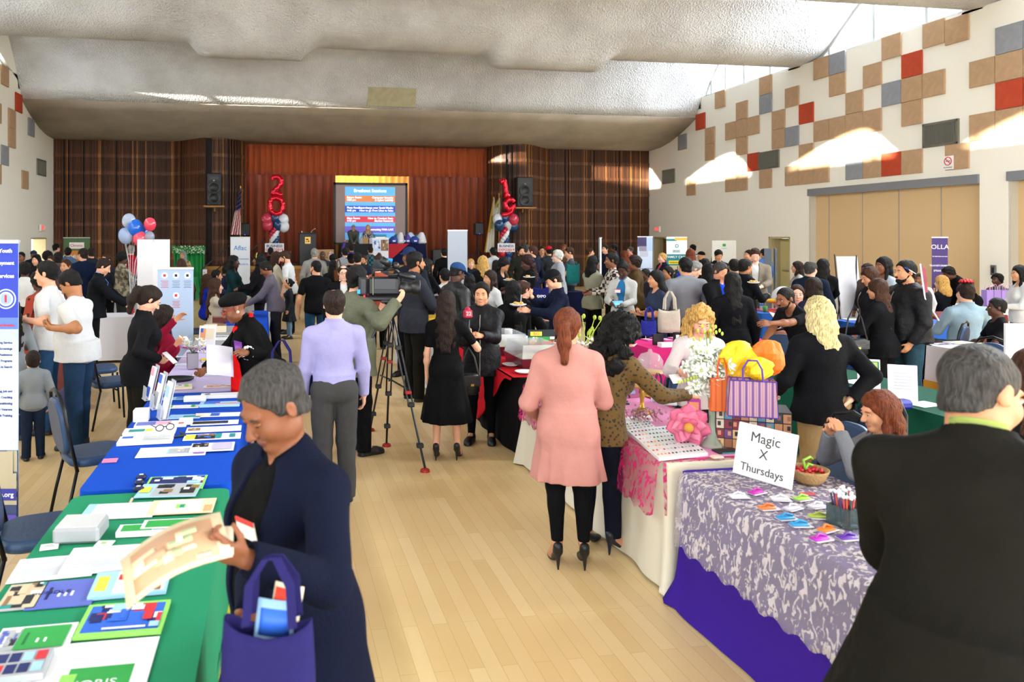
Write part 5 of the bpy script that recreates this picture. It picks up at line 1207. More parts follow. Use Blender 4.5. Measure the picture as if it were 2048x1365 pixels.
# projection screen with the slide
YS = 28.3; xa, xb = on(667, YS)[0], on(815, YS)[0]; zt = zon(740, 366, YS); zb = SZ + .75
t = thing('projection_screen', 'framed projection screen on stage showing the session schedule', 'screen', ((xa + xb) / 2, YS, 0)); w = xb - xa
f = MBm(BLACK); f.box((0, 0, zt - .04), (w, .05, .09)); f.box((-w / 2 + .04, 0, (zt + zb) / 2), (.09, .05, zt - zb)); f.box((w / 2 - .04, 0, (zt + zb) / 2), (.09, .05, zt - zb)); f.box((0, 0, zb), (w, .05, .09)); f.build('frame', t)
for q in (-1, 1): MBm(BLACK).tube([(q * (w / 2 - .05), .02, zb), (q * (w / 2 - .05), -.25, SZ + .01)], .025, 6).tube([(q * (w / 2 - .05), .02, zb), (q * (w / 2 - .05), .3, SZ + .01)], .025, 6).build('leg', t)
MBm(mat('#8d7a76', .8, emit=.10)).box((0, .0, (zt + zb) / 2), (w - .14, .02, zt - zb - .1)).build('screen_cloth', t)
sa, sb = on(690, YS)[0] - (xa + xb) / 2, on(790, YS)[0] - (xa + xb) / 2; st, sb_ = zon(740, 374, YS), zon(740, 478, YS); sw_ = sb - sa; cxs = (sa + sb) / 2
def zs(py): return zon(740, py, YS)
def emi(c, s=1.0): return mat(c, .6, emit=s)
sl = MBm(emi('#5fa8dc', .3)); sl.box((cxs, -.016, (st + zon(740, 480, YS)) / 2), (sw_, .004, st - zon(740, 480, YS)))
for (y0, y1, c) in ((392, 404, '#d07a48'), (412, 425, '#2a48b0'), (433, 445, '#cc3848'), (453, 466, '#6a5cc0')):
    sl.use(emi(c, .28)).box((cxs, -.020, (zs(y0) + zs(y1)) / 2), (sw_, .004, zs(y0) - zs(y1)))
sl.build('slide', t)
TW = emi('#f2f2ff', .5)
text('Breakout Sessions', .17, TW, t, (cxs, -.024, zs(382)), bold=.004)
for (py_, a, b_) in ((395.5, 'Saturn Room', 'Computer Security'), (400.5, '4:00 pm', '& Cyber Liability'), (416, 'Pluto Room', 'Supercharge your Social Media:'), (421.5, '4:45 pm', 'How to go from Likes to Sales'), (437, 'Mars Room', 'How to Conduct Basic'), (442, '4:45 pm', 'Market Research'), (459.5, '', 'Contracting With LAX')):
    if a: text(a, .105, TW, t, (sa + .07, -.026, zs(py_)), align='LEFT', bold=.003)
    text(b_, .105, TW, t, (sb - .07, -.026, zs(py_)), align='RIGHT', bold=.003)
# loudspeakers on shelves
def wall_speaker(px0, px1, y0, y1, Y, lb, lb2):
    x0, x1 = on(px0, Y)[0], on(px1, Y)[0]; z1, z0 = zon(px0, y0, Y), zon(px0, y1, Y); w, h = x1 - x0, z1 - z0
    t = thing('loudspeaker', lb, 'loudspeaker', ((x0 + x1) / 2, Y, z0))
    MBm(mat('#101112', .5)).box((0, .2, h / 2), (w, .45, h), .03).build('cabinet', t)
    for zz in (.20, .52): 
        c = MBm(mat('#1c1d20', .5), True); c.at((0, -.03, h * zz + h * .03), (PI / 2, 0, 0)); c.lathe([(.24, .0), (.235, .02), (.20, .015), (.07, -.04), (.06, -.02), (.005, -.01)], n=20); c.build('woofer', t)
    MBm(mat('#08090a', .3)).box((0, -.03, h * .84), (w * .62, .02, h * .10)).build('horn', t)
    MBm(mat('#c8ccd0', .4)).box((0, -.035, h * .765), (.05, .01, .03)).build('badge', t)
    s_ = MBm(mat('#9a6a34', .6)); s_.box(((x0 + x1) / 2, Y + .22, z0 - .035), (w * 1.35, .6, .06)); s_.box(((x0 + x1) / 2, Y + .4, z0 - .13), (.06, .3, .14)); s_.build('wall_shelf', None, lb2, 'shelf')
wall_speaker(413, 443, 346, 411, 27.35, 'tall black two-woofer loudspeaker on the shelf left of the stage', 'small wooden shelf under the left loudspeaker')
wall_speaker(1034, 1066, 354, 414, 27.35, 'tall black two-woofer loudspeaker on the shelf right of the stage', 'small wooden shelf under the right loudspeaker')
def stand_speaker(px, py0, py1, Y, w, lb):
    x, Z = on(px, Y); z1, z0 = zon(px, py0, Y), zon(px, py1, Y); t = thing('stage_speaker', lb, 'loudspeaker', (x, Y, SZ))
    MBm(mat('#121316', .5)).box((0, 0, (z0 + z1) / 2 - SZ), (w, .3, z1 - z0), .03).build('cabinet', t); MBm(emi('#3050ff', 3)).box((0, -.16, z0 - SZ + .04), (.025, .01, .02)).build('power_light', t)
    MBm(BLACK).cyl((0, 0, .05), (0, 0, z0 - SZ), .02, n=8).build('pole', t)
    for k in range(3): a = k * 2.09 + .5; MBm(BLACK).tube([(0, 0, .55), (math.cos(a) * .42, math.sin(a) * .42, .012)], .013, 6).build('leg', t)
stand_speaker(490, 447, 472, 27.9, .36, 'black speaker on a pole behind the flag, left side of the stage')
stand_speaker(957, 446, 470, 27.6, .34, 'black speaker on a tripod, right side of the stage')
x, Z = on(873, 27.0); MBm(mat('#141517', .6)).box((0, 0, .27), (.36, .34, .54), .02).use(mat('#202226', .5)).box((0, -.172, .27), (.30, .01, .48)).build('floor_monitor', None, 'small black monitor speaker standing on the stage floor', 'loudspeaker', loc=(x, 27.0, SZ))
# lectern
x, Z = on(615, 27.2); t = thing('lectern', 'dark speckled lectern with a brass plaque on the stage', 'lectern', (x, 27.2, SZ)); hz = zon(615, 467, 27.2) - SZ
SP = mat('#24262b', .5, var=.6, scale=60); b_ = MBm(SP); b_.box((0, 0, hz / 2), (.60, .45, hz), .01); b_.build('body', t)
MBm(BLACK).box((0, 0, hz), (.66, .52, .05), .01).build('top', t); p = MBm(mat('#c8a050', .35, .6)); p.box((0, -.232, hz * .78), (.20, .01, .24)); p.use(BLACK).box((-.02, -.238, hz * .81), (.09, .004, .05)).box((.03, -.238, hz * .75), (.05, .004, .05)).box((-.05, -.238, hz * .74), (.04, .004, .03)); p.build('plaque', t)
MBm(mat('#d8c8c0', .4)).tube([(.1, -.05, hz), (.18, .0, hz + .12), (.26, 0, hz + .16)], .009, 6).ball((.27, 0, hz + .165), .018, 6, 5).build('microphone', t); MBm(mat('#e8e0dc', .4)).cyl((-.2, 0, hz), (-.2, 0, hz + .08), .014, n=8).build('cup', t)
# number balloons and columns
RB = mat('#d0102c', .18, .55, spec=.6)
def balloon_mesh(c, r, col, mb=None, tr=False):
    mb = MBm(mat(col, .15, spec=.7, alpha=.55) if tr else mat(col, .2, spec=.6), True)
    mb.ball(c, (r, r, r * 1.15), 18, 12); mb.use(mat(col, .3)); mb.add([(c[0], c[1], c[2] - r * 1.13), (c[0] - .015, c[1], c[2] - r * 1.24), (c[0] + .015, c[1], c[2] - r * 1.24), (c[0], c[1] + .012, c[2] - r * 1.24)], [(0, 1, 3), (0, 3, 2), (0, 2, 1)])
    return mb
def puffy(pts, r, closed=False):
    mb = MBm(RB, True); n = len(pts); P = []; R_ = []
    for i in range(n if closed else n - 1):
        a, b_ = Vector(pts[i]), Vector(pts[(i + 1) % n])
        for k in range(4): P.append(a.lerp(b_, k / 4)); R_.append(r * (1 + .07 * math.cos(PI * 2 * k / 4)))
    if not closed: P = [P[0] + (P[0] - P[1]) * .01] + P + [Vector(pts[-1])]; R_ = [r * .5] + R_ + [r * .5]
    # smooth the path
    for _ in range(3): P = [P[i] if (not closed and i in (0, len(P) - 1)) else (P[i - 1] + P[i] * 2 + P[(i + 1) % len(P)]) / 4 for i in range(len(P))]
    mb.tube(P, R_, 12, closed=closed); return mb
def column(xc, Y, pxc, numlab, seed, a, b_, la_, lb_):
    rn = random.Random(seed); z = lambda py: zon(pxc, py, Y)
    t = thing('balloon_tower', la_, 'balloons', (xc, Y, SZ)); base = SZ
    MBm(mat('#d8d8d8', .5)).cyl((0, 0, 0), (0, 0, z(440) - base), .012, n=6).build('pole', t)
    def bl(x, y, zz, r, c): balloon_mesh((x, y, zz - base), r, c).build('balloon', t)
    C = ['#0c3a68', '#b81838', '#d8dadf', '#0c3a68']
    for k in range(4): an = k * 1.57 + .5; bl(math.cos(an) * .16, math.sin(an) * .16, base + .15, .15, ('#b81028', '#0c3a68')[k % 2])
    bl(-.12, -.1, base + .38, .14, '#b81028'); bl(.13, -.1, base + .38, .15, '#0c3a68')
    nrow = 7
    for i in range(nrow):
        for k in range(4):
            an = k * 1.57 + i * .55; zz = z(487) + (z(458) - z(487)) * i / (nrow - 1); bl(math.cos(an) * .11, math.sin(an) * .11, zz, .085, C[k])
    for (dx, py_, r, c) in ((-.27, 439, .19, '#b83048' if seed == 1 else '#c8ccd4'), (.02, 437, .20, '#0c3a68'), (.30, 440, .20, '#d0d4dc' if seed == 1 else '#b83048'), (-.24, 451, .19, '#b83048' if seed == 1 else '#0c3a68'), (.12, 450, .19, '#0c3a68' if seed == 1 else '#c8ccd4'), (.33, 453, .19, '#d0d4dc' if seed == 1 else '#0c3a68')): bl(dx, rn.uniform(-.15, 0), z(py_), r, c)
    s_ = MBm(mat('#e8e8ee', .5)); sz = z(487) - z(504); s_.box((0, -.22, z(495.5) - base), (.66, .02, sz)); s_.build('sign_board', t)
    text('BUSINESS', .135, pm('nv'), t, (0, -.233, z(492.5) - base), bold=.003); text('EXPO2019', .135, pm('r'), t, (0, -.233, z(500) - base), bold=.003)
    for k, (shape, lab_, nm) in enumerate(zip((a, b_), numlab, ('number_balloon', 'number_balloon'))):
        pts, cl = shape; q = puffy([((x_ - pxc) / FPX * on(pxc, Y)[1] + xc, Y - .15, zon(pxc, y_, Y)) for x_, y_ in pts], .095, cl); q.build(nm, None, lab_, 'balloon')
Yc = 27.0
two = ([(543, 360), (547, 355), (556, 354), (563, 361), (562, 369), (553, 378), (546, 384), (544, 388), (552, 386), (560, 390), (565, 389)], False)
zero = ([(553, 396), (561, 399), (566, 408), (565, 419), (560, 427), (551, 429), (543, 424), (539, 414), (541, 403), (546, 397)], True)
one = ([(997, 366), (1004, 363), (1006, 361), (1008, 372), (1010, 386), (1011, 389), (1004, 394), (1012, 390), (1017, 395)], False)
nine = ([(1026, 405), (1022, 400), (1014, 400), (1008, 406), (1009, 415), (1016, 420), (1023, 415), (1025, 407), (1025, 416), (1020, 425), (1010, 430), (1000, 429)], False)
column(on(549, Yc)[0], Yc, 549, ('shiny red foil numeral two balloon', 'shiny red foil numeral zero balloon under the two'), 1, two, zero, 'balloon column with a BUSINESS EXPO sign at the left side of the stage', '')
column(on(1009, Yc)[0], Yc, 1009, ('shiny red foil numeral one balloon', 'shiny red foil numeral nine balloon under the one'), 2, one, nine, 'balloon column with a BUSINESS EXPO sign at the right side of the stage', '')
# flags
def flag(px, py0, py1, Y, lb, us, w=.42, pxb=None):
    x, Z = on(px, Y); z1, z0 = zon(px, py0, Y), zon(px, py1, Y); t = thing('flag', lb, 'flag', (x, Y, SZ))
    MBm(mat('#b08030', .3, .7)).cyl((0, 0, 0), (0, 0, z1 - SZ), .016, n=8).ball((0, 0, z1 - SZ + .05), (.03, .03, .07), 8, 6).build('pole', t)
    MBm(mat('#7a5a30', .4, .5)).lathe([(.16, 0), (.16, .03), (.03, .07), (.02, .1)], n=14).build('base', t)
    nm = {True: 'us'}.get(us)
    m, nt, b = nodes_mat('flag_cloth'); at_ = nt.nodes.new('ShaderNodeAttribute'); at_.attribute_name = 'tint'; nt.links.new(at_.outputs['Color'], b.inputs['Base Color']); b.inputs['Roughness'].default_value = .8
    mb = MBm(m, True); nu, nv = 26, 40; top, bot = z1 - SZ - .15, z0 - SZ
    def f(u, v):
        spread = .06 + .2 * v; xx = -spread * (1 + .0) * 1.0 + u * spread * 1.4 - .1 * v; return xx, -.05 + .04 * math.sin(u * 16 + v * 2), top + (bot - top) * (v - .06 * u * (1 - v) * 2)
    mb.sheet(f, nu, nv); o = mb.build('cloth', t, solid=.004)
    cols = []
    for j in range(nv):
        for i in range(nu):
            u, v = (i + .5) / nu, (j + .5) / nv
            if us: 
                if v < .45 and u > .0: c = lin('#1a2050') if not ((i % 4 == 1) and (j % 4 == 1)) else lin('#d8d8e0')
                else: c = lin('#a81c28') if int(u * 8 + v * 2.0) % 2 == 0 else lin('#d8d4d0')
            else: c = lin('#d8d4c4') if u > .35 + .3 * v * 0 or v > .6 else lin('#c89a28')
            if not us and .3 < v < .55 and .45 < u < .8: c = lin('#3a7a3a') if (i + j) % 3 else lin('#d8c040')
            if not us and u < .12: c = lin('#c89a28')
            cols += [*c, 1]
    a = o.data.attributes.new('tint', 'FLOAT_COLOR', 'FACE'); a.data.foreach_set('color', cols)
flag(481, 378, 470, 27.3, 'American flag hanging furled on a gold-tipped pole left of the stage', True)
flag(987, 400, 505, 27.4, 'white and gold state flag furled on its pole right of the stage', False)
flag(998, 392, 430, 27.7, 'second furled white flag behind the number 9 balloon', False)
# stage tables with prizes
def st_table(px0, px1, Y, m, lb, lb2, ztop=.76, dz=.72):
    x0, x1 = on(px0, Y)[0], on(px1, Y)[0]; c = cloth_table(lb2, x0, x1, Y - .35, Y + .35, m, lb, zt=ztop, drop=dz)
    c.location.z = SZ
    for o in list(COL.objects):
        if o.get('label') == lb2: o.location.z = SZ
    return x0, x1
st_table(680, 745, 26.95, mat('#0a0a10', .8), 'black cloth on the stage table under the bending man', 'folding table on stage behind the black cloth')
st_table(752, 848, 26.95, NAVY, 'navy cloth with a red diagonal on the stage prize table', 'folding table on stage under the prize heap')
x0, x1 = on(773, 26.55)[0], on(818, 26.55)[0]; zt_ = SZ + .765; z_b = SZ + .06
MBm(mat('#a81020', .8)).prism([(x0, 26.555, zt_), (x1, 26.555, zt_), (x0, 26.515, z_b)], (0, -1, 0), .006).build('red_drape', None, 'red triangular drape hanging from the stage prize table', 'drape')
rn = random.Random(9); k = 0
PRZ = [('blue and white logo bag', '#1c3a90'), ('teal patterned bag', '#1a7a8a'), ('white folded shirt', '#d8d8e0'), ('navy gift bag', '#141c48'), ('violet bundle', '#4a3a90'), ('white and blue cap bundle', '#b8c4dc')]
for k in range(9):
    nm_, c_ = PRZ[k % 6]; px_ = 786 + k * 7; x, Z = on(px_, 26.95); s_ = rn.uniform(.13, .20); mb = MBm(mat(c_, .7, bump=.3, scale=12), True)
    mb.lathe([(s_ * .7, 0), (s_, .05), (s_ * .9, .16 + .06 * (k % 3)), (s_ * .4, .26 + .07 * (k % 3)), (.02, .28 + .07 * (k % 3))], n=10, jit=lambda t_, i: 1 + .25 * math.sin(t_ * 3 + i * 2 + k)).use(pm('w')).box((0, -s_ * .9, .1), (.1, .05, .05))
    mb.build('prize_bundle', None, '%s in the prize heap on stage, %s from the left' % (nm_, ORD[k]), 'prize', 'prize heap on stage', loc=(x, 26.85 + .12 * (k % 2), SZ + .762))
def gift_bag(x, y, z, w, h, d, col, lb, rz=0, handle='#e8e8e8', grp=None, tissue=None, logo=None):
    t = thing('gift_bag', lb, 'bag', (x, y, z), rz, grp); b_ = MBm(mat(col, .6)); b_.prism([(-w / 2, -d / 2, 0), (w / 2, -d / 2, 0), (w / 2, -d / 2, h), (-w / 2, -d / 2, h)], (0, 1, 0), .004)
    b_.prism([(-w / 2, d / 2, 0), (w / 2, d / 2, 0), (w / 2, d / 2, h), (-w / 2, d / 2, h)], (0, -1, 0), .004); b_.box((-w / 2, 0, h / 2), (.004, d, h)); b_.box((w / 2, 0, h / 2), (.004, d, h)); b_.box((0, 0, .003), (w, d, .006))
    if logo: b_.use(pm(logo)).box((0, -d / 2 - .002, h * .5), (w * .4, .003, h * .25))
    b_.build('paper_body', t)
    for q in (-1, 1): MBm(mat(handle, .6)).tube([(-w * .22, q * d / 2, h * .97), (-w * .2, q * d / 2, h + .06), (-w * .1, q * d / 2, h + .10), (w * .1, q * d / 2, h + .10), (w * .2, q * d / 2, h + .06), (w * .22, q * d / 2, h * .97)], .004, 5).build('handle', t)
    if tissue:
        tp = MBm(mat(tissue, .7)); 
        for k_ in range(5): tp.add([(-w * .4 + k_ * w * .18, rn.uniform(-.03, .03), h * .8), (-w * .3 + k_ * w * .18, rn.uniform(-.03, .03), h + rn.uniform(.03, .1)), (-w * .15 + k_ * w * .18, rn.uniform(-.03, .03), h * .8)], [(0, 1, 2)])
        tp.build('tissue', t)
    return t
for (px_, c_, w_, h_, lb) in ((722, '#9aa0a8', .13, .20, 'small grey gift bag on the stage table'), (731, '#a8804a', .18, .24, 'kraft paper bag on the stage table in front of the smiling woman'), (743, '#b8b0c8', .17, .2, 'pale violet gift bag on the stage table')):
    x, Z = on(px_, 26.75); gift_bag(x, 26.72, SZ + .762, w_, h_, .09, c_, lb)
x, Z = on(760, 26.95); MBm(mat('#3a8ab0', .6)).box((0, 0, .17), (.42, .3, .34), .01).use(pm('y')).box((0, -.152, .12), (.3, .004, .06)).use(pm('w')).box((0, -.152, .2), (.36, .004, .1)).build('gift_basket', None, 'wrapped teal gift basket on the prize table behind the white banner', 'gift', loc=(x, 26.95, SZ + .762))
x, Z = on(757, 27.8); MBm(mat('#2a3a90', .7)).box((0, 0, .5), (.5, .06, .45), .05).box((0, .2, .28), (.5, .45, .06), .03).cyl((-.22, .2, 0), (-.22, .2, .28), .015, n=6).cyl((.22, .2, 0), (.22, .2, .28), .015, n=6).build('stage_chair', None, 'blue-backed chair on stage behind the gift basket', 'chair', loc=(x, 27.8, SZ + .1))
# stage stairs rails
def rail(px, lb):
    x, Z = on(px, 25.9); t = thing('stair_rail', lb, 'railing', (x, 25.7, 0))
    MBm(BLACK).tube([(-.75, -.2, .0), (-.75, -.2, .95), (.35, .3, SZ + .95), (.35, .3, SZ - .02)], .025, 8).build('handrail', t); MBm(BLACK).tube([(-.75, -.2, .5), (.35, .3, SZ + .5)], .018, 6).build('mid_rail', t)
rail(452, 'black handrail of the left stage stair, left one'); rail(508, 'black handrail beside the white banner at the left stage stair')
st_ = MBm(mat('#3a2a1c', .6))
for k in range(4): st_.box((0, -.15 - .28 * k, (SZ - .2 * (k + 1)) / 2), (1.0, .28, SZ - .2 * (k + 1)))
x, Z = on(480, 26.2); st_.build('stage_steps', None, 'dark steps up to the left side of the stage between the handrails', 'steps', loc=(x, 26.48, 0))
x, Z = on(648, 26.3); MBm(mat('#a8845a', .7)).box((0, 0, .28), (.75, .5, .56), .01).use(mat('#8a6a44', .7)).box((0, -.252, .28), (.75, .004, .05)).build('cardboard_box', None, 'big cardboard box on the stage beside the lectern', 'box', loc=(x, 26.9, SZ))
# ================================================================ BANNERS
def banner(px0, px1, ytop, Z, bg, label, items=(), txt=(), rz=0, zb=.06, h=None, name='banner', bgs=None, base=True, w=None, back=False, foot=.12):
    """roll-up banner: base cassette, rear pole, graphic panel; items and text in 0..1 of the panel"""
    X0, Y0 = D(px0, Z); X1, Y1 = D(px1, Z); W_ = w or math.hypot(X1 - X0, Y1 - Y0); zt = ZH(ytop, Z)
    t = thing(name, label, 'banner', ((X0 + X1) / 2, (Y0 + Y1) / 2, 0), -TH + rz)
    if base:
        MBm(mat('#b8bcc0', .35, .6)).box((0, 0, zb / 2), (W_ + .04, foot, zb), .01).build('base', t); MBm(mat('#a8acb0', .35, .6)).cyl((0, .035, .05), (0, .035, zt - .02), .011, n=8).build('support_pole', t)
    MBm(mat('#c8ccd0', .35, .5)).box((0, 0, zt - .012), (W_ + .01, .03, .024)).build('top_rail', t)
    H_ = zt - zb - .02; p = MBm(mat(bg, .55)); p.box((0, 0, zb + H_ / 2), (W_, .006, H_)); k = 0
    for (u0, v0, u1, v1, c) in items: k += 1; p.use(pm(c)).box(((u0 + u1 - 1) / 2 * W_, -.0035 - .0004 * k, zb + (v0 + v1) / 2 * H_), ((u1 - u0) * W_, .0008, (v1 - v0) * H_))
    p.build('graphic', t)
    for (s_, sz, u, v, c, al) in txt: text(s_, sz, pm(c), t, ((u - .5) * W_, -.006 - .0004 * k, zb + v * H_), align=al, ext=.0006, bold=.001)
    return t, W_, H_, zb
t, W_, H_, zb = banner(-214, 37, 480, 5.07, '#8fb4dc', 'tall blue and white youth employment banner cut by the left border',
  [(0, .74, 1, 1, '#2b3fae'), (0, .70, 1, .74, '#5a78c4'), (0, .66, 1, .70, '#a8b4e0'), (0, .28, 1, .66, '#c8dcf0')] + photo(0, .05, 1, .28, 31, ('#5a6a88', '#8a94a8', '#3a4870', '#b0a890', '#4a3a88'), 60) + [(0, .0, 1, .06, '#5a4aa8'), (0, .11, 1, .15, '#3a3a98')],
  [('South Bay Youth', .036, .97, .972, 'w', 'RIGHT'), ('Youth Employment', .034, .985, .93, 'w', 'RIGHT'), ('Services', .036, .985, .885, 'w', 'RIGHT'), ('a partner of America', .022, .985, .715, 'r', 'RIGHT')] +
  [(s_, .020, .97, .655 - .021 * i, '#3a4a80', 'RIGHT') for i, s_ in enumerate(('Counseling Service', 'Career Screenings', 'Assistance', 'Programs', 'Progress in Search', '', '', '', 'Training, Job and', 'Coaching', 'Transitioning', 'Help for Veterans', 'Job Training'))  if s_] + [('www.sbwib.org', .045, .98, .13, 'w', 'RIGHT')])
def ring_logo(t, W_, H_, zb, u, v, r, cols, txt=None, tc='r'):
    c = ((u - .5) * W_, zb + v * H_); k = 0
    for (rr, col_) in cols:
        mb = MBm(pm(col_)); k += 1; n = 28; mb.prism([(c[0] + rr * r * math.cos(2 * PI * i / n), -.006 - .0008 * k, c[1] + rr * r * math.sin(2 * PI * i / n)) for i in range(n)], (0, -1, 0), .0008); mb.build('emblem', t)
    if txt: text(txt, r * .9, pm(tc), t, (c[0], -.012, c[1]), ext=.0006, bold=.004)
ring_logo(t, W_, H_, zb, .905, .805, .068, ((1, '#b8c8e8'), (.86, '#2b3fae'), (.72, '#b8ccee'), (.55, '#8aa4dc')), '1')
banner(127, 180, 475, 23, '#47663f', 'green banner with white GAME DAY lettering by the left wall', [(.22, .83, .78, .93, 'w'), (.08, .58, .92, .80, '#d08030'), (.1, .3, .9, .6, '#58401c')], [('Chronic', .12, .5, .88, 'r', 'CENTER'), ('GAME DAY', .17, .5, .70, 'w', 'CENTER'), ('SAVINGS', .17, .5, .60, 'w', 'CENTER')])
banner(461, 500, 474, 22, '#d8dce4', 'white banner with blue lettering left of the stage stairs', [(0, 0, 1, .2, '#c8d4e8')], [('Aflac', .19, .5, .84, '#2a80c8', 'CENTER'), ('More protection', .075, .5, .68, '#3a88c8', 'CENTER'), ('until watchful it.', .075, .5, .60, '#3a88c8', 'CENTER')])
t = thing('display_board', 'tall plain white display board folded in two, below the balloon bunch', 'display board', (*D(306, 12), 0), -TH)
for q, px_ in ((-1, 1), (1, 1)):
    p = MBm(mat('#dcdce2', .6)); p.at((0, 0, 0), (0, 0, q * .12)).box((q * .13, 0, 1.0), (.262, .02, 2.0)); p.build('board_leaf', t)
MBm(CHROME).box((0, -.02, 1.98), (.03, .03, .03)).build('clip', t)
x_, y_ = D(351, 10.5)
t = thing('tabletop_banner', 'pale blue banner with three round icons, beside the tall white board', 'banner', (x_, y_, 0), -TH); W_ = .50; zt_ = ZH(537, 10.5)
MBm(mat('#a9bfe0', .5)).box((0, 0, (zt_ + .35) / 2), (W_, .01, zt_ - .35)).build('graphic', t); MBm(CHROME).box((0, 0, zt_), (W_ + .02, .03, .03)).build('top_rail', t); MBm(mat('#a8acb0', .35, .6)).cyl((0, .03, 0), (0, .03, zt_), .01, n=8).box((0, .03, .02), (.5, .2, .04)).build('support_pole', t)
for (u, v, c) in ((-.15, .10, 'r'), (.01, .10, 'k'), (.17, .10, 'k'), (.01, .38, 'r')):
    n = 20; P = [(u + .045 * math.cos(2 * PI * i / n), -.007, zt_ - v + .045 * math.sin(2 * PI * i / n)) for i in range(n)]; MBm(pm('w')).prism(P, (0, -1, 0), .002).use(pm(c)).box((u, -.011, zt_ - v), (.035, .002, .035)).build('icon', t)
    l = MBm(pm(c if c == 'r' else '#5a6a8a')); [l.box((u, -.007, zt_ - v - .08 - i * .022), (.11 - .02 * (i % 2), .002, .006)) for i in range(5)]; l.build('text_lines', t)
banner(895, 935, 460, 16.5, '#a3abb8', 'plain grey back of a roll-up banner in the centre of the hall', rz=.12)
banner(1197, 1206, 475, 17, '#dcdce0', 'white banner seen almost edge-on right of the dark wood wall', rz=1.25, w=.5)
t, W_, H_, zb = banner(1275, 1305, 473, 21, '#c4d4ea', 'pale banner with a dark lighthouse dome picture beside the open door', [(.0, .86, .6, 1.0, '#38305c'), (.1, .80, .75, .87, '#8a8498'), (.15, .72, .7, .80, '#b8b8cc'), (.6, .8, 1, 1, '#a8c0e0')], [(s_, .06, .5, .55 - .07 * i, '#3a4878', 'CENTER') for i, s_ in enumerate(('Lead the California', 'State Committee on', 'safeguarding programs', 'dedicated to research, that', 'inspire action'))])
t, W_, H_, zb = banner(1333, 1374, 474, 21, '#e4e8ea', 'white and teal family care banner with a yellow stripe', [(0, .95, .5, .98, 't'), (.4, .96, 1, 1, '#e8b840'), (0, .60, 1, .76, '#128088'), (.1, .62, .85, .67, '#e8c828'), (.3, .79, .65, .82, '#128088')] + photo(.05, .3, .6, .6, 44, ('be', 'br', 'k', 'w')), [('GUARDIAN', .05, .5, .805, 'w', 'CENTER'), ('FAMILY CARE', .095, .48, .72, 'w', 'CENTER'), ('in-home care company', .04, .48, .645, 'k', 'CENTER')])
ring_logo(t, W_, H_, zb, .5, .88, .05, ((1, '#128088'), (.6, 'w')))
t, W_, H_, zb = banner(745, 777, 476, 23.5, '#dcdce6', 'white banner with two photo panels and a pink symbol before the stage', photo(.05, .8, .48, .98, 51, ('#b8d0e8', '#3a5ab0', 'w')) + photo(.52, .8, .97, .98, 52, ('br', 'k', 'be')), [('2', .16, .5, .72, 'm', 'CENTER'), ('Sisters United', .08, .5, .60, '#d070b0', 'CENTER')], rz=.05)
t, W_, H_, zb = banner(1866, 1893, 474, 15.8, '#3c2470', 'narrow purple banner with a group of performers, in front of the tan partition', [(.05, .0, .95, .5, '#241a3a')] + [(.1 + .16 * i, .18 + .08 * (i % 2), .2 + .16 * i, .46 + .05 * (i % 3), '#b08468') for i in range(5)] + [(.1 + .16 * i, .06, .22 + .16 * i, .26, '#141018') for i in range(5)], [('OLLA', .13, .5, .9, 'w', 'CENTER'), ('for kids here and now', .03, .5, .80, 'w', 'CENTER'), ('TRANSFORMING', .05, .5, .70, 'w', 'CENTER'), ('SPEAKING', .05, .5, .645, 'w', 'CENTER')], rz=-.35)
# green photo booth
x_, y_ = D(378, 25.3); t = thing('photo_booth', 'green curtain photo booth with a leafy white-flowered top, left of the stage', 'photo booth', (x_, y_, 0), -TH); zt_ = ZH(493, 25.3); wb_ = .98
cu = MBm(mat('#0c8a3a', .7, bump=.2, scale=8), True); cu.sheet(lambda u, v: (-wb_ / 2 + wb_ * u, .03 * math.sin(u * 40), zt_ * .86 * (1 - v)), 60, 2); cu.build('curtain', t, solid=.006)
for q in (-1, 1): MBm(mat('#1a7a3a', .6)).cyl((q * wb_ / 2, 0, 0), (q * wb_ / 2, 0, zt_), .03, n=8).build('post', t)
rn = random.Random(4); h_ = MBm(mat('#2a7a3a', .7)); h_.box((0, 0, zt_ - .12), (wb_ + .1, .22, .22), .03)
for k in range(260):
    x, z = rn.uniform(-wb_ / 2 - .06, wb_ / 2 + .06), rn.uniform(zt_ - .25, zt_ + .02); s_ = .022; h_.use(mat('#3f9a4c', .6) if k % 3 else mat('#dfe8dc', .6)); y = rn.uniform(-.14, -.11); h_.add([(x - s_, y, z), (x, y - .02, z - s_), (x + s_, y, z), (x, y - .01, z + s_)], [(0, 1, 2, 3)])
h_.build('hedge_top', t)
# easel back, white poster, grey boards
t = thing('easel_board', 'back of a large white board on a black easel before the tan partition', 'easel', (*D(1700, 12.9), 0), -TH + .1)
MBm(mat('#d4d4da', .6)).prism([(-.16, -.02, .62), (.26, .02, .62), (.24, .14, 1.70), (-.18, .10, 1.70)], (0, 1, 0), .01).build('board', t)
for a, b_ in (((-.12, .0, 0), (-.2, .12, 1.74)), ((.12, .02, 0), (.21, .12, 1.72)), ((.05, .5, 0), (.02, .14, 1.6))): MBm(BLACK).tube([a, b_], .01, 6).build('leg', t)
x_, y_ = D(1448, 23); t = thing('poster_stand', 'white poster with a small green emblem at the back wall', 'poster', (x_, y_, 0), -TH)
p = MBm(mat('#d8d8d2', .6)); p.box((0, 0, 1.45), (.74, .02, .95)); p.use(pm('g')).box((0, -.012, 1.78), (.10, .004, .08)); p.use(pm('gy')).box((0, -.012, 1.68), (.16, .004, .02)); p.build('panel', t)
for q in (-1, 1): MBm(BLACK).cyl((q * .3, .03, 0), (q * .3, .03, 1.1), .015, n=6).build('leg', t)
x_, y_ = D(1547, 15.5); t = thing('display_board', 'dark grey display board seen at an angle near the right side door', 'display board', (x_, y_, 0), -TH + .3)
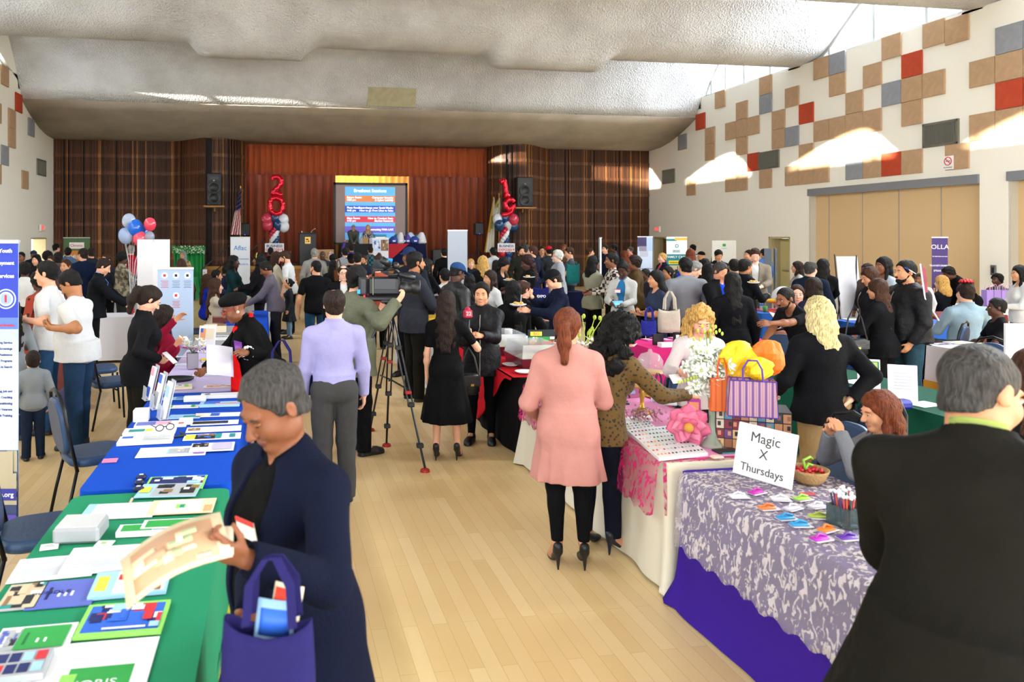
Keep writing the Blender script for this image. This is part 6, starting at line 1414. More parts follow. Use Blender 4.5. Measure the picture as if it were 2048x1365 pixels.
for q in (-1, 1): MBm(mat('#5a6470', .7)).at((q * .06, 0, 0), (0, 0, q * 1.0)).box((q * .06, 0, .9), (.14, .03, 1.8)).build('board_leaf', t)
t = thing('white_board', 'large blank white board standing at the right border', 'board', (*D(2036, 6.2), 0), -TH)
MBm(mat('#dcd8da', .6)).box((.02, 0, 1.12), (.26, .02, .42)).build('panel', t); MBm(BLACK).cyl((.02, .03, 0), (.02, .03, .95), .015, n=8).box((.02, .03, .01), (.3, .3, .02)).build('stand', t)
# balloon bunch
x_, y_ = D(262, 12.5)
BB = [(258, 442, .115, '#b8c4d8', 1, 'clear white balloon, topmost of the bunch'), (271, 456, .125, '#0a5ac0', 0, 'large bright blue balloon in the middle of the bunch'), (300, 449, .10, '#d83a50', 0, 'coral red balloon at the right of the bunch'), (249, 469, .10, '#1a68c8', 0, 'blue balloon half hidden at the left of the bunch'), (252, 472, .122, '#a8bcdc', 1, 'clear pale balloon lowest at the left of the bunch'), (280, 478, .115, '#d8485c', 0, 'coral balloon low in the middle of the bunch'), (286, 465, .10, '#0a50b0', 0, 'blue balloon behind the middle of the bunch'), (299, 474, .085, '#9aa4b4', 1, 'small clear grey balloon low at the right of the bunch')]
for k, (px_, py_, r_, c_, tr, lb) in enumerate(BB):
    dz = .0 if k in (0, 3, 6) else -.16; X_, Y_ = D(px_, 12.5 + (.2 if k in (0, 3, 6) else 0)); z_ = ZH(py_, 12.5)
    t = thing('balloon', lb, 'balloon', (X_, Y_, z_), 0, 'balloon bunch'); balloon_mesh((0, 0, 0), r_, c_, tr=bool(tr)).build('skin', t)
    MBm(mat('#c8c8cc', .5)).tube([(0, 0, -r_ * 1.2), ((x_ - X_) * .6, (y_ - Y_) * .6, (1.2 - z_) * .5), (x_ - X_, y_ - Y_, .86 - z_)], .003, 4).build('string', t)
MBm(mat('#b01828', .4)).box((0, 0, .05), (.1, .1, .1), .02).build('balloon_weight', None, 'red balloon weight under the bunch', 'weight', loc=(x_, y_, .752))
cloth_table('folding table under the balloon weight', x_ - .9, x_ + .3, y_ - .35, y_ + .35, WCL, 'white cloth below the balloon bunch', seed=33)
# ================================================================ THE CROWD
P = person; W_ = '#c6c6c6'; BK = '#0b0b0d'; JN = '#23405e'
tr = lambda c=BK: ('trousers', c); jn = lambda c=JN: ('jeans', c, 'denim')
HOLD = dict(la=(-.10, .36, 1.08), ra=(.10, .36, 1.10)); TALK = dict(la=(-.16, .30, 1.12), ra=(.2, .34, 1.2)); PLATE = dict(la=(-.08, .38, 1.12), ra=(.12, .34, 1.16))
# ---- left foreground and middle
P(92, 522, 7.85, 85, 'person in a plain white tee and blue jeans in profile, one hand in a pocket', 'l', ('short', 'k'), ('tee', W_), jn(), ra='pocket', la=('px', 52, 640, 7.6), fat=1.05, nod=5)
P(140, 541, 7.3, 78, 'broad person in a white tee and jeans looking down at their hands', 't', ('short', 'k'), ('tee', W_), jn('#1e3550'), fat=1.38, lean=6, nod=32, shoes='#1c2430', la=('px', 108, 657, 7.0), ra=('px', 106, 655, 7.2), curl=(.9, .9))
P(22, 600, 7.5, 40, 'person in a grey sweater half behind the blue banner, long brown hair', 'l', ('long', 'n'), ('sweater', '#8d9296', 'knit'), jn('#1c2a44'), fem=True)
P(66, 706, 6.9, 20, 'child in a grey top and dark jeans beside the blue banner', 'l', ('short', 'n'), ('sweater', '#84898d', 'knit'), jn('#1a2438'))
P(300, 573, 6.75, -68, 'person in a black blazer with a long dark ponytail looking down at a phone', 'l', ('ponytail', 'n'), ('blazer', '#111114'), tr('#1c1a14'), fem=True, lean=8, nod=28, la=('px', 312, 716, 6.8), ra=('px', 318, 720, 6.6), curl=(.8, .8), vox=.0075)
P(330, 611, 7.9, -60, 'seated person in a magenta top with long dark hair, one hand raised', 'm', ('long', 'n'), ('blouse', '#7a0d28'), tr(), fem=True, sit=True, la=('px', 352, 640, 7.8), ra=('px', 352, 690, 7.6), nod=6, curl=(.6, .9))
BERET = P(467, 583, 6.3, 100, 'person in a black beret, red scarf and black velvet coat bending over the lavender table', 'b', ('none', 'k'), ('coat', '#060607', 'velvet'), tr(), fem=True, lean=24, nod=14, hat=('beret', '#0c0c0d'), gl='#b01828', fat=1.3, ra=('px', 398, 752, 6.15), la=('px', 492, 706, 5.75), inner=('#101010', (.05, .03, .9)), curl=(.5, 1.0), vox=.0068, tag_=None)
NAVYW = P(546, 727, 2.22, 128, 'person in a navy cardigan with a name sticker in the foreground, reading a brochure', 'b', ('short', 'dg'), ('cardigan', '#0b1024', 'knit'), tr('#0a0c14'), fem=True, lean=7, nod=26, turn=-6, tag_=(-.045, 1.30), inner=('#08080a', (.085, .05, .72)), fat=1.26, la=('px', 492, 1118, 1.82), ra=('px', 505, 1225, 1.95), curl=(.9, .9), vox=.0046, extra=[('hem', .50), ('flare', .10)])
P(668, 578, 5.8, 2, 'person in a lavender dress shirt and grey slacks standing with back turned', 'l', ('balding', 'n'), ('shirt', '#9490ba'), ('slacks', '#3c3b3a'), la=(-.24, .12, .84), ra=(.26, .10, .84), shoes='#0c0c0c', fat=1.08, vox=.0065)
CAMM = P(716, 531, 7.1, -62, 'camera operator in an olive-grey jacket with a video camera on the shoulder', 'l', ('short', 'k'), ('jacket', '#5c5e4c', 'satin'), tr('#0e0e10'), la=('px', 758, 620, 7.5), ra=('px', 795, 603, 6.75), curl=(1.0, 1.0), shoes='#121416', fat=1.1, turn=6, extra=[('hem', .74)], vox=.0078)
P(893, 582, 6.9, -18, 'reporter in a black knee-length dress and heels seen from behind, holding a microphone', 'l', ('long', 'n'), ('dress', '#0a0a0c'), ('none', ''), fem=True, heel=.08, ra=('px', 940, 672, 7.1), la=(-.21, .06, .82), curl=(.5, 1.1), shoes='#0a0a0a', extra=[('hem', .40), ('short',), ('backhair',)], vox=.0072)
P(963, 567, 7.46, 158, 'person in a black bomber jacket and black boots being interviewed', 'm', ('bun', 'k'), ('bomber', '#0c0c10', 'satin'), ('leggings', '#09090b'), fem=True, la=('px', 962, 672, 7.1), ra=('px', 945, 672, 7.2), curl=(.6, .6), shoes='boot', fat=1.12, extra=[('hem', .74)], vox=.0078)
P(832, 503, 9.4, -78, 'bearded person in a grey and navy hooded jacket behind the video camera', 't', ('short', 'k'), ('hoodie', '#2a2c34'), tr('#15130f'), beard='k', la=(-.04, .32, 1.16), ra=(.10, .36, 1.14), curl=(1, 1), fat=1.08, extra=[('hem', .80)])
P(915, 523, 9.4, -70, 'person in a black leather jacket and a blue cap looking down', 'd', ('buzz', 'k'), ('jacket', '#15171a', 'leather'), tr('#1a1c22'), hat=('cap', '#24406c'), nod=24, gl=1, fat=1.05)
P(1135, 617, 4.68, -14, 'person in a light pink coat, black leggings and high heels with an auburn ponytail', 'm', ('ponytail', 'au'), ('coat', '#b37c73'), ('leggings', '#0a0a0c'), fem=True, heel=.085, la=(-.20, .22, .98), ra=(.18, .30, 1.02), turn=-16, shoes='#0c0c10', feet=((-.075, 0), (.10, .0)), fat=1.12, extra=[('hem', .60), ('flare', .045)], vox=.0058)
P(1243, 625, 5.08, -58, 'person in a mustard patterned blazer with curly black hair reaching across the pink table', 'm', ('bigcurly', 'k'), ('blazer', '#5c4316', 'pat#17110a:42:leo'), ('jeans', '#10131f', 'denim'), fem=True, lean=25, nod=20, ra=('px', 1378, 790, 4.9), la=(-.12, .30, 1.0), heel=.075, shoes='#0e1224', vox=.0062, turn=-6, fat=1.05)
P(1402, 610, 5.7, 165, 'person with long curly blonde hair in a pale top behind the orchids', 'l', ('longcurly', 'bl'), ('blouse', '#c4b8b8'), tr('#222838'), fem=True, lean=6, nod=26, la=('px', 1410, 790, 5.3), ra=('px', 1362, 748, 5.4), curl=(.8, .8), vox=.0066)
P(1570, 575, 7.8, 98, 'person in a black top with a pink lanyard reaching out to the left', 'b', ('buzz', 'k'), ('tee', '#0d0d10'), tr(), lean=26, nod=-2, la=('px', 1488, 655, 7.4), ra=('px', 1515, 700, 7.6), beard='k', fat=1.05)
P(1636, 594, 5.4, -8, 'person with wavy blonde hair in a black blazer and khaki trousers, back turned', 'p', ('wavy', 'pb'), ('blazer', '#0c0c10'), tr('#8c7350'), fem=True, ra=('px', 1700, 800, 5.2), la=(-.24, .20, .98), fat=1.22, extra=[('backhair',)], vox=.0062, lean=5)
P(1758, 783, 4.05, 78, 'seated person in a grey sweater with auburn hair, hands near the face', 'm', ('long', 'au'), ('sweater', '#6f7176', 'knit'), tr('#20242c'), fem=True, sit=True, la=(-.04, .28, 1.18), ra=(.05, .30, 1.16), curl=(.9, .9), nod=12, vox=.0056)
BOMBER = P(1810, 521, 8.4, 82, 'big person in a black embroidered bomber jacket and jeans, pen behind the ear', 'm', ('short', 'k'), ('bomber', '#101014', 'satin'), jn('#26404e'), fat=1.38, beard='k', la=(-.20, .10, .86), ra=(.22, .14, .84), gl=0)
SUIT = P(1962, 690, 2.1, -54, 'large person in a dark suit with a pale green collar, nearest on the right', 'm', ('buzz', 'dg'), ('blazer', '#15130f'), tr('#0e0d0c'), fat=1.27, lean=20, nod=8, turn=-34, la=(-.10, .36, .98), ra=(.20, .42, 1.0), vox=.0052, inner=('#8e9a52', (.03, .02, 1.2)), extra=[('flare', .10), ('hem', .74)])
P(2062, 700, 3.35, -30, 'person in a black top with a white bow print, cut by the right border', 'm', ('long', 'br'), ('tee', '#0c0c0e'), tr(), fem=True, fat=1.15, vox=.0065)
# ---- left background
P(42, 504, 17, 175, 'person with a dark face beside the blue banner, near the left wall', 'b', ('buzz', 'k'), ('shirt', '#16181f'), tr())
P(67, 500, 21, 180, 'person in a dark cap standing in the left doorway', 'b', ('buzz', 'k'), ('jacket', '#1a1c24'), tr(), hat=('cap', '#26304a'))
P(72, 509, 16, 170, 'person with long black hair near the left doorway', 'l', ('long', 'k'), ('jacket', '#15151a'), tr(), fem=True)
P(50, 524, 12, 15, 'person with big black curls, white shirt and black vest, back turned', 'd', ('curly', 'k'), ('shirt', W_), tr(), fem=True, inner=None)
P(78, 541, 9.7, 60, 'person in an orange and black patterned wrap behind the white tees', 'd', ('afro', 'k'), ('dress', '#8a2a10', 'pat#1a0c08:9:dot'), ('none', ''), fem=True, fat=1.25)
P(113, 488, 23, -40, 'tall person in a white collared shirt near the green banner', 'l', ('short', 'k'), ('shirt', W_), tr())
P(95, 501, 18, 20, 'person with a round black bun of hair near the left wall', 'd', ('afro', 'k'), ('jacket', '#1c1c22'), tr(), fem=True)
P(102, 512, 16.5, 165, 'person with light brown hair behind the first white tee', 'l', ('short', 'br'), ('sweater', '#4a3c30'), tr(), fem=True)
P(116, 504, 14, 15, 'person in a dark grey suit jacket behind the two white tees', 'd', ('buzz', 'k'), ('blazer', '#34353a'), tr(), fat=1.1)
P(131, 519, 13, 160, 'person with a brown face looking over the grey suit jacket', 'm', ('short', 'br'), ('sweater', '#55403a'), tr(), fem=True)
P(136, 496, 20, 10, 'person in a pale denim jacket under the green banner', 'l', ('bun', 'k'), ('jacket', '#4a6484'), tr(), fem=True)
P(165, 497, 15.2, 20, 'person in a navy blazer and glasses with back turned', 'l', ('short', 'n'), ('blazer', '#0f1a34'), tr(), turn=35, gl=1, fat=1.15)
P(182, 496, 18, 30, 'person in a dark blazer right of the navy blazer', 'l', ('short', 'n'), ('blazer', '#20242c'), tr(), fat=1.05)
P(212, 508, 15.3, 150, 'person with brown hair behind the blue tie', 'l', ('short', 'br'), ('jacket', '#2a2c34'), tr(), fem=True)
P(208, 517, 11.6, -85, 'person in a dark suit with a light blue tie leaning over the bottles', 'l', ('short', 'n'), ('blazer', '#0e1016'), tr(), inner=('#8898b0', (.05, .02, 1.0), '#4878c8'), la=(-.06, .46, .98), ra=(.10, .46, .98), lean=12, nod=22, fat=1.15)
P(247, 502, 15, -60, 'person in a beige camouflage top with short curls beside the balloons', 'd', ('curly', 'k'), ('blouse', '#8a7f6a', 'pat#4a4438:11:noi'), tr('#2a2a2c'), fem=True, fat=1.25, **TALK)
P(262, 491, 19.5, 10, 'person in a red shirt under the balloon bunch', 'l', ('short', 'g'), ('shirt', '#a01424'), tr('#10162a'))
P(366, 502, 21.5, 160, 'person with a grey headscarf before the green photo booth', 'm', ('none', 'k'), ('blouse', '#5a4a3a', 'pat#a88a60:12:noi'), tr(), fem=True, hat=('hijab', '#7a7c78'))
P(362, 518, 14.5, 20, 'person with brown hair right of the tall white board', 'm', ('bob', 'br'), ('blouse', '#6a4a34'), tr(), fem=True)
P(468, 511, 14.2, -105, 'smiling person in a dark green sweater beside the white banner', 'd', ('long', 'k'), ('sweater', '#0e2c30'), tr(), fem=True, la=(-.1, .34, 1.0), ra=(.12, .34, 1.0))
P(452, 532, 18.5, -40, 'seated person in a navy polo with close-cropped hair', 't', ('buzz', 'k'), ('tee', '#141c3c'), tr(), sit=True)
P(434, 540, 15.7, -80, 'seated person with black hair and clasped hands behind the beige blouse', 'm', ('short', 'k'), ('tee', '#20283c'), tr(), sit=True, la=(-.03, .36, 1.0), ra=(.03, .36, 1.0), curl=(1, 1))
P(415, 549, 14.6, -65, 'seated person in royal blue with long brown hair', 'm', ('long', 'br'), ('blouse', '#1428a0'), tr(), fem=True, sit=True)
P(432, 557, 12.2, -72, 'seated person in a sheer beige blouse with long brown hair at the blue cloth', 'l', ('long', 'br'), ('blouse', '#a89c8c'), tr('#b0a898'), fem=True, sit=True, la=(-.06, .50, .80), ra=(.10, .50, .80))
P(517, 507, 14, 80, 'person with big black hair and a gold hairband near the white banner', 'b', ('longcurly', 'k'), ('jacket', '#101014'), tr(), fem=True, hat=('band', '#b89a40'), **HOLD)
P(531, 523, 12.3, 88, 'person in a mauve-grey sweater bending over the left tables', 'b', ('short', 'k'), ('sweater', '#5c5662'), tr('#1c1a1e'), lean=14, nod=24, la=(-.06, .46, 1.0), ra=(.12, .44, 1.02), fat=1.08)
P(541, 495, 21, 12, 'person in a black suit in front of the left balloon tower', 'd', ('buzz', 'k'), ('blazer', '#0c0c10'), tr())
P(553, 504, 16, -70, 'person in a cream turtleneck with long brown hair', 'l', ('long', 'br'), ('sweater', '#c0b8a6'), tr(), fem=True, nod=14, **HOLD)
P(570, 503, 15.8, 70, 'person in a white tee with hair tied in a bun, bending toward the cream turtleneck', 'l', ('bun', 'br'), ('tee', W_), tr(), lean=9, nod=24, beard='br', ra=(.34, .20, .96))
P(577, 560, 15.0, 95, 'small child in a dark grey tunic and pale jeans with hair in a bun', 'm', ('bun', 'k'), ('dress', '#26282e'), ('leggings', '#6a8aa8'), fem=True, hat=('band', '#d8d8d8'))
P(629, 497, 18, 0, 'person in a light grey blazer with white hair', 'l', ('short', 'g'), ('blazer', '#8a8782'), tr('#605c54'), fat=1.2)
P(631, 521, 12.2, 8, 'person in a black tee and jeans with close-cropped hair, back turned', 'm', ('buzz', 'k'), ('tee', '#0b0b0d'), jn('#1c3c54'), fat=1.2, beard='k', turn=35)
P(645, 502, 20, 172, 'bald person in a dark grey suit facing the camera beside the lectern', 'd', ('bald', 'k'), ('blazer', '#33383f'), tr(), inner=('#101418', (.05, .02, 1.0)))
P(661, 503, 21, 165, 'pale bald person in front of the cardboard box', 'p', ('balding', 'g'), ('shirt', '#8a8a90'), tr())
P(667, 510, 18, -30, 'person in a black head wrap and yellow-green top', 'm', ('none', 'k'), ('blouse', '#7a7a50'), tr(), fem=True, hat=('wrap', '#141414'))
P(666, 521, 15, 10, 'person with long black hair and a brown shoulder bag, back turned', 't', ('long', 'k'), ('jacket', '#121214'), tr(), fem=True)
P(690, 496, 20, 4, 'person in a pale grey jacket facing the stage', 'l', ('short', 'k'), ('jacket', '#8c9094'), tr())
P(703, 489, 24.5, 0, 'person in purple raising a hand toward the stage', 'm', ('balding', 'n'), ('shirt', '#4a3a80'), tr(), la=(-.20, .30, 1.80))
P(702, 505, 16.5, 10, 'person in a wide black fedora', 'm', ('short', 'k'), ('jacket', '#101012'), tr(), hat=('fedora', '#0a0a0c'))
P(715, 505, 15, 15, 'person in a black jacket with a bright pink collar, back turned', 'm', ('short', 'k'), ('jacket', '#121826'), tr(), fat=1.15, turn=-25)
P(728, 511, 17.9, 140, 'bearded person with brown hair beyond the pink collar', 'm', ('short', 'br'), ('jacket', '#2a2826'), tr(), beard='br')
P(687, 531, 11.2, 178, 'balding person in glasses, black suit and open white collar', 'p', ('balding', 'n'), ('blazer', '#0d0d10'), tr(), inner=(W_, (.07, .03, 1.0)), gl=1, fat=1.15)
P(741, 493, 23, 0, 'person in a teal and black plaid shirt facing the stage', 'l', ('buzz', 'n'), ('shirt', '#20606c', 'pat#101418:14:check'), tr())
P(757, 504, 16.3, 8, 'person with a high brown bun facing the stage', 'm', ('topbun', 'br'), ('jacket', '#3a3c40'), tr(), fem=True)
P(755, 519, 13.6, 5, 'person in a grey knitted beanie behind the video camera', 'l', ('none', 'n'), ('jacket', '#a04838'), tr(), hat=('beanie', '#3c4348'), fem=True)
P(818, 492, 11.0, 140, 'tall person in a navy team cap behind the bearded one', 'b', ('none', 'k'), ('jacket', '#161a26'), tr(), hat=('cap', '#1c2c50'))
P(856, 518, 13, -70, 'person with long black hair in a black off-shoulder top, gesturing', 'm', ('long', 'k'), ('blouse', '#0b0b0d'), tr(), fem=True, **TALK)
P(888, 497, 20, 5, 'person in a black suit beside the plain grey banner, back turned', 'l', ('short', 'k'), ('blazer', '#0a0a0c'), tr())
P(889, 537, 14, 10, 'short person with black hair below the grey banner', 'm', ('short', 'k'), ('shirt', W_), tr(), sit=True)
P(942, 518, 18, 175, 'person with a pale face and blond hair right of the grey banner', 'p', ('bob', 'bl'), ('jacket', '#1c1c20'), tr(), fem=True)
P(938, 548, 11.5, 10, 'person in a white top with long dark hair behind the leather jacket', 'm', ('long', 'k'), ('blouse', W_), tr(), fem=True)
# ---- centre and right background
P(965, 512, 14, 10, 'person with wavy blond hair and a black jacket, back turned', 'l', ('wavy', 'bl'), ('jacket', '#0c0c10'), tr(), fem=True, fat=1.1)
P(986, 495, 19.5, 10, 'person in a white hoodie with a grey backpack facing the stage', 'm', ('short', 'k'), ('hoodie', '#b0b4b8'), tr())
P(992, 521, 14.9, 15, 'person in a grey and pink sleeved sweater with dark hair', 'm', ('long', 'n'), ('sweater', '#8a8c92', 'pat#a05868:6:noi'), tr(), fem=True)
P(979, 541, 10.9, 110, 'person in a white tee with long straight brown hair looking left', 'm', ('long', 'n'), ('tee', W_), tr('#24283a'), fem=True, fat=1.12)
P(1007, 515, 13, -140, 'person in black with long black hair bending over a plate of food', 'm', ('long', 'k'), ('sweater', '#0c0c10'), tr(), fem=True, lean=12, nod=30, **PLATE)
P(1042, 493, 19, -170, 'bearded person with black hair by the right balloon tower', 'm', ('short', 'k'), ('jacket', '#24241c'), tr(), beard='k')
P(1050, 489, 19.5, 20, 'person in an olive green jacket with grey hair', 'l', ('short', 'dg'), ('jacket', '#4a5a2c'), tr('#2a2c24'), fat=1.15)
P(1064, 492, 17, 30, 'person in a dark navy suit with brown hair, back turned', 'l', ('short', 'br'), ('blazer', '#12182a'), tr(), turn=30)
P(1084, 493, 21.5, 165, 'person in glasses facing the camera at the dark wood wall', 'm', ('short', 'k'), ('shirt', '#3a4048'), tr(), gl=1)
P(1097, 491, 20, 5, 'person in a bright red cap and dark grey sweater', 'm', ('short', 'k'), ('sweater', '#2a2c30'), tr(), hat=('cap', '#b01020'))
P(1054, 510, 12.6, 85, 'person with dark braids and a gold hoop earring holding a plate', 'd', ('braids', '#2a1210'), ('jacket', '#0c0c10'), tr(), fem=True, nod=18, **PLATE)
P(1114, 500, 16, 75, 'person with bushy white hair and a white beard in a pale jacket', 'p', ('curly', 'w'), ('jacket', '#8e9298'), tr('#8a8678'), beard='w', gl=1, fat=1.15)
P(1128, 489, 21.5, 170, 'person with red-brown hair holding a yellow paper near the wall', 'b', ('short', 'au'), ('blouse', '#4a3424'), tr(), fem=True)
P(1138, 495, 18, 80, 'person in a grey polo shirt looking at a phone', 'l', ('short', 'br'), ('tee', '#4a5058'), tr('#20242c'), nod=14, **HOLD)
P(1106, 537, 9.1, 84, 'person in a dark cap and navy blazer eating from a small plate', 'l', ('short', 'n'), ('blazer', '#0c1226'), jn('#141c30'), hat=('cap', '#0e1014'), lean=8, nod=24, la=('px', 1058, 622, 8.8), ra=('px', 1064, 594, 9.0), curl=(.4, 1.1), vox=.0085)
P(1048, 560, 10.8, -75, 'seated person in black with thinning brown hair', 'l', ('balding', 'br'), ('jacket', '#0d0d10'), tr(), sit=True, fat=1.1)
P(1025, 562, 10.2, 10, 'seated person in a black hooded jacket with long black hair', 'm', ('long', 'k'), ('hoodie', '#0a0a0c'), tr(), sit=True, fem=True, fat=1.15)
P(1181, 497, 22, -120, 'person in a mustard yellow top near the dark wood wall', 'l', ('short', 'br'), ('blouse', '#a87a14'), tr(), fem=True)
P(1188, 512, 13, -75, 'person in a pale beige jacket with a black headband', 'b', ('bob', 'k'), ('jacket', '#8c8a76'), tr(), fem=True, hat=('band', '#16181c'), **HOLD)
P(1210, 490, 22, 120, 'person in a navy suit right of the edge-on white banner', 'l', ('short', 'k'), ('blazer', '#141a2c'), tr())
P(1228, 489, 23, 60, 'person in a slate suit talking to the navy suit', 'd', ('short', 'k'), ('blazer', '#2a3040'), tr())
P(1222, 506, 12.6, 80, 'person in a brown and white geometric print shirt', 'b', ('short', 'k'), ('shirt', '#b8b0a4', 'pat#2a1814:16:check'), tr(), nod=4, **HOLD)
P(1245, 516, 11.5, 140, 'person in a white cardigan and blue floral blouse, hair piled up, reading a tablet', 'd', ('topbun', 'k'), ('cardigan', '#b4b2ae'), tr(), fem=True, nod=26, inner=('#2a6a9c', (.08, .05, .9)), tag_=(.04, 1.28), **HOLD)
P(1260, 494, 23, 100, 'person in a red shirt and glasses at the far wall', 'l', ('short', 'dg'), ('shirt', '#a01828'), tr(), gl=1)
P(1249, 502, 20, 10, 'person with reddish-brown curls behind the piled-up hair', 'l', ('wavy', 'au'), ('jacket', '#4a3a2c'), tr(), fem=True)
P(1268, 511, 13, 60, 'person in an olive-brown jacket with backpack straps', 'b', ('curly', 'n'), ('jacket', '#4a3820'), tr(), gl=1)
P(1290, 538, 14, 100, 'small person with a dark face under the lighthouse banner', 'd', ('short', 'k'), ('tee', '#2c2c34'), tr())
P(1311, 541, 10, 88, 'person in a slate tee with a cream tote bag, arms crossed', 'm', ('bob', 'k'), ('tee', '#2c3448'), jn('#222c44'), fem=True, la=(.06, .26, 1.10), ra=(-.04, .28, 1.14), curl=(.8, .8), fat=1.1)
P(1334, 534, 12.7, 100, 'person with pulled-back dark hair under the family care banner', 't', ('bun', 'k'), ('blouse', '#3a3a44'), tr(), fem=True)
P(1324, 506, 18, 95, 'person with short blond hair, navy jacket and pink top', 'p', ('short', 'bl'), ('jacket', '#14182c'), tr(), fem=True, inner=('#c84858', (.07, .03, .9)))
P(1370, 515, 10.4, -6, 'broad person in a light grey sweater with back turned', 'm', ('short', 'k'), ('sweater', '#80838a', 'knit'), ('slacks', '#2c2a22'), fat=1.42)
P(1391, 523, 11.6, -110, 'grey-haired person bending forward behind the light grey sweater', 'p', ('short', 'g'), ('shirt', '#30343c'), tr(), lean=14, nod=20)
P(1385, 489, 24.5, 20, 'person in a white shirt at the far right wall', 'm', ('short', 'k'), ('shirt', W_), tr())
P(1381, 498, 17, -30, 'person with reddish hair in a cobalt blue sweater', 'l', ('bob', 'au'), ('sweater', '#1438a0'), tr(), fem=True)
P(1402, 502, 20, 30, 'person with a black cap facing the white poster', 'm', ('none', 'k'), ('jacket', '#121214'), tr(), hat=('cap', '#0c0c0e'))
P(1409, 517, 14, 0, 'person in a puffy black hooded coat', 'm', ('short', 'k'), ('hoodie', '#0b0b0d'), tr(), fat=1.3)
P(1416, 527, 10.7, 5, 'person with very long black hair standing behind the blue tee', 'm', ('long', 'k'), ('jacket', '#0e0e12'), tr(), fem=True, fat=1.15)
P(1436, 488, 24, 0, 'person with tall black hair in front of the white poster', 'm', ('topbun', 'k'), ('jacket', '#1a1a1e'), tr(), fem=True)
P(1437, 500, 17, 170, 'person in a black suit and dark tie looking down below the white poster', 'm', ('short', 'k'), ('blazer', '#0c0e14'), tr(), nod=28, inner=('#c0c4cc', (.05, .02, 1.0), '#1a1c24'), **HOLD)
P(1441, 525, 10.1, -165, 'person in a bright blue tee and open black shirt with a name sticker', 'm', ('short', 'dg'), ('jacket', '#0e0e10'), tr('#1c2030'), inner=('#0838b8', (.09, .08, .85)), nod=22, tag_=(-.05, 1.28), fat=1.15, **HOLD)
P(1464, 545, 8.5, -15, 'person in a black blazer with shoulder-length black hair, back turned, right of the blue tee', 'm', ('long', 'k'), ('blazer', '#0d0d12'), tr(), fem=True, fat=1.12, extra=[('backhair',)])
P(1468, 518, 12.2, -20, 'person in a dark navy shirt with flat black hair, back turned', 'm', ('short', 'k'), ('shirt', '#121c38'), tr(), fat=1.15)
P(1491, 518, 11.6, -80, 'person in a dark jacket with short hair holding food', 't', ('short', 'k'), ('jacket', '#0e1014'), tr(), fem=True, **PLATE)
P(1510, 497, 14.3, 150, 'person in a beige blazer and white shirt with a name tag looking down', 'p', ('short', 'br'), ('blazer', '#7c7264'), tr('#6a6254'), inner=(W_, (.07, .03, .95)), nod=28, fat=1.15, **HOLD)
P(1497, 500, 17, 100, 'person with dark hair behind the beige blazer', 'm', ('short', 'k'), ('blazer', '#141a2c'), tr())
P(1527, 498, 20, 10, 'person in a light blue shirt near the grey display board', 'm', ('short', 'k'), ('shirt', '#4a6aa8'), tr())
P(1594, 523, 14.4, 60, 'person with long dark brown hair and a pale top near the open side door', 'm', ('long', 'n'), ('blouse', '#a8a4a0'), tr(), fem=True)
P(1622, 523, 11.6, -50, 'balding grey person in a navy suit left of the easel board', 'l', ('balding', 'dg'), ('blazer', '#141e30'), tr(), turn=-20, fat=1.1)
P(1646, 518, 12.4, -40, 'person in a black blazer with very long black hair by the easel board', 'm', ('long', 'k'), ('blazer', '#0b0b0e'), tr(), fem=True, ra=(.14, .40, 1.05))
P(1625, 556, 8.8, 0, 'person with long dark hair behind the wavy blonde hair', 'm', ('long', 'n'), ('sweater', '#1c2034'), tr(), fem=True)
P(1594, 570, 10.3, 150, 'seated person with light brown hair behind the reaching arm', 'p', ('short', 'br'), ('tee', '#2c3038'), tr(), sit=True)
P(1739, 535, 9.7, 75, 'person with long ombre hair looking down, left of the bomber jacket', 'm', ('long', 'br'), ('jacket', '#14141a'), tr(), fem=True, nod=20)
P(1754, 558, 8.3, 20, 'person in a black blazer with long reddish-brown hair and a black shoulder bag', 'm', ('long', 'br'), ('blazer', '#0c0c10'), tr(), fem=True, la=(-.24, .36, 1.08), extra=[('backhair',)], lean=4)
P(1734, 527, 12.7, 90, 'person with short dark curls beside the easel board', 'b', ('curly', 'n'), ('shirt', '#4a3a34'), tr())
P(1766, 514, 10.8, 90, 'person with straight black hair and a pale sleeve behind the bomber jacket', 'b', ('long', 'k'), ('blouse', '#9aa4b0'), tr(), fem=True)
P(1838, 548, 13.3, 120, 'person in a white long-sleeved shirt partly behind the bomber jacket', 'b', ('short', 'k'), ('shirt', W_), tr())
P(1882, 551, 13.6, 10, 'seated person with a blond bob in a dark top', 'p', ('bob', 'bl'), ('tee', '#0e1018'), tr(), fem=True, sit=True)
P(1897, 533, 13.6, 70, 'person in black with curly black hair bending over beside the purple banner', 'd', ('curly', 'k'), ('jacket', '#0a0a0c'), tr(), fem=True, lean=34, nod=10)
REDBOW = P(1930, 566, 10.2, -12, 'seated person in a pale blue shirt with a red bow on the head, back turned', 'l', ('short', 'n'), ('shirt', '#8298a8'), tr(), sit=True, fat=1.25, ra=(.22, .28, .86))
P(1994, 547, 15.0, 95, 'seated person in a grey shirt behind the lavender bags', 'd', ('curly', 'k'), ('shirt', '#4a4e5e'), tr(), sit=True)
P(2038, 531, 11, 70, 'person in a white blouse and jeans at the right border', 'm', ('long', 'k'), ('blouse', W_), jn('#2a4a6c'), fem=True, ra=(.05, .30, 1.15), la=(-.05, .3, 1.1))
P(1992, 632, 9.4, 60, 'seated person with black hair behind the blue chair by the white board', 'd', ('short', 'k'), ('tee', '#101014'), tr(), sit=True, H0=1.6)
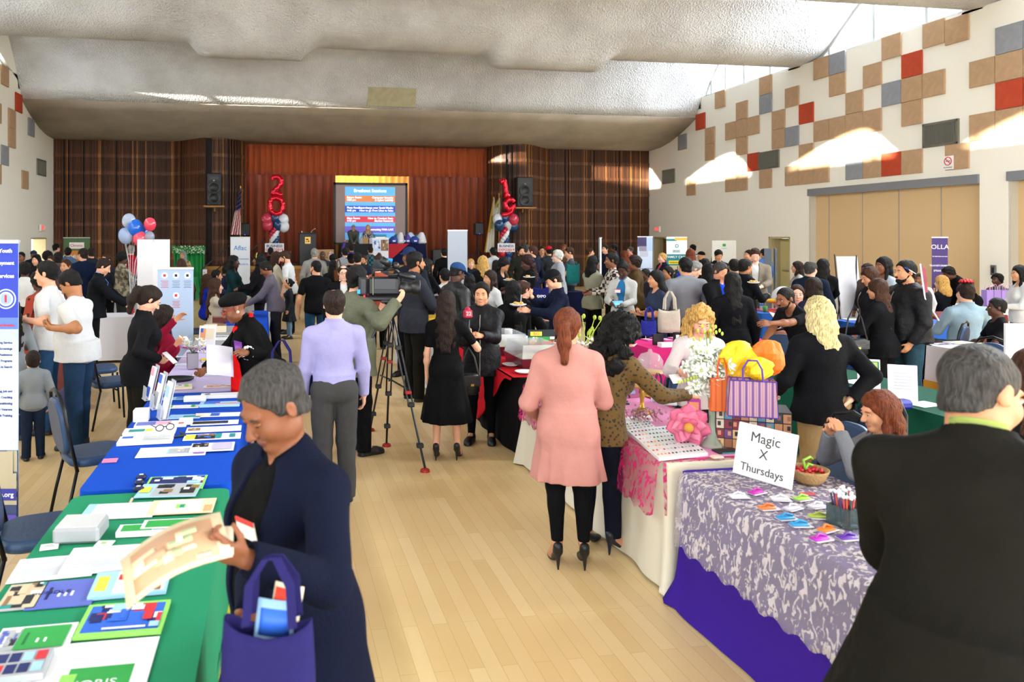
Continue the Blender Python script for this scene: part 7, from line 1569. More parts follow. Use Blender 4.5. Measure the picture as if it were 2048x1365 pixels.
# two people on the stage
P(707, 450, 27.75, 178, 'person in a grey jacket and lanyard bending forward on the stage', 'l', ('short', 'g'), ('jacket', '#4c4c48'), tr(), lean=24, nod=18, gz=SZ, gl=1, la=(-.05, .36, .92), ra=(.05, .36, .9))
P(736, 450, 27.8, 172, 'smiling blonde person in a patterned top on the stage', 'p', ('wavy', 'bl'), ('blouse', '#8a8c92', 'pat#3c3c44:10:noi'), tr(), fem=True, gz=SZ, lean=12, ra=(.30, .34, 1.0))
# ================================================================ VIDEO CAMERA, TRIPOD, MICROPHONE
x, y = D(772, 7.0); zc = ZH(572, 7.0)
t = thing('video_camera', 'big black shoulder video camera with a viewfinder and lens, on the tripod', 'video camera', (x, y, zc), -TH + .02)
CB = mat('#141518', .45); CG = mat('#26282e', .4)
MBm(CB).box((-.02, 0, .0), (.30, .13, .17), .02).use(CG).box((-.01, -.067, .02), (.20, .006, .10), .002).use(mat('#7a7a58', .5)).box((-.12, -.068, .0), (.008, .006, .16)).build('camera_body', t)
MBm(CB).box((-.215, 0, .0), (.085, .12, .18), .015).use(mat('#1a1b20', .35)).box((-.21, -.062, .0), (.05, .01, .14), .004).use(mat('#2a9ac8', .4)).box((-.252, -.06, -.05), (.03, .006, .04)).build('battery', t)
MBm(CB).box((-.05, .0, -.115), (.34, .12, .05), .015).use(CG).box((.05, -.05, -.14), (.2, .06, .03), .01).build('shoulder_pad', t)
h = MBm(CB, True); h.tube([(-.12, 0, .09), (-.11, 0, .15), (.08, 0, .16), (.14, 0, .10)], .016, 8); h.build('handle', t)
l = MBm(CB, True); l.at((.12, 0, -.02), (0, PI / 2, 0)).lathe([(.06, 0), (.06, .07), (.052, .075), (.052, .12), (.065, .13), (.075, .19), (.072, .2), (.05, .18)], n=20); l.build('lens', t)
MBm(CB, True).tube([(.02, -.05, .10), (.12, -.06, .11)], .014, 8).tube([(.12, -.06, .11), (.27, -.06, .075)], .024, 10).build('microphone', t)
v = MBm(CB, True); v.tube([(-.02, -.03, .16), (.05, -.05, .21)], .022, 8).tube([(.03, -.05, .20), (-.04, -.09, .25)], .034, 12).ball((.09, -.04, .19), .035, 10, 8); v.use(mat('#1c80b8', .4)).tube([(.0, -.06, .245), (.06, -.06, .235)], .02, 8); v.build('viewfinder', t)
MBm(emi('#ff1030', 3)).box((-.20, -.065, -.09), (.014, .008, .014)).build('tally_light', t)
for px_, py_ in ((0, 0),): pass
tx, ty = D(783, 7.05); zh = zc - .14
t = thing('tripod', 'black video tripod with red-footed legs under the camera', 'tripod', (tx, ty, 0))
MBm(CB, True).lathe([(.03, zh - .16), (.06, zh - .13), (.06, zh - .07), (.035, zh - .05), (.07, zh - .03), (.07, zh)], n=16).build('fluid_head', t)
MBm(CB).tube([(-.03, -.03, zh - .06), (-.20, -.12, zh - .33)], .011, 8).build('pan_bar', t)
feet = [G(773, 893, 0), G(850, 944, 0), (D(741, 7.9)[0] , D(741, 7.9)[1])]
for k, (fx, fy) in enumerate(feet):
    a = Vector((0, 0, zh - .15)); b_ = Vector((fx - tx, fy - ty, .03)); d = (b_ - a); s_ = Vector((-d.y, d.x, 0)).normalized() * .022
    lg_ = MBm(CB); m1 = a + d * .60
    for q in (-1, 1): lg_.tube([a + s_ * q, m1 + s_ * q], .008, 6)
    lg_.tube([m1, b_], .011, 6)
    for f_ in (.22, .60, .86): p = a + d * f_; lg_.box(tuple(p), (.06, .05, .04), .006)
    lg_.use(mat('#a81c18', .5)).box(tuple(a + d * .52 if k == 1 else a + d * .35), (.055, .055, .025), .005)
    lg_.build('leg', t)
    r_ = MBm(mat('#a81c18', .5)); r_.lathe([(.045, 0), (.04, .02), (.02, .03)], (b_.x, b_.y, 0), 12); r_.build('rubber_foot', t)
    MBm(CB).tube([tuple(a + d * .5), (0, 0, zh - .75)], .008, 6).build('spreader', t)
x, y = D(937, 7.05); z0 = ZH(668, 7.05); t = thing('microphone', 'handheld microphone with a red and white news cube, held toward the bomber jacket', 'microphone', (x, y, z0))
t.rotation_euler = (-.15, .0, 0)
MBm(BLACK, True).tube([(0, 0, -.06), (0, 0, .13)], [.012, .017], 10).build('handle', t); MBm(mat('#b01838', .5)).box((0, 0, .185), (.075, .075, .075), .008).build('station_cube', t); text('22', .05, pm('w'), t, (0, -.0385, .185), ext=.001); MBm(mat('#a02040', .8), True).ball((0, 0, .225), .03, 10, 7).build('foam_head', t)
# ================================================================ BAGS
def tote(x, y, ztop, w, h, col, lb, rz=0, strap=.3, logo=None, thick=.06, straptop=None, sag=1):
    t = thing('tote_bag', lb, 'bag', (x, y, ztop - h), rz); m_ = fabric(col)
    mb = MBm(m_, True); n = 20; vs = []
    for j in range(7):
        v_ = j / 6
        for i in range(n):
            a = 2 * PI * i / n; ww = w / 2 * (.94 + .06 * math.sin(v_ * PI)) ; dd = thick / 2 * (1.1 - .6 * v_) + .004
            cx_ = math.copysign(abs(math.cos(a)) ** .5, math.cos(a)) * ww; cy_ = math.copysign(abs(math.sin(a)) ** .7, math.sin(a)) * dd; vs.append((cx_, cy_, h * v_ - (.035 * sag * (1 - (cx_ / ww) ** 2) * h / .3 if j == 6 else 0)))
    mb.add(vs, [(j * n + i, j * n + (i + 1) % n, (j + 1) * n + (i + 1) % n, (j + 1) * n + i) for j in range(6) for i in range(n)] + [tuple(range(n))[::-1]]); mb.build('bag_body', t, solid=.004)
    for q in (-1, 1):
        P_ = [(-w * .25, q * thick * .3, h * .96), (-w * .22, q * thick * .25, h + strap * .6), (-w * .06, q * .01, h + strap), (w * .06, q * .01, h + strap), (w * .22, q * thick * .25, h + strap * .6), (w * .25, q * thick * .3, h * .96)]
        s_ = MBm(m_)
        for a_, b_ in zip(P_, P_[1:]): s_.prism([a_, b_, (b_[0], b_[1] + .004, b_[2]), (a_[0], a_[1] + .004, a_[2])], (.9, 0, .3), .022)
        s_.build('strap', t)
    if logo: text(logo, w * .22, pm('w'), t, (0, -thick * .5 - .006, h * .45), bold=.002)
    return t
IND = '#211e52'
x, y = D(536, 1.72); tote(x, y, ZH(1236, 1.72), .215, .30, IND, 'indigo tote bag hanging from the arm of the navy cardigan', -TH - .1, strap=.135, thick=.10)
x, y = D(627, 5.9); tote(x, y, ZH(690, 5.9), .16, .38, IND, 'indigo tote bag at the left side of the lavender shirt', -TH + 1.0, strap=.1)
x, y = D(560, 5.75); tote(x, y, ZH(735, 5.75), .30, .34, IND, 'indigo tote bag on the arm of the black velvet coat', -TH + .1, strap=.2)
x, y = D(1338, 9.65); tote(x, y, ZH(618, 9.65), .28, .30, '#b8b2a0', 'cream canvas tote bag hanging from the slate tee', -TH, strap=.22, thick=.12)
x, y = D(1297, 9.5); tote(x, y, ZH(640, 9.5), .19, .20, '#242a80', 'small indigo tote bag on the wrist of the slate tee', -TH, strap=.16)
x, y = D(1082, 12.2); tote(x, y, ZH(574, 12.2), .26, .28, '#161a54', 'navy tote bag with white letters EXPO near the dark braids', -TH, strap=.12, logo='EXPO')
x, y = D(1146, 17.3); tote(x, y, ZH(527, 17.3), .30, .46, '#1a6a6c', 'teal and black tote bag carried by the white-haired person', -TH, strap=.05)
x, y = D(676, 14.8); tote(x, y, ZH(540, 14.8), .16, .22, '#5a3420', 'brown leather shoulder bag among the crowd left of the balding person in glasses', -TH, strap=.2)
def purse(x, y, z, w, h, lb, strap, rz=0):
    t = thing('handbag', lb, 'bag', (x, y, z), rz); LM = mat('#101114', .35, bump=.2, scale=40)
    MBm(LM, True).box((0, 0, h / 2), (w, .10, h), .03).build('bag_body', t); MBm(LM).box((0, -.052, h * .68), (w * .96, .012, h * .5), .006).build('flap', t); MBm(mat('#c8a850', .3, .8)).box((0, -.06, h * .5), (.03, .008, .02)).build('clasp', t)
    MBm(LM).tube([(-w / 2, 0, h * .9), (-w * .3, .02, h + strap * .6), (0, .03, h + strap), (w * .3, .02, h + strap * .6), (w / 2, 0, h * .9)], .008, 6).build('strap', t)
x, y = D(940, 7.05); purse(x, y, ZH(790, 7.05), .18, .20, 'black handbag with a gold clasp hanging from the reporter', .24, -TH + .3)
x, y = D(1712, 8.0); purse(x, y, ZH(713, 8.0), .24, .19, 'black shoulder bag beside the green leaflet stand', .35, -TH)
# ================================================================ THINGS HELD
def sheet(lb, px, py, Z, w, l, rot, col, nm='paper', cat='paper', bend=0, items=(), thick=.003):
    x, y = D(px, Z); mb = MBm(pm(col), True); n = 8
    mb.sheet(lambda u, v: ((u - .5) * w, (v - .5) * l, bend * math.sin(u * PI)), n, 2); mb.smooth = False; k = 0
    for (u0, v0, u1, v1, c) in items:
        k += 1; mb.use(pm(c), True).sheet(lambda u, v: ((u0 + (u1 - u0) * u - .5) * w, (v0 + (v1 - v0) * v - .5) * l, bend * math.sin((u0 + (u1 - u0) * u) * PI) + .0012 + k * .0004), 6, 1)
    o = mb.build(nm, None, lb, cat, solid=thick, loc=(x, y, ZH(py, Z))); o.rotation_euler = rot; return o
sheet('open tan brochure with a clasped-hands picture held over the green table', 352, 1118, 1.78, .25, .15, (.42, -.38, .12), 'be', 'brochure', 'brochure', .03, photo(.1, .1, .9, .9, 61, ('#b89070', '#c8a888', '#a8b088', '#d8c8a8'), 10))
sheet('second folded brochure in the hand of the navy cardigan', 425, 1092, 1.80, .10, .10, (.3, -.2, 0), '#d8c8b0', 'brochure', 'brochure', .01, [(.1, .2, .5, .8, 'br')])
sheet('pale blue leaflet tucked into the indigo tote bag', 545, 1290, 1.74, .09, .20, (1.45, .1, -.2), '#8ab0d8', 'brochure', 'brochure', .005, [(.1, .6, .9, .9, 'b')])
sheet('red and cream booklet standing in the indigo tote bag', 566, 1255, 1.76, .07, .20, (1.5, .15, -.3), '#d8ccb0', 'brochure', 'brochure', .003, [(.05, .3, .45, .95, '#c83828'), (.5, .2, .9, .9, 'gy')])
sheet('white sheet of paper held by the beret wearer', 440, 722, 5.72, .22, .24, (1.1, .2, .5), '#c8c4d0', bend=.01); sheet('purple card held with the white sheet', 477, 698, 5.74, .09, .12, (1.2, .3, .9), '#6a2a88', 'card', 'card')
sheet('white phone held by the ponytail blazer', 340, 716, 6.6, .07, .14, (.7, 0, 1.2), 'w', 'phone', 'phone', thick=.008)
sheet('crumpled white tissue in the fingers over the magenta top', 370, 680, 7.7, .06, .06, (.6, .5, .2), 'w', 'tissue', 'tissue', .02)
sheet('dark tablet held by the white cardigan', 1238, 609, 11.2, .20, .15, (.7, 0, .1), 'k', 'tablet', 'tablet', items=[(.05, .05, .95, .95, '#7ac0d8')], thick=.01)
sheet('small white card held by the curly blonde woman', 1352, 758, 5.35, .10, .07, (.9, 0, .3), 'w', 'card', 'card')
sheet('bright paper fan of sheets near the red runner', 1558, 640, 8.6, .2, .2, (.8, .2, .4), '#d8a080', 'paper', 'paper')
def plate(px, py, Z, lb, r=.10, food=True):
    x, y = D(px, Z); t = thing('paper_plate', lb, 'plate', (x, y, ZH(py, Z))); MBm(pm('w'), True).lathe([(r * .6, 0), (r * .9, .012), (r, .02), (r * .98, .022), (r * .6, .006)], n=18).build('plate_body', t)
    if food:
        f = MBm(mat('#c89a50', .7), True); [f.ball((math.cos(k * 2.1) * r * .4, math.sin(k * 2.1) * r * .4, .03), (.028, .022, .018), 8, 5) for k in range(4)]; f.build('food', t)
plate(1036, 612, 8.75, 'small white plate held by the dark cap'); plate(1018, 562, 12.8, 'plate of food held by the person bending in black'); plate(1058, 556, 12.4, 'plate of food held by the dark braids'); plate(1507, 567, 11.3, 'plate of food near the beige blazer', .09)
x, y = D(1041, 8.9); MBm(mat('#d8d8dc', .4)).tube([(0, 0, -.10), (.01, 0, .06)], .004, 5).box((-.002, 0, -.11), (.02, .004, .04)).build('plastic_fork', None, 'clear plastic fork lifted over the small plate', 'fork', loc=(x, y, ZH(600, 8.9)))
# red scarf on the black coat, lanyards, pen behind the ear
def drape(info, lb, col, xs, z0, z1, w, yoff, cat='scarf', nm='scarf'):
    U = info['U']; t = thing(nm, lb, cat, (info['X'], info['Y'], 0), math.radians(info['face']))
    for q, x_ in zip((-1, 1), xs):
        mb = MBm(fabric(col), True); n = 14
        def f(u, v, q=q, x_=x_):
            S_ = info['S']; xx = x_ * S_ + (u - .5) * w * (.7 + .5 * v); z_ = (z0 + (z1 - z0) * v) * S_; return xx, min(.17 + .10 * min(1, v * 2), info['fs'](xx, max(z_, .9))) + .014, z_
        mb.sheet(f, 4, n); mb.build('scarf_end', t, solid=.012)
    nk_ = MBm(fabric(col), True); nk_.tube([tuple(U(.085 * math.cos(a), .0 + .085 * math.sin(a), 1.45 + .03 * math.sin(a) * -1)) for a in [i * PI / 8 for i in range(16)]], .028, 8, closed=True); nk_.build('neck_loop', t)
drape(BERET, 'bright red scarf hanging over the black velvet coat', '#d01010', (-.085, .085), 1.42, .80, .12, lambda z: .245 + .02 * (1.4 - z))
b0 = hand(BERET, 0, -.03); mb = MBm(mat('#d8d0c8', .4), True)
for k in range(12): a = k * PI / 6; mb.ball((.038 * math.cos(a), .01 * math.sin(a * 3), .045 * math.sin(a)), .014, 7, 5)
mb.build('shell_bracelet', None, 'chunky white shell bracelet on the wrist of the beret wearer', 'bracelet', loc=b0)
e0 = wp(BERET, BERET['Hd'](-.086, -.01, -.035)); MBm(mat('#d8b8a0', .3), True).ball((0, 0, 0), .014, 8, 6).build('earring', None, 'round pale earring of the beret wearer', 'earring', loc=e0)
# ================================================================ BEAUTY TABLE
x, y = G(1424, 896, TZ); t = thing('flower_vase', 'tall glass trumpet vase of white orchids with green buds', 'vase', (x, y, TZ))
MBm(mat('#a8b8a8', .08, alpha=.5, spec=.8), True).lathe([(.062, 0), (.07, .01), (.06, .03), (.035, .06), (.022, .10), (.018, .16), (.022, .26), (.032, .36), (.034, .37), (.028, .36), (.018, .26)], n=20).build('glass_body', t)
rn = random.Random(8)
for k in range(7): MBm(mat('#5f8a3a', .6)).tube([(rn.uniform(-.008, .008), rn.uniform(-.008, .008), .02), (rn.uniform(-.01, .01), rn.uniform(-.01, .01), .34), (rn.uniform(-.10, .08), rn.uniform(-.06, .06), .52 + .04 * k)], .0035, 5).build('stem', t)
WB, YB_ = mat('#e4e6dc', .6), mat('#b8c050', .6)
for k in range(90):
    h_ = rn.random(); c = (rn.gauss(-.02, .06), rn.gauss(0, .05), .34 + .30 * h_); mb = MB(); mb.M = Matrix.Translation(c) @ Matrix.Rotation(rn.uniform(.3, 1.5), 4, 'X') @ Matrix.Rotation(rn.uniform(-.8, .8), 4, 'Y'); c = (0, 0, 0); petals(mb, rn, c, .044, 6, WB); petals(mb, rn, c, .028, 4, WB); mb.use(YB_, True).ball((c[0], c[1], c[2] + .004), .006, 6, 4); mb.build('white_blossom', t, solid=.001)
for k in range(26):
    q = (rn.uniform(-.13, .10), rn.uniform(-.06, .06), rn.uniform(.50, .76)) if k > 6 else (-.10 - .02 * k, 0, .44 - .005 * k); MBm(mat('#a8b840', .6), True).ball(q, (.008, .008, .013), 7, 5).build('green_bud', t)
# second arrangement behind
x, y = G(1170, 770, TZ); t = thing('flower_arrangement', 'loose white flowers and yellow-green orchid stems behind the auburn ponytail', 'flowers', (x, y, TZ)); 
MBm(mat('#c8ccc8', .2, alpha=.6), True).lathe([(.05, 0), (.06, .1), (.05, .2), (.06, .24)], n=14).build('glass_body', t)
for k in range(30): mb = MB(); petals(mb, rn, (rn.gauss(.02, .14), rn.gauss(0, .08), .28 + rn.uniform(0, .12)), .06, 5, WB); mb.build('white_blossom', t, solid=.001)
for k in range(22): a = rn.uniform(-.3, .35); h_ = rn.uniform(.35, .62); MBm(mat('#a0b038', .6), True).tube([(0, 0, .2), (a * .6, 0, h_ * .8), (a, rn.uniform(-.05, .05), h_)], .004, 5).ball((a, 0, h_), (.016, .016, .022), 7, 5).build('orchid_stem', t)
# big pink paper flower
x, y = G(1377, 893, TZ); t = thing('paper_flower', 'big pink paper flower with a gold centre leaning on the vase', 'flower decoration', (x, y, TZ), -.5); t2 = Matrix.Rotation(-.35, 4, 'X')
for j, (n_, r_) in enumerate(((7, .135), (6, .10), (5, .065))):
    for k in range(n_):
        a0 = 2 * PI * k / n_ + j * .4; mb = MBm(mat(('#d8688a', '#e07e9c', '#d8688a')[j], .7), True); mb.M = Matrix.Translation((0, -.012 - .016 * j, .13)) @ Matrix.Rotation(a0, 4, 'Y')
        mb.sheet(lambda u, v, r_=r_: ((u - .5) * r_ * .95 * math.sin(PI * min(1, .25 + v * .75)) ** .6, -.05 * v * v * (.4 + .3 * j) + .03 * (u - .5) ** 2 * 4, r_ * v), 6, 6); mb.build('petal', t, solid=.002)
MBm(mat('#c08a30', .6), True).ball((0, -.065, .13), (.03, .022, .03), 12, 8).build('flower_centre', t)
# nail colour boards
def qslab(pts, th, m_, nm, lb, cat, dots=None, z=TZ + .008):
    P_ = [G(a, b_, z) for a, b_ in pts]; mb = MBm(m_); mb.slab([(a, b_, z) for a, b_ in P_], th)
    if dots:
        nx_, ny_, cols = dots; r_ = random.Random(5)
        for i in range(nx_):
            for j in range(ny_):
                u, v = (i + .7) / (nx_ + .4), (j + .7) / (ny_ + .4); a = [(P_[0][q] * (1 - u) + P_[1][q] * u) * (1 - v) + (P_[3][q] * (1 - u) + P_[2][q] * u) * v for q in (0, 1)]
                c = cols(i, j, r_); 
                if c: mb.use(mat(c, .25), True).ball((a[0], a[1], z + th + .002), (.006, .011, .004), 6, 4)
    return mb.build(nm, None, lb, cat)
def nc(i, j, r_):
    return r_.choice(('#c82838', '#e08828', '#803050', '#e8b8c0') if i < 4 else ('#1c2c60', '#205040', '#a8b0b8', '#383c48', '#8a98b8'))
qslab([(1254, 866), (1345, 856), (1416, 912), (1318, 923)], .018, mat('#dcdfe0', .35), 'nail_colour_board', 'large white board of nail colour samples at the edge of the pink lace', 'sample board', (13, 7, nc))
qslab([(1228, 852), (1296, 844), (1312, 858), (1236, 869)], .010, mat('#dcdfe0', .35), 'nail_colour_board', 'smaller board of nail colour samples behind the large one', 'sample board', (10, 3, lambda i, j, r_: r_.choice(('#30343c', '#8a94a8', '#b8c048', '#c8a0a8', '#5878b0'))))
qslab([(1234, 838), (1300, 832), (1306, 843), (1238, 850)], .006, pm('w'), 'pamphlet', 'white pamphlet with purple print beside the small nail board', 'pamphlet')
def cake(px, py, h_, r_, lb, dome=True):
    x, y = G(px, py, TZ + .006); t = thing('cake_stand', lb, 'cake stand', (x, y, TZ + .006)); MBm(mat('#b8903c', .3, .6), True).lathe([(.07, 0), (.075, .008), (.05, .02), (.018, .045), (.014, h_ * .5), (.024, h_ * .6), (.014, h_ * .75), (.03, h_)], n=20).build('gold_stem', t)
    MBm(mat('#b88a50', .5), True).lathe([(.01, h_), (r_, h_), (r_, h_ + .012), (.01, h_ + .014)], n=28).build('plate', t)
    if dome: MBm(mat('#d8dce0', .08, alpha=.28, spec=.9), True).lathe([(r_ * .86, h_ + .012), (r_ * .86, h_ + .10), (r_ * .6, h_ + .15), (.02, h_ + .165), (.012, h_ + .19)], n=28).build('glass_dome', t)
cake(1284, 826, .20, .13, 'gold-stemmed cake stand under the patterned sleeve', False); cake(1300, 792, .19, .12, 'cake stand with a clear glass dome beside the mustard blazer')
x, y = G(1290, 845, TZ); t = thing('dried_flowers', 'pink dried blossom twigs lying in front of the cake stand', 'flowers', (x, y, TZ + .006))
rn = random.Random(12)
for k in range(16):
    a = rn.uniform(-.16, .14); b_ = rn.uniform(-.10, .10); mb = MBm(mat('#7a4a40', .7)); mb.tube([(a, b_, .01), (a + rn.uniform(-.05, .05), b_ + .04, .05), (a + rn.uniform(-.08, .08), b_ + rn.uniform(-.05, .05), .08)], .0025, 4)
    for q in range(5): mb.use(mat('#c888a0' if k % 2 else '#9a7078', .7), True).ball((a + rn.uniform(-.05, .05), b_ + rn.uniform(-.04, .04), rn.uniform(.02, .085)), .009, 6, 4)
    mb.build('twig', t)
def little(px, py, lb, w, l, h_, col, nm='display_card', cat='card', rz=0, z=TZ + .006, bev=0, face=None):
    x, y = G(px, py, z); mb = MBm(pm(col) if col in PCOL else mat(col, .5)); mb.box((0, 0, h_ / 2), (w, l, h_), bev)
    if face: mb.use(pm(face)).box((0, -l / 2 - .0006, h_ * .55), (w * .7, .001, h_ * .6))
    return mb.build(nm, None, lb, cat, loc=(x, y, z), rz=rz)
little(1237, 806, 'white price card standing left of the black ring holder', .05, .01, .055, 'w')
x, y = G(1252, 812, TZ); mb = MBm(BLACK, True); mb.tube([(.03 * math.cos(a), 0, .055 + .03 * math.sin(a)) for a in [i * PI / 6 for i in range(11)]], .006, 6).box((0, 0, .008), (.05, .03, .016), .004).build('ring_holder', None, 'black curled ring holder on the pink satin', 'holder', loc=(x, y, TZ + .006))
gift_bag(*G(1262, 798, TZ), TZ + .006, .12, .10, .04, '#b8688c', 'small pink printed bag behind the ring holder', rz=.2, logo='lb')
gift_bag(*G(1317, 806, TZ), TZ + .006, .10, .12, .04, '#c8ccd8', 'white paper bag with a navy cord, left of two', rz=-.3, handle='#1c2850')
gift_bag(*G(1336, 812, TZ), TZ + .006, .12, .11, .04, '#d4d6de', 'white paper bag with a small blue bow, right of two', rz=-.3, handle='#1c2850')
little(1388, 838, 'magenta and orange flyer standing behind the paper flower', .09, .006, .14, '#a83898', 'flyer', 'flyer', -.4, face='o')
little(1434, 918, 'pale round powder compact at the table corner', .07, .05, .018, '#d8b8a8', 'compact', 'compact', bev=.008)
little(1452, 905, 'small dark tray with a turquoise bead near the collage box', .14, .08, .012, '#1c2024', 'tray', 'tray', face='t')
# collage box with the two mesh bags on top
x, y = G(1502, 893, TZ); t = thing('collage_display', 'box covered in a collage of party photographs behind the white sign', 'display', (x, y, TZ + .006), -.5)
cb = MBm(mat('#1c1518', .5)); cb.box((0, 0, .12), (.42, .24, .24)); rn = random.Random(77); k = 0
for i in range(9):
    for j in range(4): k += 1; cb.use(mat(rn.choice(('#8a5a40', '#b8845c', '#2a3a58', '#7a2030', '#c8a878', '#30363c', '#4a8aa8', '#603a70', '#c8b8a0')), .4)).box((-.185 + i * .046, -.1215 - .0003 * k, .032 + j * .058), (.042, .002, .052)); cb.use(mat(rn.choice(('#b8845c', '#8a5a40', '#1c1c20')), .4)).box((-.185 + i * .046 + rn.uniform(-.01, .01), -.124 - .0003 * k, .035 + j * .058), (.018, .002, .026))
cb.build('box', t)
def mesh_bag(px, py, Z, w, h_, lb, cols, rz, z, d=.10):
    x, y = D(px, Z); t = thing('mesh_bag', lb, 'bag', (x, y, z), rz)
    m_, nt, b = nodes_mat('plaid_mesh'); tc = nt.nodes.new('ShaderNodeTexCoord'); wv_ = nt.nodes.new('ShaderNodeTexWave'); wv_.inputs['Scale'].default_value = 9; nt.links.new(tc.outputs['Object'], wv_.inputs[0]); r_ = nt.nodes.new('ShaderNodeValToRGB'); e = r_.color_ramp.elements; e[0].color = lin(cols[0]) + (1,); e[1].color = lin(cols[-1]) + (1,)
    for i, c in enumerate(cols[1:-1]): q = e.new((i + 1) / (len(cols) - 1)); q.color = lin(c) + (1,)
    nt.links.new(wv_.outputs['Fac'], r_.inputs[0]); nt.links.new(r_.outputs[0], b.inputs['Base Color']); b.inputs['Alpha'].default_value = .85; b.inputs['Roughness'].default_value = .4
    mb = MBm(m_); 
    for q in (-1, 1): mb.prism([(-w / 2, q * d / 2, 0), (w / 2, q * d / 2, 0), (w * .46, q * d / 2, h_), (-w * .46, q * d / 2, h_)], (0, -q, 0), .003); mb.prism([(q * w / 2, -d / 2, 0), (q * w / 2, d / 2, 0), (q * w * .46, d / 2, h_), (q * w * .46, -d / 2, h_)], (-q, 0, 0), .003)
    mb.build('mesh_body', t); bd = MBm(mat(cols[0], .5))
    for P_ in ([(-w / 2, -d / 2, .0), (w / 2, -d / 2, 0), (w * .46, -d / 2, h_), (-w * .46, -d / 2, h_)], [(-w / 2, d / 2, .0), (w / 2, d / 2, 0), (w * .46, d / 2, h_), (-w * .46, d / 2, h_)]): bd.tube(P_, .005, 6, closed=True)
    bd.build('binding', t); MBm(mat(cols[0], .5)).tube([(-w * .2, -d / 2, h_), (-w * .2, -d / 2, h_ + .07), (-w * .1, -d / 2, h_ + .12), (w * .08, -d / 2, h_ + .12), (w * .18, -d / 2, h_ + .07), (w * .2, -d / 2, h_)], .006, 6).build('handle', t)
zb_ = TZ + .248
mesh_bag(1442, 0, 4.56, .13, .20, 'orange mesh bag on the collage box', ('#c84a08', '#e07020', '#d86a18'), -.45, zb_)
mesh_bag(1503, 0, 4.42, .27, .21, 'purple plaid mesh bag on the collage box', ('#4a2a88', '#b87848', '#8a6ab8', '#98b0d8', '#c86848'), -.45, zb_)
def tissue(px, py, Z, r, col, lb, seed):
    x, y = D(px, Z); rn_ = random.Random(seed); ph = [rn_.uniform(0, 6) for _ in range(6)]
    mb = MBm(mat(col, .6, bump=.5, scale=14), False); mb.lathe([(r[0] * math.sin(PI * i / 10) + .002, -r[2] * math.cos(PI * i / 10)) for i in range(11)], n=26, sy=.6, jit=lambda a, i: 1 + .2 * math.sin(a * 3 + ph[0] + i * .7) + .14 * math.sin(a * 5 + ph[1] - i) + .12 * abs(math.sin(a * 9 + i * 1.3)) + .08 * math.sin(i * 2 + ph[2]))
    mb.build('tissue_paper', None, lb, 'tissue paper', loc=(x, y, ZH(py, Z)), rz=rn_.uniform(-.4, .4))
tissue(1478, 722, 4.58, (.105, 0, .125), '#e8b808', 'bright yellow tissue paper puffed out of the mesh bags', 1); tissue(1518, 738, 4.44, (.075, 0, .07), '#e8b808', 'second yellow tissue puff low over the plaid bag', 2); tissue(1536, 716, 4.55, (.085, 0, .11), '#e06a10', 'orange tissue paper above the plaid bag', 3)
# white sign on the lace
a_, b_ = G(1466, 948, TZ), G(1583, 984, TZ); ang = math.atan2(b_[1] - a_[1], b_[0] - a_[0]); w_ = math.hypot(b_[0] - a_[0], b_[1] - a_[1])
t = thing('table_sign', 'square white canvas sign with handwritten Magic, on the white lace', 'sign', ((a_[0] + b_[0]) / 2, (a_[1] + b_[1]) / 2, TZ + .006), ang); M_ = Matrix.Rotation(-.22, 4, 'X')
p = MBm(mat('#e0dee0', .7)); p.M = M_; p.box((0, 0, .14), (w_, .018, .28), .004); p.build('canvas', t); INK = mat('#3a3a3c', .6)
for s_, z_, sz in (('Magic', .215, .075), ('X', .135, .07), ('Thursdays', .05, .06)): text(s_, sz, INK, t, tuple(M_ @ Vector((0, -.0105, z_))), (PI / 2 - .22, 0, 0), ext=.0004).data.name = 'lettering'
MBm(mat('#8a6a44', .6)).tube([(0, .07, .22), (0, .16, .004)], .006, 5).build('easel_strut', t)
x, y = G(1617, 968, TZ); t = thing('wicker_basket', 'wicker basket of red candies with a green ribbon behind the white sign', 'basket', (x, y, TZ + .006))
MBm(mat('#b08a58', .7, bump=.6, scale=120), True).lathe([(.055, 0), (.075, .02), (.095, .06), (.10, .075), (.094, .075), (.07, .03), (.02, .02)], n=24).build('basket_body', t)
rn = random.Random(2); cd = MBm(mat('#b81c28', .3), True)
for k in range(40): a = rn.uniform(0, 6.28); r_ = rn.uniform(0, .075); cd.ball((r_ * math.cos(a), r_ * math.sin(a), .062 + rn.uniform(-.006, .010)), (.013, .010, .009), 6, 4)
tag(cd.build('candies', t), kind='stuff'); MBm(mat('#8ac040', .6), True).tube([(-.02, 0, .07), (-.03, .0, .12), (.01, 0, .135), (.03, .01, .12)], .007, 6).tube([(-.02, 0, .07), (.0, .0, .10), (.025, 0, .09)], .007, 6).build('ribbon', t)
little(1615, 990, 'small flat red candy wrapper near the basket', .07, .03, .008, '#b04858', 'wrapper', 'wrapper')
x, y = G(1694, 1052, TZ); t = thing('pen_holder', 'clear cube holder full of white-topped pens', 'pen holder', (x, y, TZ + .006), .3)
MBm(mat('#4a5a5a', .1, alpha=.55, spec=.8)).box((0, 0, .004), (.13, .11, .008)).box((-.063, 0, .045), (.004, .11, .09)).box((.063, 0, .045), (.004, .11, .09)).box((0, -.053, .045), (.13, .004, .09)).box((0, .053, .045), (.13, .004, .09)).box((0, 0, .045), (.003, .10, .088)).build('cube_body', t)
for k in range(26):
    bx, by = rn.uniform(-.05, .05), rn.uniform(-.04, .04); tx_, ty_ = bx * 1.5, by * 1.5; PN = MBm(mat(rn.choice(('#1c1c60', '#c84a20', '#5a2080', '#b82030', '#208050', '#202024')), .35), True); PN.tube([(bx, by, .012), (tx_, ty_, .135)], .0045, 6); PN.use(mat('#d8dce0', .3), True).ball((tx_, ty_, .142), .009, 8, 6); PN.build('pen', t)
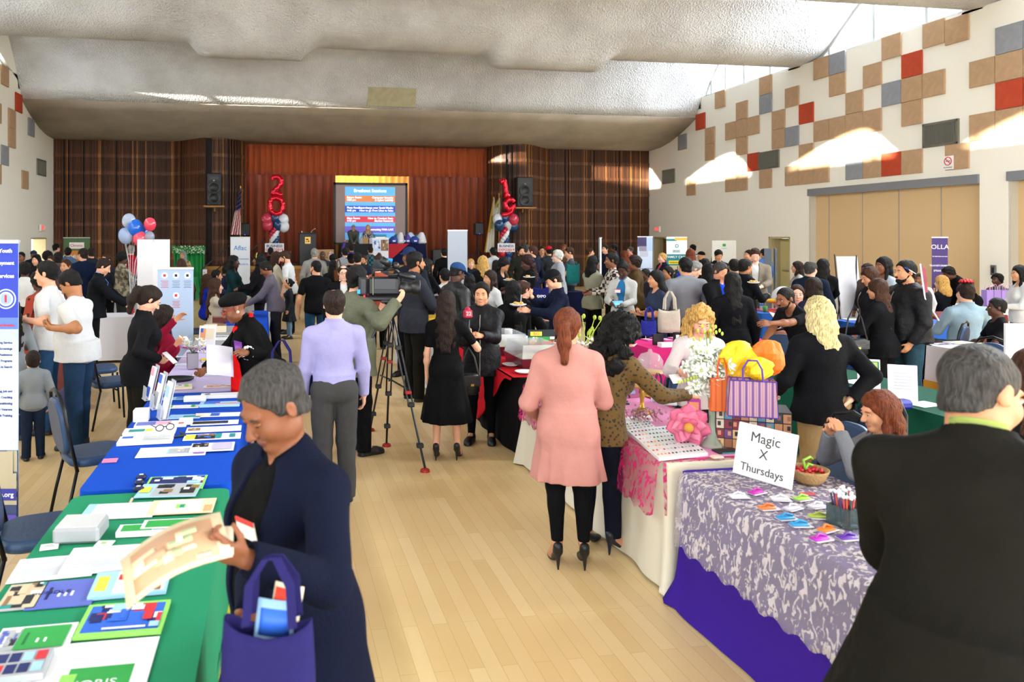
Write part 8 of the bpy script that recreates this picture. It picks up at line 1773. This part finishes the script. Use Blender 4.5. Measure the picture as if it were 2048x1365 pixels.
# hair clip packets on the lace
CL = [(1514, 990, '#b818a0', 'magenta packet nearest the white sign'), (1606, 1003, '#9ac848', 'lime green packet right of the white sign'), (1537, 1022, '#e0702a', 'orange packet at the aisle edge of the lace'), (1478, 998, '#d8d4e0', 'white lace packet below the corner of the sign'), (1562, 1004, '#d8d6dc', 'white packet between the magenta and lime ones'), (1586, 1022, '#d0ccd8', 'pale silver packet above the blue ones'), (1636, 1018, '#d8d4dc', 'white packet beside the pen holder'), (1574, 1042, '#1a88c0', 'sky blue packet, the left of two'), (1602, 1056, '#2090c8', 'sky blue packet, the right of two'), (1640, 1040, '#a0b040', 'olive green packet below the pale ones'), (1655, 1065, '#e0782a', 'orange packet nearest the camera'), (1642, 1084, '#b020b0', 'long magenta packet at the front of the lace'), (1698, 1082, '#5a2a98', 'purple packet next to the dark suit'), (1700, 1056, '#d8d4e0', 'white packet in front of the pen holder')]
for k, (px_, py_, c_, lb) in enumerate(CL):
    x, y = G(px_, py_, TZ); mb = MBm(mat('#c8c4d0', .4)); mb.box((0, 0, .004), (.092, .055, .006), .002); mb.use(mat(c_, .4, bump=.2, scale=60), True).box((-.01, 0, .010), (.078, .042, .010), .004).tube([(-.03, 0, .016), (0, .012, .024), (.03, 0, .016)], .005, 6); mb.build('accessory_packet', None, lb, 'packet', 'hair accessory packets on the lace', loc=(x, y, TZ + .006), rz=.3 - .15 * (k % 5))
# ================================================================ CATERING TABLE
MR = mat('#6a2430', .35)
def pan(cx, cy, w, l, h_, lb, lid=True, food='#a8a070'):
    t = thing('food_tray', lb, 'tray', (cx, cy, TZ + .004)); p = MBm(MR); p.box((0, 0, .006), (w * .9, l * .9, .01))
    for q in (-1, 1): p.prism([(q * w * .45, -l * .45, 0), (q * w * .45, l * .45, 0), (q * w * .5, l * .5, h_), (q * w * .5, -l * .5, h_)], (q, 0, 0), .006); p.prism([(-w * .45, q * l * .45, 0), (w * .45, q * l * .45, 0), (w * .5, q * l * .5, h_), (-w * .5, q * l * .5, h_)], (0, q, 0), .006)
    p.build('tray_body', t); f = MBm(mat(food, .8, var=.4, scale=40), True); f.lathe([(w * .42, h_ * .3), (w * .36, h_ * .8), (.01, h_ * .9)], n=16, sy=l / w * .95, jit=lambda a, i: 1 + .08 * math.sin(a * 7)); f.build('salad', t)
    if lid:
        g_ = MBm(mat('#d8dee0', .1, alpha=.35, spec=.8)); hh = h_ + .13
        for q in (-1, 1): g_.prism([(q * w * .48, -l * .48, h_), (q * w * .48, l * .48, h_), (q * w * .44, l * .44, hh), (q * w * .44, -l * .44, hh)], (q, 0, 0), .003); g_.prism([(-w * .48, q * l * .48, h_), (w * .48, q * l * .48, h_), (w * .44, q * l * .44, hh), (-w * .44, q * l * .44, hh)], (0, q, 0), .003)
        g_.build('clear_lid', t)
pan(2.52, 8.15, .42, .62, .10, 'maroon catering tray with a clear lid, beside the bomber jacket'); pan(2.58, 7.30, .42, .60, .10, 'maroon catering tray of salad nearest the pink coat')
def cups(px, py, n, lb):
    x, y = G(px, py, TZ); mb = MBm(pm('w'), True)
    for k in range(n): mb.lathe([(.032, k * .016), (.044, .085 + k * .016), (.046, .087 + k * .016), (.040, .085 + k * .016)], n=14)
    mb.build('foam_cups', None, lb, 'cups', loc=(x, y, TZ))
cups(1017, 702, 11, 'tall stack of white foam cups behind the trays'); cups(1066, 712, 7, 'short stack of white foam cups near the pink coat'); 
plate(1009, 731, 7.5, 'empty white paper plate at the red edge, farther', .09, False); plate(1037, 745, 7.1, 'empty white paper plate at the red edge, nearer', .09, False)
for o in COL.objects:
    if o.get('label', '').startswith('empty white paper'): o.location.z = TZ + .006; o.location.x = 2.33
x, y = D(1045, 8.9); MBm(mat('#b8bcc0', .25, .6, bump=.8, scale=30)).box((0, 0, .03), (.4, .25, .06), .02).build('foil_sheet', None, 'crumpled silver foil behind the catering trays', 'foil', loc=(2.42, 8.6, TZ + .004))
t = thing('food_box', 'red and white checked paper food box on the catering table', 'box', (2.8, 8.6, TZ), .2)
fb = MBm(pm('w')); fb.box((0, 0, .06), (.30, .18, .12), .006)
for i in range(6): fb.use(pm('r')).box((-.13 + i * .052, -.0905, .03), (.026, .002, .04))
fb.build('box_body', t)
t = easel_card(1084, 716, 'colourful vegetable poster standing on the catering table', .30, .30, -.1, 'k', photo(.03, .03, .97, .75, 90, ('g', 'lg', 'o', 'r', 'w', '#2a5a20'), 40) + [(.08, .78, .5, .93, 'y')], tilt=.08, txt=[('BIO', .04, .3, .85, 'r')])
for k, (px_, py_, c_) in enumerate(((945, 618, '#d0a010'), (962, 622, '#c89a10'))): x, y = D(px_, 10.9 + k * .3); MBm(mat(c_, .6)).box((0, 0, .07), (.30, .22, .14), .008).use(pm('w')).box((0, -.111, .08), (.15, .002, .05)).build('yellow_box', None, ('bright yellow box behind the leather jacket', 'second yellow box beside the first on the white cloth')[k], 'box', loc=(2.28 + .02 * k, 10.3 + k * .5, TZ))
# ================================================================ HOT PINK AND GREEN TABLES, RIGHT SIDE
little(1316, 690, 'black square sign standing on the hot pink table', .13, .03, .13, '#141018', 'table_sign', 'sign', z=TZ)
little(1334, 694, 'flat white box on the hot pink table', .19, .10, .05, 'w', 'box', 'box', z=TZ)
little(1353, 694, 'black perfume box with a white label on the hot pink table', .06, .05, .17, '#17141c', 'box', 'box', z=TZ, face='w')
for k in range(4): little(1296 + 16 * k, 680 - (k % 2) * 3, 'zebra-pink leaflet pile on the hot pink table, %s from the left' % ORD[k], .10, .10, .012, '#d870b0', 'leaflet_pile', 'leaflets', z=TZ, group=None) if False else paper('pink and white leaflet pile on the hot pink table, %s from the left' % ORD[k], *G(1296 + 18 * k, 681 - (k % 2) * 3, TZ), .11, .16, .1, ['#d860a8', (.1, .1, .9, .25, 'w'), (.1, .4, .9, .55, 'w'), (.1, .7, .9, .85, 'w')], thick=.012)
easel_card(1738, 778, 'white leaflet stand with a green picture header on the dark green table', .17, .25, -.55, 'w', [(.05, .55, .95, .93, '#1f7a50'), (.55, .58, .88, .90, '#a8c048'), (.62, .63, .82, .85, '#b8a8a8')] + lines(.1, .60, .48, .9, 5, 'w') + lines(.1, .1, .9, .48, 6, '#c8ccd0'), tilt=.1)
easel_card(1806, 805, 'plain white text sign in a clear stand on the dark green table', .20, .29, -.55, '#d8dadf', lines(.2, .3, .8, .8, 6, '#b0b4bc'), tilt=.1)
mb = MBm(mat('#d8d020', .5), True); mb.ball((0, 0, .03), (.06, .04, .03), 10, 7).ball((.07, .02, .03), (.04, .035, .03), 10, 7); x, y = G(1722, 786, TZ); mb.build('yellow_toys', None, 'bright yellow soft giveaway before the leaflet stand', 'giveaway', loc=(x, y, TZ))
for k, (px_, py_, c_, lb) in enumerate(((1712, 765, 'w', 'white leaflet under the leaflet stand'), (1700, 795, 'lb', 'blue and white leaflet at the edge of the dark green table'), (1775, 790, '#a8b070', 'pale green leaflet between the two stands'), (1580, 735, 'w', 'white sheet at the far end of the dark green table'), (1848, 810, 'w', 'white leaflet behind the dark suit'))):
    gp(px_, py_, lb, .22, .16, 10, [c_, (.1, .1, .4, .9, 'b' if c_ == 'lb' else c_)])
little(1800, 818, 'dark blue folded cloth bundle on the dark green table', .16, .10, .07, '#141c88', 'cloth_bundle', 'bundle', z=TZ, bev=.02)
gift_bag(*G(1490, 712, TZ), TZ - .35, .01, .01, .01, '#000000', 'x') if False else None
# papers right of the bomber jacket
for k, (px_, py_, cols, lb) in enumerate(((1885, 690, ['w'] + photo(.1, .2, .9, .8, 70, ('nv', 'r', 'w')), 'leaflet with red and navy print on the white runner'), (1920, 686, ['w', (.1, .2, .6, .8, 'o')], 'leaflet with an orange block on the white runner'), (1960, 690, ['c', (.1, .2, .9, .5, 'be')], 'cream leaflet farther along the white runner'), (1990, 700, ['w', (.2, .2, .9, .8, 'y')], 'leaflet with a yellow block near the white board'))): gp(px_, py_, lb, .30, .2, 5, cols)
bottle(*D(1523, 13.2), 'water bottle with a blue label on the blue table right of the black blazer', z=TZ)
t = thing('green_cup', 'small green cup on the blue table', 'cup', (*D(1530, 12.9), TZ)); MBm(mat('#4a9a50', .4), True).lathe([(.03, 0), (.045, .1), (.04, .1), (.028, .01)], n=12).build('cup_body', t)
x, y = D(1556, 13.2); t = thing('plush_bird_head', 'large white plush bird head with a yellow beak on the blue table', 'plush toy', (x, y, TZ)); MBm(mat('#d8d8d4', .8), True).ball((.1, 0, .22), (.2, .18, .2), 16, 12).build('plush_head', t); MBm(mat('#e0a818', .6), True).ball((-.14, -.02, .17), (.10, .06, .04), 12, 8).build('beak', t)
for q in (-1, 1): MBm(BLACK, True).ball((-.02, q * .1 - .06, .27), .018, 8, 6).build('eye', t)
for k, (px_, py_) in enumerate(((1690, 642), (1702, 652), (1690, 664))): x, y = D(px_, 9.9 - k * .25); paper('open white brochure on the blue table below the easel back, %s' % ('farthest', 'middle', 'nearest')[k], 9.0 + .05 * k, 10.35 - .25 * k, .5, .18, -.15, ['w'] + lines(.1, .2, .9, .8, 4, '#c0c8d8'), thick=.01)
t = thing('green_cup', 'green tumbler among the white brochures by the easel', 'cup', (8.85, 9.85, TZ)); MBm(mat('#5a9a58', .4), True).lathe([(.04, 0), (.05, .1), (.045, .1), (.035, .01)], n=12).build('cup_body', t)
# lavender gift bags
for k in range(5):
    x, y = D(1980 + 15 * k, 14.0); gift_bag(x, y, TZ, .24, .30, .12, '#9a80c8' if k < 4 else '#7a5ab8', 'lavender paper gift bag on the white cloth, %s from the left' % ORD[k], rz=-TH + .1, handle='#d8a8c8', grp='lavender gift bags')
# SOLD board
x, y = D(1978, 12.6); t = thing('sold_sign', 'white and blue lettered board leaning in front of the white cloth', 'sign', (x, y, 0), -TH); p = MBm(pm('w')); p.box((0, 0, .62), (.85, .03, .26), .01); p.build('board', t); text('SOLD', .24, pm('nv'), t, (0, -.018, .62), bold=.008); MBm(BLACK).cyl((-.3, .02, 0), (-.3, .02, .5), .012, n=6).cyl((.3, .02, 0), (.3, .02, .5), .012, n=6).build('stand', t)
# maroon pennant
x, y = D(1850, 8.1); t = thing('pennant', 'maroon pennant on a white stick behind the bomber jacket', 'pennant', (x, y, 0)); z0, z1 = ZH(605, 8.1), ZH(528, 8.1); MBm(pm('w')).tube([(.17, 0, z0 - .2), (0, 0, z0 + .04), (-.06, 0, z1)], .008, 6).build('stick', t); MBm(mat('#7a1838', .6)).prism([(-.06, 0, z1), (.01, 0, z1 - .06), (.05, 0, z0 - .02), (.0, 0, z0 + .03)], (0, 1, 0), .004).build('cloth', t)
# purple display board + small things near the purple banner
bottle(*D(1907, 12.4), 'small bottle with a yellow label beside the red bow', z=TZ, h=.16, lab='#d0b020')
# backpack, floor bags left
x, y = D(140, 8.9); mb = MBm(mat('#1c1a48', .7), True); mb.lathe([(.14, 0), (.17, .08), (.14, .2), (.05, .28)], n=14, sy=.7).build('purple_bag', None, 'dark purple bag on the floor behind the white tees', 'bag', loc=(x, y, 0))
x, y = D(130, 9.4); MBm(mat('#6a2a22', .7)).box((0, 0, .25), (.4, .3, .5), .02).build('maroon_box', None, 'maroon box on the floor behind the white tees', 'box', loc=(x, y, 0))
def bow(info, lb, col):
    p = wp(info, info['Hd'](0, -.02, .125)); mb = MBm(mat(col, .35, bump=.1, scale=20), True); rn_ = random.Random(6)
    for k in range(12): a = k * PI / 6; mb.tube([(0, 0, 0), (.07 * math.cos(a), .05 * math.sin(a), .035), (.09 * math.cos(a + .3), .065 * math.sin(a + .3), .01)], .014, 6)
    mb.ball((0, 0, .03), .03, 8, 6); mb.build('gift_bow', None, lb, 'bow', loc=p)
bow(REDBOW, 'glossy red ribbon bow sitting on the head of the pale blue shirt', '#b80c14')
p = wp(BOMBER, BOMBER['Hd'](-.085, .02, .03)); mb = MBm(mat('#d8d8dc', .4)); mb.tube([(0, 0, 0), (.06, -.03, -.045)], .005, 6).use(mat('#1438b0', .4)).tube([(-.035, .02, .022), (0, 0, 0)], .006, 6); mb.build('pen', None, 'blue and white pen tucked behind the ear of the bomber jacket', 'pen', loc=p)
